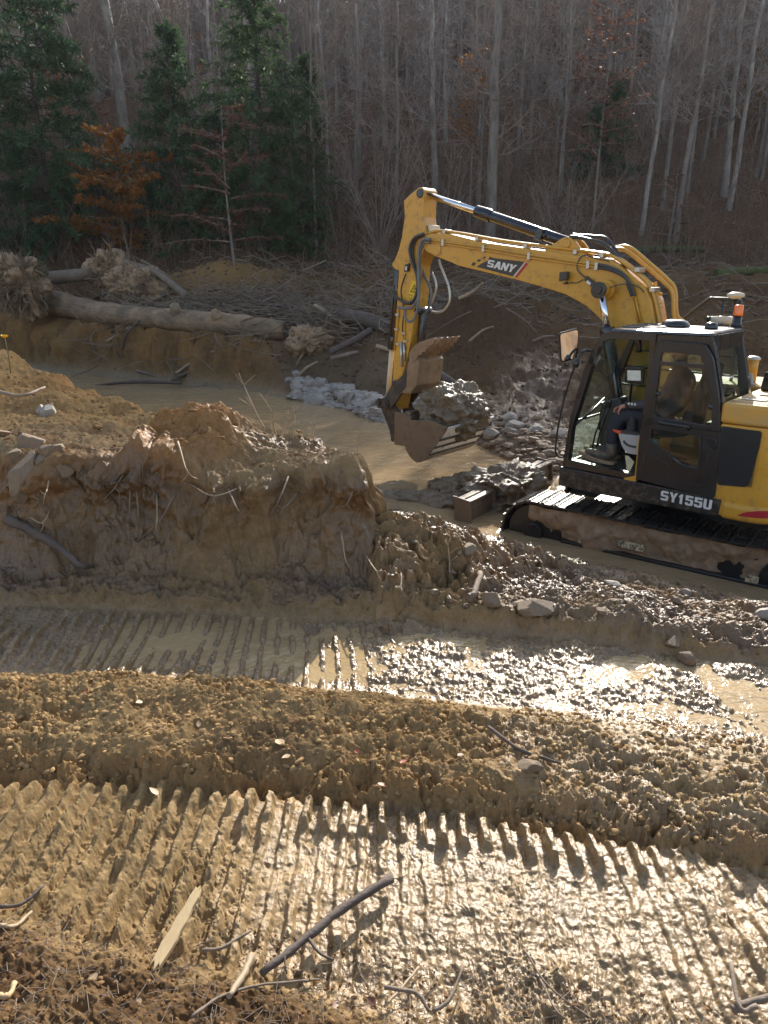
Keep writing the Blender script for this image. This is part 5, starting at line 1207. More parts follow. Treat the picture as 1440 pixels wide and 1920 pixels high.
class Twigs:
    """collector of thin three sided shoots and leaf blades, meshed in one go."""
    def __init__(s): s.s = []; s.l = []
    def shoot(s, p, q, r0, r1): s.s.append((p[0], p[1], p[2], q[0], q[1], q[2], r0, r1))
    def leaf(s, p, d, w, l, nrm): s.l.append((p[0], p[1], p[2], d[0], d[1], d[2], w, l, nrm[0], nrm[1], nrm[2]))
    def build(s, name, mat, par=None):
        V, F, o = [], [], 0
        if s.s:
            A = np.array(s.s, float); p, q = A[:, :3], A[:, 3:6]; d = q - p; L = np.linalg.norm(d, axis=1, keepdims=True); d = d / np.maximum(L, 1e-6)
            a = np.cross(d, (0.31, 0.17, 0.93)); a /= np.linalg.norm(a, axis=1, keepdims=True) + 1e-9; b = np.cross(d, a); vs = []
            for c, r in ((p, A[:, 6:7]), (q, A[:, 7:8])):
                for k in range(3): vs.append(c + (a * math.cos(2.0944 * k) + b * math.sin(2.0944 * k)) * r)
            V.append(np.stack(vs, 1).reshape(-1, 3)); n = len(A); base = (np.arange(n) * 6)[:, None]
            F.append(np.concatenate([base + np.array([k, (k + 1) % 3, 3 + (k + 1) % 3, 3 + k]) for k in range(3)], 0)); o = 6 * n
        if s.l:
            A = np.array(s.l, float); p, d, w, l, nn = A[:, :3], A[:, 3:6], A[:, 6:7], A[:, 7:8], A[:, 8:11]
            d = d / (np.linalg.norm(d, axis=1, keepdims=True) + 1e-9); sd = np.cross(d, nn); sd /= np.linalg.norm(sd, axis=1, keepdims=True) + 1e-9
            V.append(np.stack([p, p + d * l * 0.5 + sd * w, p + d * l, p + d * l * 0.5 - sd * w], 1).reshape(-1, 3)); F.append((np.arange(len(A)) * 4)[:, None] + np.arange(4) + o)
        return np_mesh(name, np.vstack(V), np.vstack(F), mat, False, par)
def rv(rg, n=3): return np.array([rg.uniform(-1, 1) for _ in range(n)])
def bare_tree(seed, h, r, first=0.35, limbs=14, spread=0.30, lean=(0, 0), fine=3, droop=0.0, bark='bark_grey', leafm=None, nleaf=0, name='bare_tree', twr=0.011, taper=0.62):
    """tapered trunk with limbs; crown of limbs, boughs and fine shoots."""
    rg = random.Random(seed)
    root = empty(name, (0, 0, 0))
    n = 9; pts = []; wx = wy = 0
    for i in range(n + 1):
        t = i / n
        wx += rg.uniform(-1, 1) * 0.012 * h * (0.3 + t); wy += rg.uniform(-1, 1) * 0.012 * h * (0.3 + t)
        pts.append((lean[0] * h * t + wx * 0.6, lean[1] * h * t + wy * 0.6, -0.4 + (h + 0.4) * t))
    rad = [r * (1.25 if i == 0 else 1) * (1 - taper * (i / n) ** 0.9) + 0.008 for i in range(n + 1)]
    tb = MB().tube(spline(pts, 3), [np.interp(k / 3, range(n + 1), rad) for k in range(3 * n + 1)], 9)
    tb.build('trunk', M[bark], root)
    tw = Twigs(); lv = Twigs(); P = np.array(pts)
    def along(t): 
        x = t * n; i = min(int(x), n - 1); return P[i] + (P[i + 1] - P[i]) * (x - i)
    ends = []
    def bough(p, d, L, rr, lev):
        k = 4 if lev == 0 else 3; q = np.array(p); d = d / np.linalg.norm(d)
        for i in range(k):
            d = d + rv(rg) * 0.22 + np.array([0, 0, (0.12 if lev == 0 else 0.05) - droop]); d /= np.linalg.norm(d)
            q2 = q + d * L / k; r0, r1 = rr * (1 - i / k) + twr * 0.45, rr * (1 - (i + 1) / k) + twr * 0.45
            tw.shoot(q, q2, r0, r1)
            if lev < fine - 1:
                for _ in range(2 if lev == 0 else rg.choice((1, 2))):
                    sd = d * 0.7 + rv(rg) * 0.75; bough(q + (q2 - q) * rg.random(), sd, L * rg.uniform(0.34, 0.55), rr * 0.45 * (1 - i / k) + 0.002, lev + 1)
            if lev >= 1: ends.append((q2, d))
            q = q2
    for i in range(limbs):
        t = first + (0.98 - first) * ((i + rg.random()) / limbs); a = rg.uniform(0, 6.283)
        L = h * spread * (1.15 - 0.75 * (t - first) / (1 - first + 1e-6)) * rg.uniform(0.6, 1.2)
        up = rg.uniform(0.25, 0.9)
        bough(along(t), np.array([math.cos(a), math.sin(a), up]), L, max(0.012, r * 0.32 * (1.1 - t)), 0)
    cr = tw.build('crown', M['twig'] if bark != 'bark_pale' else M['bark_pale'], root)
    if nleaf and ends:
        for _ in range(nleaf):
            p, d = rg.choice(ends); lv.leaf(p + rv(rg) * 0.16, rv(rg) + np.array([0, 0, -0.3]), rg.uniform(0.022, 0.04), rg.uniform(0.07, 0.12), rv(rg) * 0.6 + np.array([0, 0, 1]))
        lv.build('leaves', M[leafm], root)
    return root
def conifer(seed, h, r, width, mat, first=0.03, dens=1.0, name='conifer'):
    rg = random.Random(seed); root = empty(name, (0, 0, 0))
    MB().tube(spline([(0, 0, -0.4), (rg.uniform(-.1, .1), rg.uniform(-.1, .1), h * 0.5), (0, 0, h)], 8), [r, 0.02], 9).build('trunk', M['bark_dark'], root)
    tw = Twigs(); lf = Twigs()
    nb = int(21 * h * dens)
    for i in range(nb):
        t = first + (1 - first) * (i + rg.random()) / nb; z = h * t
        prof = (1 - t) ** 0.65 * (0.75 + 0.25 * min(1, t / 0.18)) * (1 + 0.35 * math.sin(t * 23 + seed) * (1 - t))
        L = width * 0.5 * prof * rg.uniform(0.55, 1.2) + 0.10
        a = rg.uniform(0, 6.283); d = np.array([math.cos(a), math.sin(a), rg.uniform(0.0, 0.35)]); p = np.array([0, 0, z]); k = max(3, int(L / 0.28))
        for j in range(k):
            d = d + rv(rg) * 0.12 + np.array([0, 0, -0.05]); d /= np.linalg.norm(d); q = p + d * L / k
            tw.shoot(p, q, 0.018 * (1 - j / k) + 0.004, 0.018 * (1 - (j + 1) / k) + 0.004)
            if j >= k * 0.25:
                for _ in range(int(11 * dens) + 3):
                    sd = d * 0.6 + rv(rg) * 0.9 + np.array([0, 0, -0.1]); b = p + (q - p) * rg.random(); l = rg.uniform(0.16, 0.42)
                    lf.leaf(b, sd, rg.uniform(0.022, 0.045), l, rv(rg) + np.array([0, 0, 1.0]))
                    if rg.random() < 0.7: lf.leaf(b + sd / np.linalg.norm(sd) * l * 0.5, sd + rv(rg) * 0.8, 0.02, l * 0.7, rv(rg) + np.array([0, 0, 1.0]))
            p = q
    tw.build('branches', M['bark_dark'], root); lf.build('crown', M[mat], root)
    return root
def layered(seed, h, spread, mat, nlayer=14, name='beech_sapling', dens=1.0, first=0.12):
    """young beech holding its dead leaves in flat sprays."""
    rg = random.Random(seed); root = empty(name, (0, 0, 0))
    MB().tube(spline([(0, 0, -0.3), (rg.uniform(-.15, .15), rg.uniform(-.1, .1), h * 0.5), (rg.uniform(-.3, .3), 0, h)], 8), [0.055, 0.012], 8).build('trunk', M['bark_grey'], root)
    tw = Twigs(); lf = Twigs()
    for i in range(nlayer):
        t = first + (1 - first) * (i + rg.random()) / nlayer; a = rg.uniform(0, 6.283) ; L = spread * 0.5 * (1.1 - 0.65 * t) * rg.uniform(0.6, 1.2)
        d = np.array([math.cos(a), math.sin(a) * 0.9, rg.uniform(0.05, 0.4)]); p = np.array([0, 0, h * t]); k = max(4, int(L / 0.25))
        for j in range(k):
            d = d + np.append(rv(rg, 2) * 0.16, rg.uniform(-0.10, 0.05)); d /= np.linalg.norm(d); q = p + d * L / k
            tw.shoot(p, q, 0.018 * (1 - j / k) + 0.004, 0.018 * (1 - (j + 1) / k) + 0.004)
            for _ in range(2):
                sd = d + np.append(rv(rg, 2) * 1.0, rg.uniform(-0.15, 0.1)); sd /= np.linalg.norm(sd); l = rg.uniform(0.2, 0.5) * (1 - 0.4 * j / k); e = p + sd * l
                tw.shoot(p, e, 0.006, 0.003)
                for _ in range(int(7 * dens)):
                    b = p + sd * l * rg.uniform(0.2, 1.05); lf.leaf(b, sd * 0.5 + rv(rg) * 0.7 + np.array([0, 0, -0.15]), rg.uniform(0.032, 0.058), rg.uniform(0.10, 0.18), rv(rg) * 0.5 + np.array([0, 0, 1]))
            p = q
    tw.build('branches', M['twig'], root); lf.build('leaves', M[mat], root)
    return root
def shrub(seed, h, stems, spread, mat=None, name='bare_shrub', leafn=0, lw=0.03, ll=0.12, bark='twig'):
    rg = random.Random(seed); root = empty(name, (0, 0, 0)); tw = Twigs(); lf = Twigs()
    for i in range(stems):
        a = rg.uniform(0, 6.283); d = np.array([math.cos(a) * spread, math.sin(a) * spread, 1.0]); p = np.array([math.cos(a) * 0.1, math.sin(a) * 0.1, -0.15]); L = h * rg.uniform(0.6, 1.1); k = 7; r0 = 0.024 * h / 4
        for j in range(k):
            d = d + rv(rg) * 0.10; d /= np.linalg.norm(d); q = p + d * L / k
            tw.shoot(p, q, r0 * (1 - j / k) + 0.005, r0 * (1 - (j + 1) / k) + 0.005)
            for _ in range(3 if j > 1 else 1):
                sd = d * 0.8 + rv(rg) * 0.7; sd /= np.linalg.norm(sd); l = L * 0.22 * rg.uniform(0.5, 1.2); e = p + sd * l; tw.shoot(p, e, 0.008, 0.004)
                for _ in range(2): tw.shoot(p + sd * l * 0.5, p + sd * l * 0.5 + (sd + rv(rg) * 0.6) * l * 0.5, 0.006, 0.003)
                for _ in range(leafn):
                    lf.leaf(p + sd * l * rg.uniform(0.3, 1.1), sd * 0.4 + rv(rg) * 0.8, rg.uniform(0.7, 1.2) * lw, rg.uniform(0.7, 1.2) * ll, rv(rg) * 0.7 + np.array([0, 0, 0.8]))
            p = q
    tw.build('stems', M[bark], root)
    if leafn: lf.build('leaves', M[mat], root)
    return root
def stand(root, p, rz=None, sc=1.0):
    root.location = p; root.scale = (sc,) * 3
    if rz is not None: root.rotation_euler = (0, 0, rz)
    return root
def base(px, py, sink=0.0):
    p = hit(px, py); return p - Vector((0, 0, sink))
def room(p, e=19.5):
    return max(2.5, EYE + math.hypot(p[0], p[1]) * math.tan(R(e)) - p[2])      # crowns end a little above the frame
# ---- trees one can name
p = base(917, 452); t = bare_tree(11, room(p), 0.25, first=0.35, limbs=16, spread=0.32, bark='bark_grey', name='tall_tree', taper=0.4); stand(t, p, 0.4)
tag(t, 'tall straight grey tree rising right behind the excavator boom', 'tree')
p = base(256, 400); t = bare_tree(12, room(p), 0.27, first=0.5, limbs=12, spread=0.32, lean=(-0.035, 0), bark='bark_pale', name='tall_tree', taper=0.45); stand(t, p)
tag(t, 'pale thick trunk leaning left between the two big conifers', 'tree')
p = base(455, 440); t = bare_tree(13, room(p), 0.17, first=0.3, limbs=13, spread=0.3, lean=(-0.33, 0.0), bark='bark_pale', name='leaning_tree'); stand(t, p)
tag(t, 'slender pale tree leaning steeply left over the evergreens', 'tree')
right = [(1202, 440, 0.13, 0.045, 21, 'white-barked slim tree, leftmost of the cluster above the cab mirror'), (1266, 450, 0.15, 0.02, 22, 'straight grey tree with wider trunk in the cluster above the cab'), (1240, 395, 0.12, -0.01, 23, 'thin grey tree standing just behind the cluster above the cab'),
         (1288, 360, 0.12, 0.03, 24, 'grey tree leaning right at the uphill side of the cluster'), (1366, 395, 0.15, 0.03, 25, 'pale tree leaning right near the frame edge above the beacon'), (1120, 330, 0.10, 0.02, 26, 'slim grey tree between orange leaf sprays above the boom'),
         (1050, 370, 0.07, 0.0, 27, 'very thin upright tree above the arm cylinder'), (992, 290, 0.13, 0.02, 28, 'greyish tree just right of the tall trunk behind the boom'), (592, 480, 0.07, 0.0, 29, 'thin straight stem right of the middle evergreen'), (30, 330, 0.11, -0.03, 30, 'grey tree at the far left behind the big conifer'),
         (1420, 330, 0.14, 0.03, 31, 'grey tree cut by the right edge of the photo')]
for px, py, r_, ln, sd, lab in right:
    p = base(px, py); t = bare_tree(sd, room(p), r_ * 0.78, first=0.35, limbs=12, spread=0.26, lean=(ln, 0), bark='bark_pale' if sd in (21, 25) else 'bark_grey', name='bare_tree', taper=0.5); stand(t, p)
    tag(t, lab, 'tree', 'bare trees above the excavator')
t = conifer(1, 11.8, 0.16, 7.6, 'needle', name='conifer'); stand(t, base(108, 478)); tag(t, 'broad dark green conifer, the largest evergreen, far left of the log', 'conifer')
t = conifer(2, 11.4, 0.15, 6.2, 'needle_l', name='conifer'); stand(t, base(497, 484)); tag(t, 'tall light green conifer in the middle of the treeline', 'conifer')
t = conifer(3, 8.0, 0.12, 5.0, 'needle', name='conifer'); stand(t, base(345, 462)); tag(t, 'shorter dark conifer between the two tall ones', 'conifer')
t = conifer(4, 7.2, 0.08, 2.2, 'needle_l', dens=0.8, name='conifer'); stand(t, base(585, 470)); tag(t, 'narrow young conifer at the right of the evergreens', 'conifer')
t = conifer(5, 5.0, 0.09, 4.6, 'needle', name='conifer'); stand(t, base(415, 470)); tag(t, 'low dark conifer under the leaning pale tree', 'conifer')
t = conifer(6, 4.2, 0.09, 3.6, 'needle', name='conifer'); stand(t, base(1130, 335)); tag(t, 'small dark conifer on the slope behind orange leaves', 'conifer')
t = layered(31, 4.8, 7.0, 'beech_b', 36, dens=2.2); stand(t, base(245, 496)); tag(t, 'bright orange leaved sapling in front of the pale leaning trunk', 'sapling')
t = layered(32, 5.2, 5.4, 'beech2', 22, dens=0.9); stand(t, base(440, 498)); tag(t, 'sparse russet sapling in front of the middle conifer', 'sapling')
t = layered(33, 8.5, 5.5, 'beech2', 26, dens=0.7, first=0.35); stand(t, base(1110, 440)); tag(t, 'tall thin sapling with russet sprays above the boom', 'sapling')
t = layered(34, 7.0, 4.0, 'beech', 18, dens=0.7, first=0.45); stand(t, base(880, 430)); tag(t, 'orange leaved sapling left of the tall trunk', 'sapling')
t = layered(35, 9.0, 5.0, 'beech', 26, dens=1.2, first=0.4); stand(t, at_y(80, 200, 48) * 1.0); t.location.z = gz(t.location.x, t.location.y); tag(t, 'orange leaved tree showing over the big conifer, top left', 'sapling')
t = layered(36, 1.7, 2.2, 'beech2', 10, dens=1.2); stand(t, base(75, 492)); tag(t, 'low russet bush beside the root ball', 'bush')
t = layered(37, 3.0, 3.5, 'beech2', 12, dens=0.7); stand(t, base(1250, 470)); tag(t, 'low russet sapling at the foot of the slope above the cab', 'sapling')
t = shrub(41, 5.6, 12, 0.42); stand(t, base(712, 470)); tag(t, 'many stemmed bare shrub fanning out left of the arm', 'shrub')
t = shrub(42, 5.0, 9, 0.55); stand(t, base(835, 430)); tag(t, 'bare shrub with arching stems left of the tall trunk', 'shrub')
t = shrub(43, 3.8, 6, 0.5); stand(t, base(1040, 452)); tag(t, 'bare forked shrub just above the arm cylinder', 'shrub')
t = shrub(44, 2.6, 16, 0.7, 'rhodo', 'evergreen_shrub', 5, 0.035, 0.15); stand(t, base(28, 492)); tag(t, 'dark glossy evergreen shrub behind the root ball', 'shrub')
t = shrub(45, 3.4, 14, 0.6, 'rhodo', 'evergreen_shrub', 4, 0.035, 0.15); stand(t, base(60, 420)); tag(t, 'dark evergreen shrub under the big conifer', 'shrub')
# ---- the rest of the wood, trunk by trunk
protos = [bare_tree(60 + i, 10, 0.075 + 0.022 * (i % 4), first=0.28 + 0.06 * (i % 3), limbs=15, spread=0.27, lean=(0.03 * ((i % 3) - 1), 0.0), fine=3, bark='bark_pale' if i % 3 == 0 else 'bark_grey', twr=0.014) for i in range(6)]
rg = random.Random(77)
GLAB = 'slender bare grey tree, one of many crowding the hillside woods'
spots = []
for i in range(190):
    for _ in range(20):
        y = 33 + 58 * rg.random() ** 1.15; x = rg.uniform(-0.66, 0.66) * y
        if all((x - a) ** 2 + (y - b) ** 2 > 2.6 for a, b in spots): break
    spots.append((x, y))
zs_ = gzs(spots)
for i, (x, y) in enumerate(spots):
    o = protos[i] if i < 6 else copy_tree(protos[rg.randrange(6)])
    p = Vector((x, y, zs_[i] - 0.1)); stand(o, p, rg.uniform(0, 6.28)); q = rg.uniform(0.8, 1.2); o.scale = (q, q, room(p, rg.uniform(17.5, 20)) / 10)
    tag(o, GLAB, 'tree', 'bare trees of the hillside woods')
up_ = [layered(80 + i, 4.0 + i, 4.0, 'beech2' if i else 'beech', 16, dens=0.6, first=0.3) for i in range(2)]
for i in range(16):
    y = 34 + 30 * rg.random(); x = rg.uniform(-0.6, 0.6) * y
    o = up_[i] if i < 2 else copy_tree(up_[i % 2])
    stand(o, (x, y, gz(x, y) - 0.1), rg.uniform(0, 6.28), rg.uniform(0.7, 1.5)); tag(o, 'small russet leaved sapling scattered among bare hillside trees', 'sapling', 'russet saplings in the woods')
sh_ = [shrub(90 + i, 3.6, 8, 0.5) for i in range(3)]
for i in range(46):
    y = 30.5 + 28 * rg.random() ** 1.4; x = rg.uniform(-0.6, 0.6) * y
    o = sh_[i] if i < 3 else copy_tree(sh_[i % 3])
    stand(o, (x, y, gz(x, y) - 0.1), rg.uniform(0, 6.28), rg.uniform(0.6, 1.3)); tag(o, 'bare brown undergrowth shrub on the wooded slope', 'shrub', 'bare shrubs of the wooded slope')
# ---- far wood that reads as one mass, undergrowth, fallen leaves
fw = Twigs(); N = 2600
yy = 52 + 50 * np.random.RandomState(1).rand(N); xx = (np.random.RandomState(2).rand(N) * 1.4 - 0.7) * yy; zz = ground(xx, yy)[0]
for x, y, z in zip(xx, yy, zz):
    h = min(rg.uniform(6, 15), room((x, y, z), rg.uniform(17, 20.5)) + 1.5); p = np.array([x, y, z - 0.5]); lean = np.array([rg.uniform(-.06, .06), 0, 1.0]); r_ = rg.uniform(0.04, 0.14)
    fw.shoot(p, p + lean * h, r_, r_ * 0.5)
    for _ in range(8):
        b = p + lean * h * rg.uniform(0.25, 1.0); d = rv(rg) * np.array([1, 1, 0.4]) + np.array([0, 0, 0.6]); e = b + d * rg.uniform(0.8, 2.0); fw.shoot(b, e, 0.026, 0.014)
        for _ in range(3): fw.shoot(b + (e - b) * 0.6, e + rv(rg) * 0.9, 0.016, 0.010)
tag(fw.build('far_woods', M['twig']), 'distant bare woodland filling the upper hillside', 'woods', kind='stuff')
ub = Twigs()
N = 12000
yy = 29.6 + 40 * np.random.RandomState(3).rand(N) ** 1.5; xx = (np.random.RandomState(4).rand(N) * 1.3 - 0.65) * yy; zz = ground(xx, yy)[0]
for x, y, z in zip(xx, yy, zz):
    d = rv(rg) * np.array([1, 1, 0.3]) + np.array([0, 0, rg.uniform(0.05, 0.9)]); p = np.array([x, y, z - 0.05]); l = rg.uniform(0.4, 1.7)
    for j in range(3):
        q = p + d * l / 3; ub.shoot(p, q, 0.010, 0.007); d = d + rv(rg) * 0.35 + np.array([0, 0, -0.12]); p = q
    if rg.random() < 0.5: ub.shoot(p, p + rv(rg) * 0.4, 0.007, 0.005)
    if rg.random() < 0.12:                                        # whippy upright stems
        p = np.array([x, y, z - 0.05]); d = np.array([rg.uniform(-.25, .25), rg.uniform(-.2, .2), 1.0]); l = rg.uniform(1.5, 4.5); r_ = rg.uniform(0.010, 0.022)
        for j in range(5):
            q = p + d * l / 5; ub.shoot(p, q, r_ * (1 - j * 0.15), r_ * (0.85 - j * 0.15)); d = d + rv(rg) * np.array([.14, .14, 0]); p = q
            for _ in range(2): ub.shoot(p, p + (d + rv(rg) * 0.9) * rg.uniform(0.25, 0.8), 0.009, 0.005)
M['brush'] = pbr('brush_bark', (0.165, 0.120, 0.092), 0.9, var=0.4, vscale=0.8)
tag(ub.build('undergrowth', M['brush']), 'tangle of bare brown twigs covering the slope', 'undergrowth', kind='stuff')
lf = Twigs(); N = 36000
yy = 28.5 + 40 * np.random.RandomState(5).rand(N) ** 1.6; xx = (np.random.RandomState(6).rand(N) * 1.3 - 0.65) * yy; zz = ground(xx, yy)[0]
for x, y, z in zip(xx, yy, zz):
    s_ = rg.uniform(0.05, 0.10) * (1 + (y - 28) * 0.012); lf.leaf((x, y, z + rg.uniform(0, 0.06)), rv(rg) * np.array([1, 1, .4]), s_ * 0.5, s_ * 1.6, rv(rg) * 0.6 + np.array([0, -0.4, 1]))
tag(lf.build('fallen_leaves', M['litterleaf']), 'brown leaf litter covering the wooded slope', 'leaf litter', kind='stuff')
M['moss'] = pbr('mossy_bark', (0.075, 0.085, 0.028), 0.9, var=0.4, vscale=5, bump=0.5)
for px, py, rz, lab in ((1180, 478, 0.15, 'mossy fallen trunk on the slope above the boom elbow'), (1340, 520, 0.1, 'mossy fallen trunk on the slope above the orange beacon')):
    o = MB().tube(spline([(0, 0, 0), (1.6, 0.1, 0.12), (3.4, 0, 0.1)], 6), [0.17, 0.12], 10).build('mossy_log', M['moss']); p = base(px, py); o.location = p + Vector((0, 0, 0.08)); o.rotation_euler = (0, 0, rz)
    tag(o, lab, 'log')
# ================================================================== LOGS, BRANCHES, STONES
M['log'] = pbr('muddy_log', (0.28, 0.19, 0.11), 0.75, var=0.3, vscale=3, dirt=((0.13, 0.095, 0.065), 0.42, 0.62, 2.2, 0.85), bump=0.5, bscale=12, stretch=(0.4, 1, 1))
M['stick'] = pbr('weathered_stick', (0.185, 0.142, 0.105), 0.8, var=0.35, vscale=4, bump=0.4, bscale=30)
M['stick_d'] = pbr('dark_stick', (0.10, 0.075, 0.06), 0.8, var=0.35, vscale=5, bump=0.4, bscale=30)
M['root'] = pbr('pale_root', (0.33, 0.25, 0.16), 0.7, var=0.25, vscale=8)
M['rootb'] = pbr('earthy_roots', (0.215, 0.152, 0.092), 0.85, var=0.35, vscale=2)
M['split'] = pbr('split_wood', (0.52, 0.38, 0.20), 0.7, var=0.15, vscale=6, dirt=((0.25, 0.17, 0.09), 0.58, 0.7, 12.0, 0.8), bump=0.4, bscale=25, stretch=(1, 0.15, 1))
M['rock'] = pbr('pale_rock', (0.31, 0.285, 0.25), 0.6, var=0.25, vscale=3, dirt=((0.22, 0.165, 0.10), 0.48, 0.66, 3.5, 0.8), bump=0.5, bscale=14)
M['rock_t'] = pbr('muddy_rock', (0.22, 0.155, 0.098), 0.7, var=0.25, vscale=4, dirt=((0.20, 0.14, 0.08), 0.45, 0.7, 5.0, 0.85), bump=0.5, bscale=18)
rg = random.Random(99)
def onray(px, py, lift=0.0):
    p = hit(px, py); p.z += lift; return p
def stick(name, pix, r0, r1, mat, lab, cat='stick', lift=0.02, side=(), group=None, n=7, mid=0.0):
    P = [onray(*pix[0], lift)] + [None] * (len(pix) - 2) + [onray(*pix[-1], lift)]
    for i in range(1, len(pix) - 1):                              # between its ends a stick spans the hollows
        t = i / (len(pix) - 1); P[i] = at_z(*pix[i], P[0].z * (1 - t) + P[-1].z * t + mid)
    o0 = P[0].copy(); loc = [tuple(p - o0) for p in P]
    sp = spline(loc, 5); k = len(sp)
    sp = [(a + rg.uniform(-1, 1) * r0 * 0.25, b + rg.uniform(-1, 1) * r0 * 0.25, c) for a, b, c in sp]
    m = MB().tube(sp, [(r0 + (r1 - r0) * i / (k - 1)) * rg.uniform(0.8, 1.15) for i in range(k)], n)
    for t, d, l, r in side:
        i = int(t * (k - 1)); p = Vector(sp[i]); q = p + Vector(d) * l
        m.tube(spline([p, p + (q - p) * 0.5 + Vector((rg.uniform(-.1, .1) * l, rg.uniform(-.1, .1) * l, 0.03 * l)), q], 4), [r, r * 0.5], 5)
    o = m.build(name, mat); o.location = o0
    return tag(o, lab, cat, group)
def rockmesh(sd, rad, n=14, amp=0.28):
    r_ = np.random.RandomState(sd); th_ = np.linspace(0, np.pi, n); ph = np.linspace(0, 2 * np.pi, 2 * n, endpoint=False); T, P_ = np.meshgrid(th_, ph, indexing='ij')
    d3 = np.stack([np.sin(T) * np.cos(P_), np.sin(T) * np.sin(P_), np.cos(T)], -1); k = np.full(T.shape, 9.0)
    for _ in range(13):                                           # cut by random planes for a broken, angular stone
        nn = r_.normal(size=3); nn /= np.linalg.norm(nn); dd = r_.uniform(0.72, 1.05); c = d3 @ nn; k = np.minimum(k, np.where(c > 0.05, dd / np.maximum(c, 0.05), 9))
    V = (d3 * np.minimum(k, 1.5)[..., None] * np.array(rad)).reshape(-1, 3); m = 2 * n; I = np.arange(n * m).reshape(n, m)
    return V, np.stack([I[:-1], np.roll(I[:-1], -1, 1), np.roll(I[1:], -1, 1), I[1:]], -1).reshape(-1, 4)[:, ::-1]
# ---- big log on the far bank, with its root plate
def log(name, pts, radii, mat, lab, n=14, knots=()):
    o0 = Vector(pts[0]); sp = spline([tuple(Vector(p) - o0) for p in pts], 8); k = len(sp)
    m = MB().tube(sp, [np.interp(i / (k - 1), np.linspace(0, 1, len(radii)), radii) * (1 + 0.05 * math.sin(i * 1.7)) for i in range(k)], n)
    for t, d, l, r in knots:
        p = Vector(sp[int(t * (k - 1))]); m.tube([p, p + Vector(d) * l], [r * 1.15, r], 10)
    o = m.build(name, mat); o.location = o0
    return tag(o, lab, 'log')
LP = []
for px, py, r_ in ((62, 588, 0.45), (160, 604, 0.34), (250, 613, 0.30), (330, 621, 0.31), (430, 630, 0.31), (532, 640, 0.28)):
    q = hit(px, py); LP.append(at_y(px, py - 23 * r_ / 0.33, q.y + 0.1))
log('log', LP, [0.46, 0.36, 0.31, 0.32, 0.32, 0.29], M['log'], 'long thick muddy log lying along the top of the far bank', 18,
    ((0.62, (0.2, -0.7, 0.75), 0.55, 0.15), (0.76, (0.25, -0.75, 0.6), 0.5, 0.16), (0.15, (-0.5, -0.2, 0.8), 0.5, 0.2)))
def rootball(c, rad, nroot, lab, sd, spike=0.5, name='root_ball'):
    rt = empty(name, c); rgb = random.Random(sd)
    lp = lump('soil_core', (0, 0, 0), (rad[0] * 0.85, rad[1] * 0.8, rad[2] * 0.85), 0.9, M['drymud'], sd, 40); lp.parent = rt
    tw = Twigs()
    for _ in range(nroot):
        d = rv(rgb); d[1] -= 0.35; d /= np.linalg.norm(d); p = d * np.array(rad) * rgb.uniform(0.6, 0.85); d = d * 0.6 + rv(rgb) * 0.9 + np.array([0, 0, -0.25])
        for j in range(4):
            q = p + d * rgb.uniform(0.06, 0.16) * spike; r_ = 0.018 * (1 - j / 4) + 0.005; tw.shoot(p, q, r_, r_ * 0.8); d = d + rv(rgb) * 0.6; d /= np.linalg.norm(d); p = q
    for k in range(max(3, nroot // 60)):                          # stout tapering roots
        d = rv(rgb); d[1] -= 0.5; d /= np.linalg.norm(d); p = d * np.array(rad) * 0.5; pts = [p.copy()]
        for j in range(4): d = d + rv(rgb) * 0.5; d /= np.linalg.norm(d); p = p + d * rgb.uniform(0.14, 0.26); pts.append(p.copy())
        MB().tube(spline(pts, 4), [rgb.uniform(0.04, 0.075), 0.012], 7).build('thick_root', M['log'], rt)
    tw.build('roots', M['rootb'], rt)
    tag(rt, lab, 'root ball'); return rt
rootball(at_y(38, 536, 24.4), (0.95, 0.7, 1.05), 900, 'tall shaggy root ball at the left end of the long log', 5, 1.0)
rootball(at_y(205, 505, 26.5), (0.75, 0.6, 0.75), 260, 'round earth covered root ball behind the long log', 6, 0.8)
rootball(at_y(255, 540, 25.6), (1.1, 0.7, 0.8), 420, 'earthy root mass with hanging roots behind the log', 7, 0.9)
rootball(at_y(575, 640, 20.2), (0.7, 0.5, 0.55), 40, 'brown clay clump at the right end of the long log', 8, 0.6)
log('log', [at_y(95, 522, 26.0), at_y(180, 512, 26.3)], [0.24, 0.2], M['stick'], 'grey log lying behind the root balls')
log('branch', [at_y(235, 490, 26), at_y(290, 510, 25.4), at_y(352, 556, 24.2)], [0.07, 0.10, 0.13], M['stick'], 'pale grey branch slanting down over the root mass', 8)
log('branch', [at_y(265, 488, 25.9), at_y(300, 508, 25.6), at_y(328, 532, 25.2)], [0.035, 0.05, 0.05], M['stick'], 'thin pale branch arching above the thicker grey one', 6)
log('log', [at_y(645, 592, 20.6), at_y(690, 600, 20.2), at_y(735, 616, 19.6)], [0.20, 0.2, 0.2], M['stick_d'], 'dark log behind the excavator arm', 10)
log('log', [at_y(735, 600, 20.3), at_y(800, 612, 20.2)], [0.2, 0.22], M['stick_d'], 'dark log end showing between arm and thumb', 10)
log('branch', [at_y(618, 660, 18.6), at_y(660, 640, 19.0), at_y(695, 620, 19.4)], [0.08, 0.09, 0.10], M['stick_d'], 'dark broken branch propped left of the arm', 8)
log('branch', [at_y(620, 672, 18.4), at_y(672, 660, 18.6)], [0.06, 0.05], M['stick'], 'short pale branch below the propped one', 8)
log('branch', [at_y(590, 572, 21.5), at_y(625, 595, 21.0), at_y(650, 612, 20.6)], [0.05, 0.06, 0.05], M['root'], 'light peeled branch leaning by the dark log', 6)
log('branch', [at_y(705, 648, 18.3), at_y(742, 660, 18.2)], [0.05, 0.06], M['root'], 'light broken branch just left of the arm', 6)
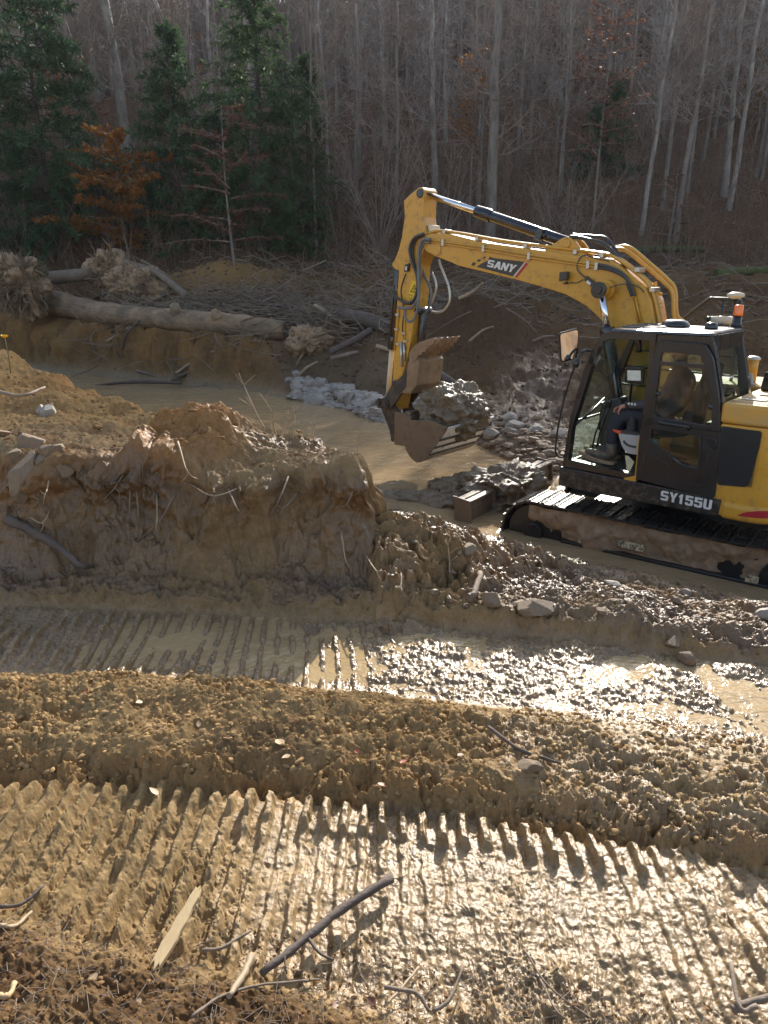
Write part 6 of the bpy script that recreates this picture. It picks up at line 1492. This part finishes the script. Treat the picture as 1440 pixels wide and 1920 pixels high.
log('branch', [at_y(800, 690, 16.0), at_y(840, 712, 15.4), at_y(862, 730, 15.2)], [0.10, 0.09, 0.08], M['stick_d'], 'dark branch lying behind the loaded bucket', 8)
log('branch', [at_y(340, 718, 20.0), at_y(250, 716, 20.4), at_y(180, 722, 20.6)], [0.05, 0.06, 0.03], M['stick_d'], 'dark branch floating on the stream at the left', 6)
DB = [((208, 608), (285, 585), (345, 552)), ((240, 600), (300, 590), (358, 584)), ((230, 655), (236, 628), (262, 600)), ((286, 600), (305, 630), (320, 668), (318, 690)), ((318, 672), (335, 690), (350, 705)), ((300, 660), (320, 690), (330, 712)),
      ((322, 712), (360, 695), (400, 672)), ((330, 700), (372, 672), (420, 650)), ((255, 695), (275, 700), (298, 708)), ((200, 640), (235, 618), (250, 612)), ((310, 560), (318, 590), (305, 612)), ((332, 590), (330, 620), (320, 640)), ((360, 545), (380, 560), (398, 556)), ((392, 545), (420, 540), (455, 552)),
      ((430, 560), (470, 552), (500, 565)), ((460, 580), (520, 572), (560, 590)), ((640, 545), (665, 560), (690, 582)), ((700, 565), (715, 572), (732, 585)), ((560, 705), (575, 690), (595, 678)), ((170, 560), (200, 552), (232, 560)), ((520, 500), (550, 505), (575, 520)), ((480, 490), (510, 486), (535, 480)), ((560, 510), (590, 498), (612, 488)), ((660, 505), (690, 506), (716, 508)), ((690, 490), (700, 478), (708, 470)),
      ((860, 560), (890, 545), (905, 530)), ((880, 640), (905, 620), (925, 612)), ((1060, 590), (1090, 600), (1110, 612)), ((1000, 640), (1020, 632), (1040, 630))]
for i, pix in enumerate(DB):
    ys = hit(*pix[0]).y
    pts = [at_y(px, py, ys - 0.15 - 0.25 * k + rg.uniform(-.1, .1)) for k, (px, py) in enumerate(pix)]
    r0 = rg.uniform(0.025, 0.055)
    o = log('dead_branch', pts, [r0, r0 * 0.9, r0 * 0.5], M[rg.choice(('stick', 'stick', 'stick_d', 'root'))], 'dead branch caught in the tangle on the far bank', 6)
    o['category'] = 'branch'; o['group'] = 'dead branches on the far bank'
tw = Twigs(); RS = np.random.RandomState(12)
def scatter(n, cx, cy, sx, sy, l0, l1, r_, flat_=0.35):
    xs, ys = RS.normal(cx, sx, n), RS.normal(cy, sy, n); zs = ground(xs, ys)[0]
    for x, y, z in zip(xs, ys, zs):
        d = rv(rg) * np.array([1, 0.8, flat_]); d /= np.linalg.norm(d) + 1e-6; p = np.array([x, y, z + rg.uniform(0.0, 0.45)]); l = rg.uniform(l0, l1)
        for j in range(3):
            q = p + d * l / 3; tw.shoot(p, q, r_ * (1 - j * 0.25), r_ * (0.75 - j * 0.2)); d = d + rv(rg) * 0.28; p = q
for c in ((-6.2, 23.4, 1.8, 0.6, 240), (-4.4, 22.6, 1.3, 0.7, 240), (-3.0, 23.6, 1.6, 1.0, 200), (-8.5, 25.0, 1.2, 0.8, 120), (-1.0, 21.6, 1.0, 0.8, 160), (0.2, 20.5, 0.9, 0.8, 130), (-4.2, 20.6, 0.7, 0.4, 60), (2.5, 22.5, 2.4, 1.6, 200), (-1, 27, 3.5, 1.5, 260), (5, 24, 3, 2, 160), (10, 23, 3, 3, 160)):
    scatter(c[4], c[0], c[1], c[2], c[3], 0.4, 1.7, 0.021)
tag(tw.build('woody_debris', M['stick']), 'tangle of small sticks and roots strewn over the far bank', 'debris', kind='stuff')
# ---- gravel and stones
def gravel(name, n, sampler, s0, s1, mat, lab):
    Vs, Fs = [], []; o = 0
    base_ = [rockmesh(i, (1, 0.8, 0.62), 5) for i in range(8)]
    XY = [sampler() for _ in range(n)]; ZZ = gzs(XY)
    for i in range(n):
        (x, y), z = XY[i], ZZ[i]; s = s0 * (s1 / s0) ** (rg.random() ** 1.5); V, F = base_[i % 8]; a = rg.uniform(0, 6.28); c, q = math.cos(a), math.sin(a)
        W = V * s * np.array([rg.uniform(.8, 1.3), rg.uniform(.8, 1.2), rg.uniform(.7, 1.1)]); W = np.stack([c * W[:, 0] - q * W[:, 1] + x, q * W[:, 0] + c * W[:, 1] + y, W[:, 2] + z + s * 0.15], 1)
        Vs.append(W); Fs.append(F + o); o += len(V)
    return tag(np_mesh(name, np.vstack(Vs), np.vstack(Fs), mat, False), lab, 'gravel', kind='stuff')
def s_left():
    t = rg.random(); x = -2.4 + 3.6 * t + rg.gauss(0, 0.1); return x, float(np.interp(x, *FARE)) + rg.uniform(-0.1, 1.3)
def s_right():
    x = rg.uniform(1.4, 6.5); return x, float(np.interp(x, *FARE)) + 0.1 + 3.2 * rg.random() ** 1.5
gravel('gravel', 650, s_left, 0.07, 0.20, M['rock'], 'pale gravel bar edging the far side of the stream')
gravel('gravel', 900, s_right, 0.03, 0.13, M['rock_t'], 'muddy gravel spread behind the excavator cab')
pr = []
for i in range(6):
    V, F = rockmesh(40 + i, (1, 0.8, 0.65), 10); o = np_mesh('rock', V, F, M['rock'], False); pr.append(o)
for i in range(64):
    x, y = s_left() if i < 44 else (rg.uniform(1.6, 4.5), 0)
    if y == 0: y = float(np.interp(x, *FARE)) + rg.uniform(0.2, 3.0)
    o = pr[i] if i < 6 else pr[rg.randrange(6)].copy()
    if i >= 6: COL.objects.link(o)
    s = rg.uniform(0.13, 0.26) if i < 44 else rg.uniform(0.1, 0.2); o.location = (x, y, gz(x, y) + s * 0.2); o.scale = (s, s, s); o.rotation_euler = (rg.uniform(-.4, .4), rg.uniform(-.4, .4), rg.uniform(0, 6.28))
    tag(o, 'pale broken rock on the gravel bar across the stream', 'rock', 'pale rocks on the gravel bar')
RK = [(62, 838, 0.105, 'rounded tan boulder at the top of the rock pile on the mound'), (92, 850, 0.09, 'second tan boulder right of the top one on the mound'), (84, 868, 0.085, 'pale boulder at the front of the rock pile'), (50, 898, 0.13, 'tall slab leaning at the foot of the rock pile'), (28, 858, 0.07, 'small flat rock left of the rock pile'), (115, 888, 0.09, 'muddy rock right of the leaning slab'), (4, 820, 0.09, 'grey rock cut by the left edge on the mound'),
      (78, 772, 0.07, 'small whitish rock on the orange plateau'), (90, 776, 0.10, 'flat whitish rock on the orange plateau'), (240, 880, 0.06, 'small muddy rock below the clay knob'), (262, 898, 0.055, 'muddy pebble at the mound edge below the knob'),
      (586, 1190, 0.085, 'square muddy rock at the foot of the mound'), (1128, 1152, 0.05, 'small wet rock on the mud by the track'), (1150, 1102, 0.10, 'long pale rock at the water edge near the track'), (1312, 1100, 0.045, 'pale stone at the water edge below the track'), (1288, 1112, 0.055, 'light stone left of the pale one below the track'), (1268, 1128, 0.05, 'bluish stone on the mud below the track'), (1432, 1160, 0.09, 'light stone cut by the right frame edge'),
      (1262, 1212, 0.07, 'brown rock half sunk in the mud bank'), (1282, 1238, 0.075, 'flat brown rock nearest the puddle on the right'), (920, 1130, 0.10, 'wet rounded rock at the toe of the mound'), (1005, 1145, 0.12, 'large muddy rock on the mud bank'), (970, 1140, 0.08, 'muddy rock left of the large one on the bank'), (875, 1040, 0.09, 'dark wet clod rock near the blade'), (560, 1830, 0.022, 'small tan pebble in the mud by the dark branch'), (996, 1442, 0.06, 'clay covered rock on the ridge right of middle')]
for i, (px, py, s, lab) in enumerate(RK):
    V, F = rockmesh(70 + i, (1, 0.8, 0.7), 18, 0.1); o = np_mesh('rock', V, F, M['rock_t'] if i not in (7, 8, 13, 14, 15, 17) else M['rock'], False)
    s *= 0.8 if i < 11 else 0.62
    p = onray(px, py, s * 0.15); o.location = p; o.scale = (s, s, s * (1.7 if i == 3 else 1)); o.rotation_euler = (rg.uniform(-.3, .3), 0.35 if i == 3 else rg.uniform(-.3, .3), rg.uniform(0, 6.28)); tag(o, lab, 'rock')
# ---- sticks near the camera
stick('stick', [(492, 1850), (560, 1770), (640, 1705), (732, 1672)], 0.010, 0.014, M['stick_d'], 'dark forked branch lying across the mud near the bottom', 'branch', 0.045, ((0.42, (0.25, -0.2, -0.03), 0.30, 0.005), (0.38, (-0.05, 0.2, 0.02), 0.18, 0.004), (0.30, (0.0, -0.25, 0), 0.25, 0.004)), n=9, mid=0.0)
o = MB().prism([(-0.014, -0.012), (-0.010, 0.004), (-0.004, -0.006), (0.002, -0.020), (0.006, 0.0), (0.012, -0.008), (0.016, 0.02), (0.019, 0.06), (0.0165, 0.085), (0.0195, 0.11), (0.0145, 0.15), (0.016, 0.18), (0.0105, 0.205), (0.007, 0.196), (0.004, 0.214), (-0.002, 0.202), (-0.007, 0.208), (-0.011, 0.18), (-0.0095, 0.15), (-0.015, 0.12), (-0.0135, 0.08), (-0.018, 0.05), (-0.0155, 0.02)], 0, 0.012, 'z').build('wood_chip', M['split'], None, 0.003)
p = onray(297, 1818, 0.012); o.location = p; o.rotation_euler = (R(8), R(-4), R(-16)); tag(o, 'pale split piece of wood lying flat in the track print', 'wood chip')
stick('stick', [(430, 1880), (455, 1830), (472, 1805)], 0.007, 0.010, M['root'], 'short greenish peeled stick near the bottom edge', lift=0.02)
stick('stick', [(360, 1920), (410, 1870), (480, 1848), (560, 1840), (600, 1850)], 0.004, 0.003, M['stick'], 'long thin grey stick curving across the bottom soil', lift=0.02)
stick('stick', [(0, 1712), (40, 1695), (85, 1672)], 0.006, 0.004, M['stick_d'], 'thin dark twig at the left edge of the track print', lift=0.02)
stick('stick', [(0, 1748), (30, 1735), (60, 1722)], 0.006, 0.005, M['root'], 'pale stick end entering from the left edge', lift=0.02)
stick('stick', [(0, 1880), (15, 1868), (32, 1856)], 0.008, 0.006, M['split'], 'pale wood sliver at the bottom left corner', lift=0.02)
stick('stick', [(380, 1800), (420, 1775), (470, 1763)], 0.005, 0.004, M['stick'], 'thin curved twig left of the dark branch', lift=0.03)
stick('stick', [(980, 1790), (1030, 1850), (1110, 1925)], 0.003, 0.002, M['stick'], 'fine grass stem slanting down right of middle', lift=0.02)
stick('stick', [(1012, 1850), (1040, 1890), (1062, 1925)], 0.003, 0.002, M['stick'], 'second fine stem beside the slanting one', lift=0.02)
stick('stick', [(720, 1880), (780, 1862), (800, 1890), (806, 1925)], 0.006, 0.004, M['stick'], 'bent grey root hooked over at the bottom edge', lift=0.05)
stick('stick', [(812, 1920), (845, 1870), (868, 1832)], 0.006, 0.003, M['stick'], 'straight grey twig slanting up at the bottom edge', lift=0.04)
stick('stick', [(720, 1900), (755, 1850), (785, 1825)], 0.004, 0.003, M['root'], 'pale thin twig left of the hooked root', lift=0.02)
stick('stick', [(1365, 1925), (1400, 1880), (1445, 1898)], 0.010, 0.008, M['stick'], 'curved thick root at the bottom right corner', lift=0.05)
stick('stick', [(1362, 1845), (1388, 1890), (1410, 1925)], 0.005, 0.006, M['stick'], 'straight grey twig crossing the corner root', lift=0.07)
stick('stick', [(915, 1375), (975, 1405), (1050, 1445)], 0.008, 0.006, M['stick_d'], 'dark stick lying along the clod ridge', lift=0.03)
stick('stick', [(880, 1130), (890, 1110), (900, 1090)], 0.026, 0.016, M['stick'], 'broken root stub standing at the mound toe', lift=0.03)
stick('stick', [(0, 745), (40, 742), (85, 737)], 0.018, 0.012, M['stick'], 'grey stick lying on the orange plateau', lift=0.05)
stick('stick', [(20, 985), (65, 1000), (110, 1025), (150, 1060), (172, 1072)], 0.035, 0.012, M['stick_d'], 'muddy root running down the shaded mound wall', 'root', lift=0.03, side=((0.6, (0.25, 0.05, -0.5), 0.3, 0.012),))
stick('stick', [(590, 838), (602, 828), (610, 822)], 0.012, 0.010, M['stick_d'], 'short stub on the mound rim above the stream', lift=0.03)
RT = [((335, 845), (352, 885), (378, 918)), ((356, 925), (400, 930), (456, 932)), ((542, 912), (520, 945), (504, 985)), ((296, 945), (294, 980), (289, 1015)), ((246, 925), (243, 960), (250, 1000)), ((258, 935), (260, 965), (264, 990)), ((95, 910), (85, 925), (75, 935)), ((240, 895), (215, 915), (190, 960)), ((670, 915), (650, 945), (630, 965)), ((640, 1020), (648, 1050), (655, 1075)), ((752, 1090), (752, 1108), (753, 1120)), ((330, 945), (300, 975), (262, 1030)), ((60, 985), (80, 980), (98, 965)), ((560, 940), (535, 950), (520, 970)), ((430, 940), (445, 955), (455, 970)), ((686, 1055), (705, 1070), (715, 1085)), ((735, 905), (748, 950), (760, 1000), (762, 1050))]
for i, pix in enumerate(RT):
    o = stick('root', pix, 0.006, 0.002, M['stick'] if i % 3 else M['root'], 'thin root hanging from the cut mound wall', 'root', 0.05, ((0.5, (rg.uniform(-.3, .3), -0.1, -0.4), 0.15, 0.003),), 'roots hanging from the mound wall')
# dry stalks on the rim
def stalk(px, py, h, sd, lab):
    r2 = random.Random(sd); b = hit(px, py); m = MB(); p = Vector((0, 0, -0.02)); d = Vector((r2.uniform(-.3, .3), r2.uniform(-.2, .2), 1))
    pts = [p.copy()]
    for j in range(5): d = d + Vector((r2.uniform(-.25, .25), r2.uniform(-.2, .2), 0)); p = p + d.normalized() * h / 5; pts.append(p.copy())
    m.tube(spline(pts, 3), [0.006, 0.002], 5)
    for _ in range(4):
        i = r2.randrange(2, 5); q = pts[i]; m.tube([q, q + Vector((r2.uniform(-1, 1), r2.uniform(-.5, .5), 0.8)) * h * 0.22], [0.003, 0.0015], 4)
    o = m.build('dry_stalk', M['root']); o.location = b; tag(o, lab, 'dry stalk', 'dry stalks along the mound rim'); return o
for i, (px, py, h, lab) in enumerate(((518, 812, 0.38, 'tallest pale dry stalk on the mound rim'), (498, 806, 0.45, 'branched dry stalk left of the tallest one'), (548, 822, 0.25, 'dark broken stalk standing on the rim'), (590, 828, 0.22, 'curved dry stalk above the rim end'), (672, 855, 0.22, 'thin forked stalk near the mound end'), (535, 815, 0.2, 'short stalk between the taller ones'), (845, 1080, 0.25, 'bent straw stalk below the dozer blade'))):
    stalk(px, py, h, 200 + i, lab)
# small yellow flower by the stream at the far left
fb = hit(20, 700); fl_ = empty('flower', fb); MB().tube([(0, 0, 0), (0.01, 0, 0.22), (0.0, 0, 0.42)], [0.006, 0.004], 5).build('stem', M['needle_l'], fl_)
M['petal'] = pbr('yellow_petal', (0.80, 0.55, 0.02), 0.6); pt = Twigs()
for k in range(22): a = k * 2.4; pt.leaf((0, 0, 0.42), (math.cos(a), math.sin(a), 0.5 + 0.3 * (k % 3)), 0.018, 0.06, (0, 0, 1))
pt.build('petals', M['petal'], fl_); tag(fl_, 'small yellow flower on the bank at the far left', 'flower')
# fallen leaves lying on the near mud
M['leaf1'] = pbr('dead_leaf', (0.15, 0.065, 0.03), 0.55, var=0.35, vscale=20); M['leaf2'] = pbr('pale_dead_leaf', (0.36, 0.25, 0.14), 0.6, var=0.25, vscale=20)
M['leaf3'] = pbr('red_leaf', (0.28, 0.065, 0.02), 0.5, var=0.3, vscale=20)
def leafobj(L, mat):
    m = MB(); xs = np.linspace(0, 1, 9); w_ = 0.30 * np.sin(np.pi * xs ** 0.8) + 0.012
    v = []
    for x, w in zip(xs, w_): v += [(x * L, -w * L, 0.10 * L * abs(w) * 2 + 0.12 * L * (x - 0.5) ** 2), (x * L, 0, -0.01 * L + 0.12 * L * (x - 0.5) ** 2), (x * L, w * L, 0.13 * L * abs(w) * 2 + 0.12 * L * (x - 0.5) ** 2)]
    m.add(v, [(3 * i, 3 * i + 3, 3 * i + 4, 3 * i + 1) for i in range(8)] + [(3 * i + 1, 3 * i + 4, 3 * i + 5, 3 * i + 2) for i in range(8)], True)
    m.tube([(-0.25 * L, 0, 0.01), (0, 0, 0)], 0.012 * L, 4)
    return m.build('fallen_leaf', mat)
LV_ = [(160, 1300, 0.05, 3, 'dark red leaf on the ridge at the left'), (300, 1430, 0.04, 3, 'bright orange leaf on the ridge edge'), (170, 1425, 0.05, 1, 'brown leaf low on the left ridge'), (420, 1388, 0.055, 1, 'brown curled leaf in the middle of the ridge'), (520, 1390, 0.08, 2, 'large ribbed pale leaf on the ridge'), (545, 1358, 0.05, 1, 'brown leaf just above the ribbed pale one'), (372, 1367, 0.04, 2, 'cream leaf scrap on the ridge'), (545, 1422, 0.05, 2, 'pale leaf scrap below the ribbed leaf'), (672, 1420, 0.04, 3, 'reddish leaf at the ridge center'), (708, 1476, 0.05, 3, 'orange leaf above the track print edge'), (750, 1435, 0.045, 3, 'orange red leaf right of the center'), (868, 1418, 0.05, 1, 'brown pair leaf on the ridge'), (298, 1498, 0.06, 2, 'pointed tan leaf standing in the track teeth'), (268, 1322, 0.05, 2, 'greyish leaf on the left ridge'),
       (1272, 1440, 0.06, 1, 'brown leaf by the puddle edge at right'), (185, 1830, 0.06, 2, 'grey crumpled leaf on the bottom soil'), (265, 1878, 0.045, 2, 'small grey leaf on the bottom soil'), (632, 1880, 0.07, 1, 'brown leaf curled upright at the bottom'), (705, 1890, 0.06, 1, 'brown leaf beside the hooked root'), (10, 830, 0.09, 3, 'bright orange leaf patch at the left edge of the mound')]
for px, py, L, k, lab in LV_:
    L *= 0.72 if py < 1700 else 0.55
    o = leafobj(L, M['leaf%d' % k]); p = onray(px, py, 0.008); o.location = p; o.rotation_euler = (rg.uniform(-.4, .4), rg.uniform(-.5, .3), rg.uniform(0, 6.28)); tag(o, lab, 'leaf', 'leaves fallen on the near mud')
# ---- crumbs of earth and litter too many to count
def crumbs(name, n, box_, cond, s0, s1, mat, lab, sd):
    rs = np.random.RandomState(sd); Vs, Fs, o = [], [], 0
    xs, ys = rs.uniform(box_[0], box_[1], n), rs.uniform(box_[2], box_[3], n); keep = cond(xs, ys); xs, ys = xs[keep], ys[keep]; zs = ground(xs, ys)[0]
    ico = [rockmesh(300 + i, (1, 0.9, 0.75), 5) for i in range(6)]
    for i, (x, y, z) in enumerate(zip(xs, ys, zs)):
        V, F = ico[i % 6]; s = s0 * (s1 / s0) ** (rs.rand() ** 2.2); a = rs.rand() * 6.28; c, q = math.cos(a), math.sin(a); W = V * s * rs.uniform(.7, 1.3, 3)
        Vs.append(np.stack([c * W[:, 0] - q * W[:, 1] + x, q * W[:, 0] + c * W[:, 1] + y, W[:, 2] + z + s * 0.3], 1)); Fs.append(F + o); o += len(V)
    return tag(np_mesh(name, np.vstack(Vs), np.vstack(Fs), mat, False), lab, 'crumbs', kind='stuff')
M['crumb'] = pbr('dry_crumb', (0.34, 0.225, 0.105), 0.95, var=0.3, vscale=30, bump=0.4, bscale=90, spec=0.1)
M['crumbw'] = pbr('wet_crumb', (0.17, 0.115, 0.062), 0.45, var=0.35, vscale=20, bump=0.4, bscale=70)
M['crumbd'] = pbr('dark_crumb', (0.12, 0.085, 0.055), 0.9, var=0.4, vscale=6, bump=0.4, bscale=30, spec=0.2)
M['crumbr'] = pbr('brown_crumb', (0.20, 0.12, 0.06), 0.95, var=0.4, vscale=30, bump=0.4, bscale=90, spec=0.1)
def S(x, y): return y + 0.155 * x + 0.04 * x * x
crumbs('dirt_crumbs', 11000, (-2.2, 2.2, 1.7, 3.2), lambda x, y: (S(x, y) > 1.97) & (S(x, y) < 2.75), 0.003, 0.013, M['crumb'], 'dry earth crumbs over the near ridge', 1)
crumbs('dirt_crumbs', 5200, (-1.2, 1.2, 0.7, 1.6), lambda x, y: S(x, y) < 1.40, 0.002, 0.007, M['crumbr'], 'loose brown soil crumbs along the bottom edge', 2)
crumbs('mud_clods', 5200, (-1.0, 6.0, 2.8, 8.2), lambda x, y: (S(x, y) > 3.62) & (sdf_poly(x, y, MOUND) > 0.15) & (y < np.interp(x, *NEARE) + 0.15), 0.006, 0.028, M['crumbw'], 'wet clods over the mud bank beside the track', 3)
crumbs('mud_clods', 2600, (-6.0, 0.2, 4.3, 10), lambda x, y: sdf_poly(x, y, MOUND) < 0.05, 0.006, 0.026, M['crumbr'], 'earth clods on top of the mound and plateau', 4)
crumbs('mud_clods', 6500, (-9, 12, 13, 29), lambda x, y: y > np.interp(x, *FARE) + 0.8, 0.015, 0.075, M['crumbd'], 'dark clods across the far bank', 5)
dl = Twigs()
XY = [(rg.uniform(-1.1, 1.1), rg.uniform(0.75, 1.45)) for _ in range(2600)]
XY = [q for q in XY if S(*q) < 1.38]
for (x, y), z in zip(XY, gzs(XY)):
    a = rg.uniform(0, 6.28); l = rg.uniform(0.01, 0.06); p = np.array([x, y, z + 0.004]); dl.shoot(p, p + np.array([math.cos(a), math.sin(a), rg.uniform(-.1, .25)]) * l, 0.0011, 0.0008)
tag(dl.build('litter', M['stick']), 'fine twig litter over the soil at the bottom', 'litter', kind='stuff')
# ================================================================== AIR
def haze():
    m = bpy.data.materials.new('haze_air'); m.use_nodes = True; nt = m.node_tree
    nt.nodes.remove(nt.nodes['Principled BSDF'])
    v = nt.nodes.new('ShaderNodeVolumePrincipled'); v.inputs['Color'].default_value = (0.80, 0.86, 0.95, 1); v.inputs['Density'].default_value = 0.00022; v.inputs['Anisotropy'].default_value = 0.3
    nt.links.new(v.outputs[0], nt.nodes['Material Output'].inputs['Volume'])
    o = MB().box((-190, -190, -2.5), (190, 190, 62)).build('haze', m)
    o['kind'] = 'stuff'; o['label'] = 'thin pale haze hanging over the wooded valley'
    return o
haze()
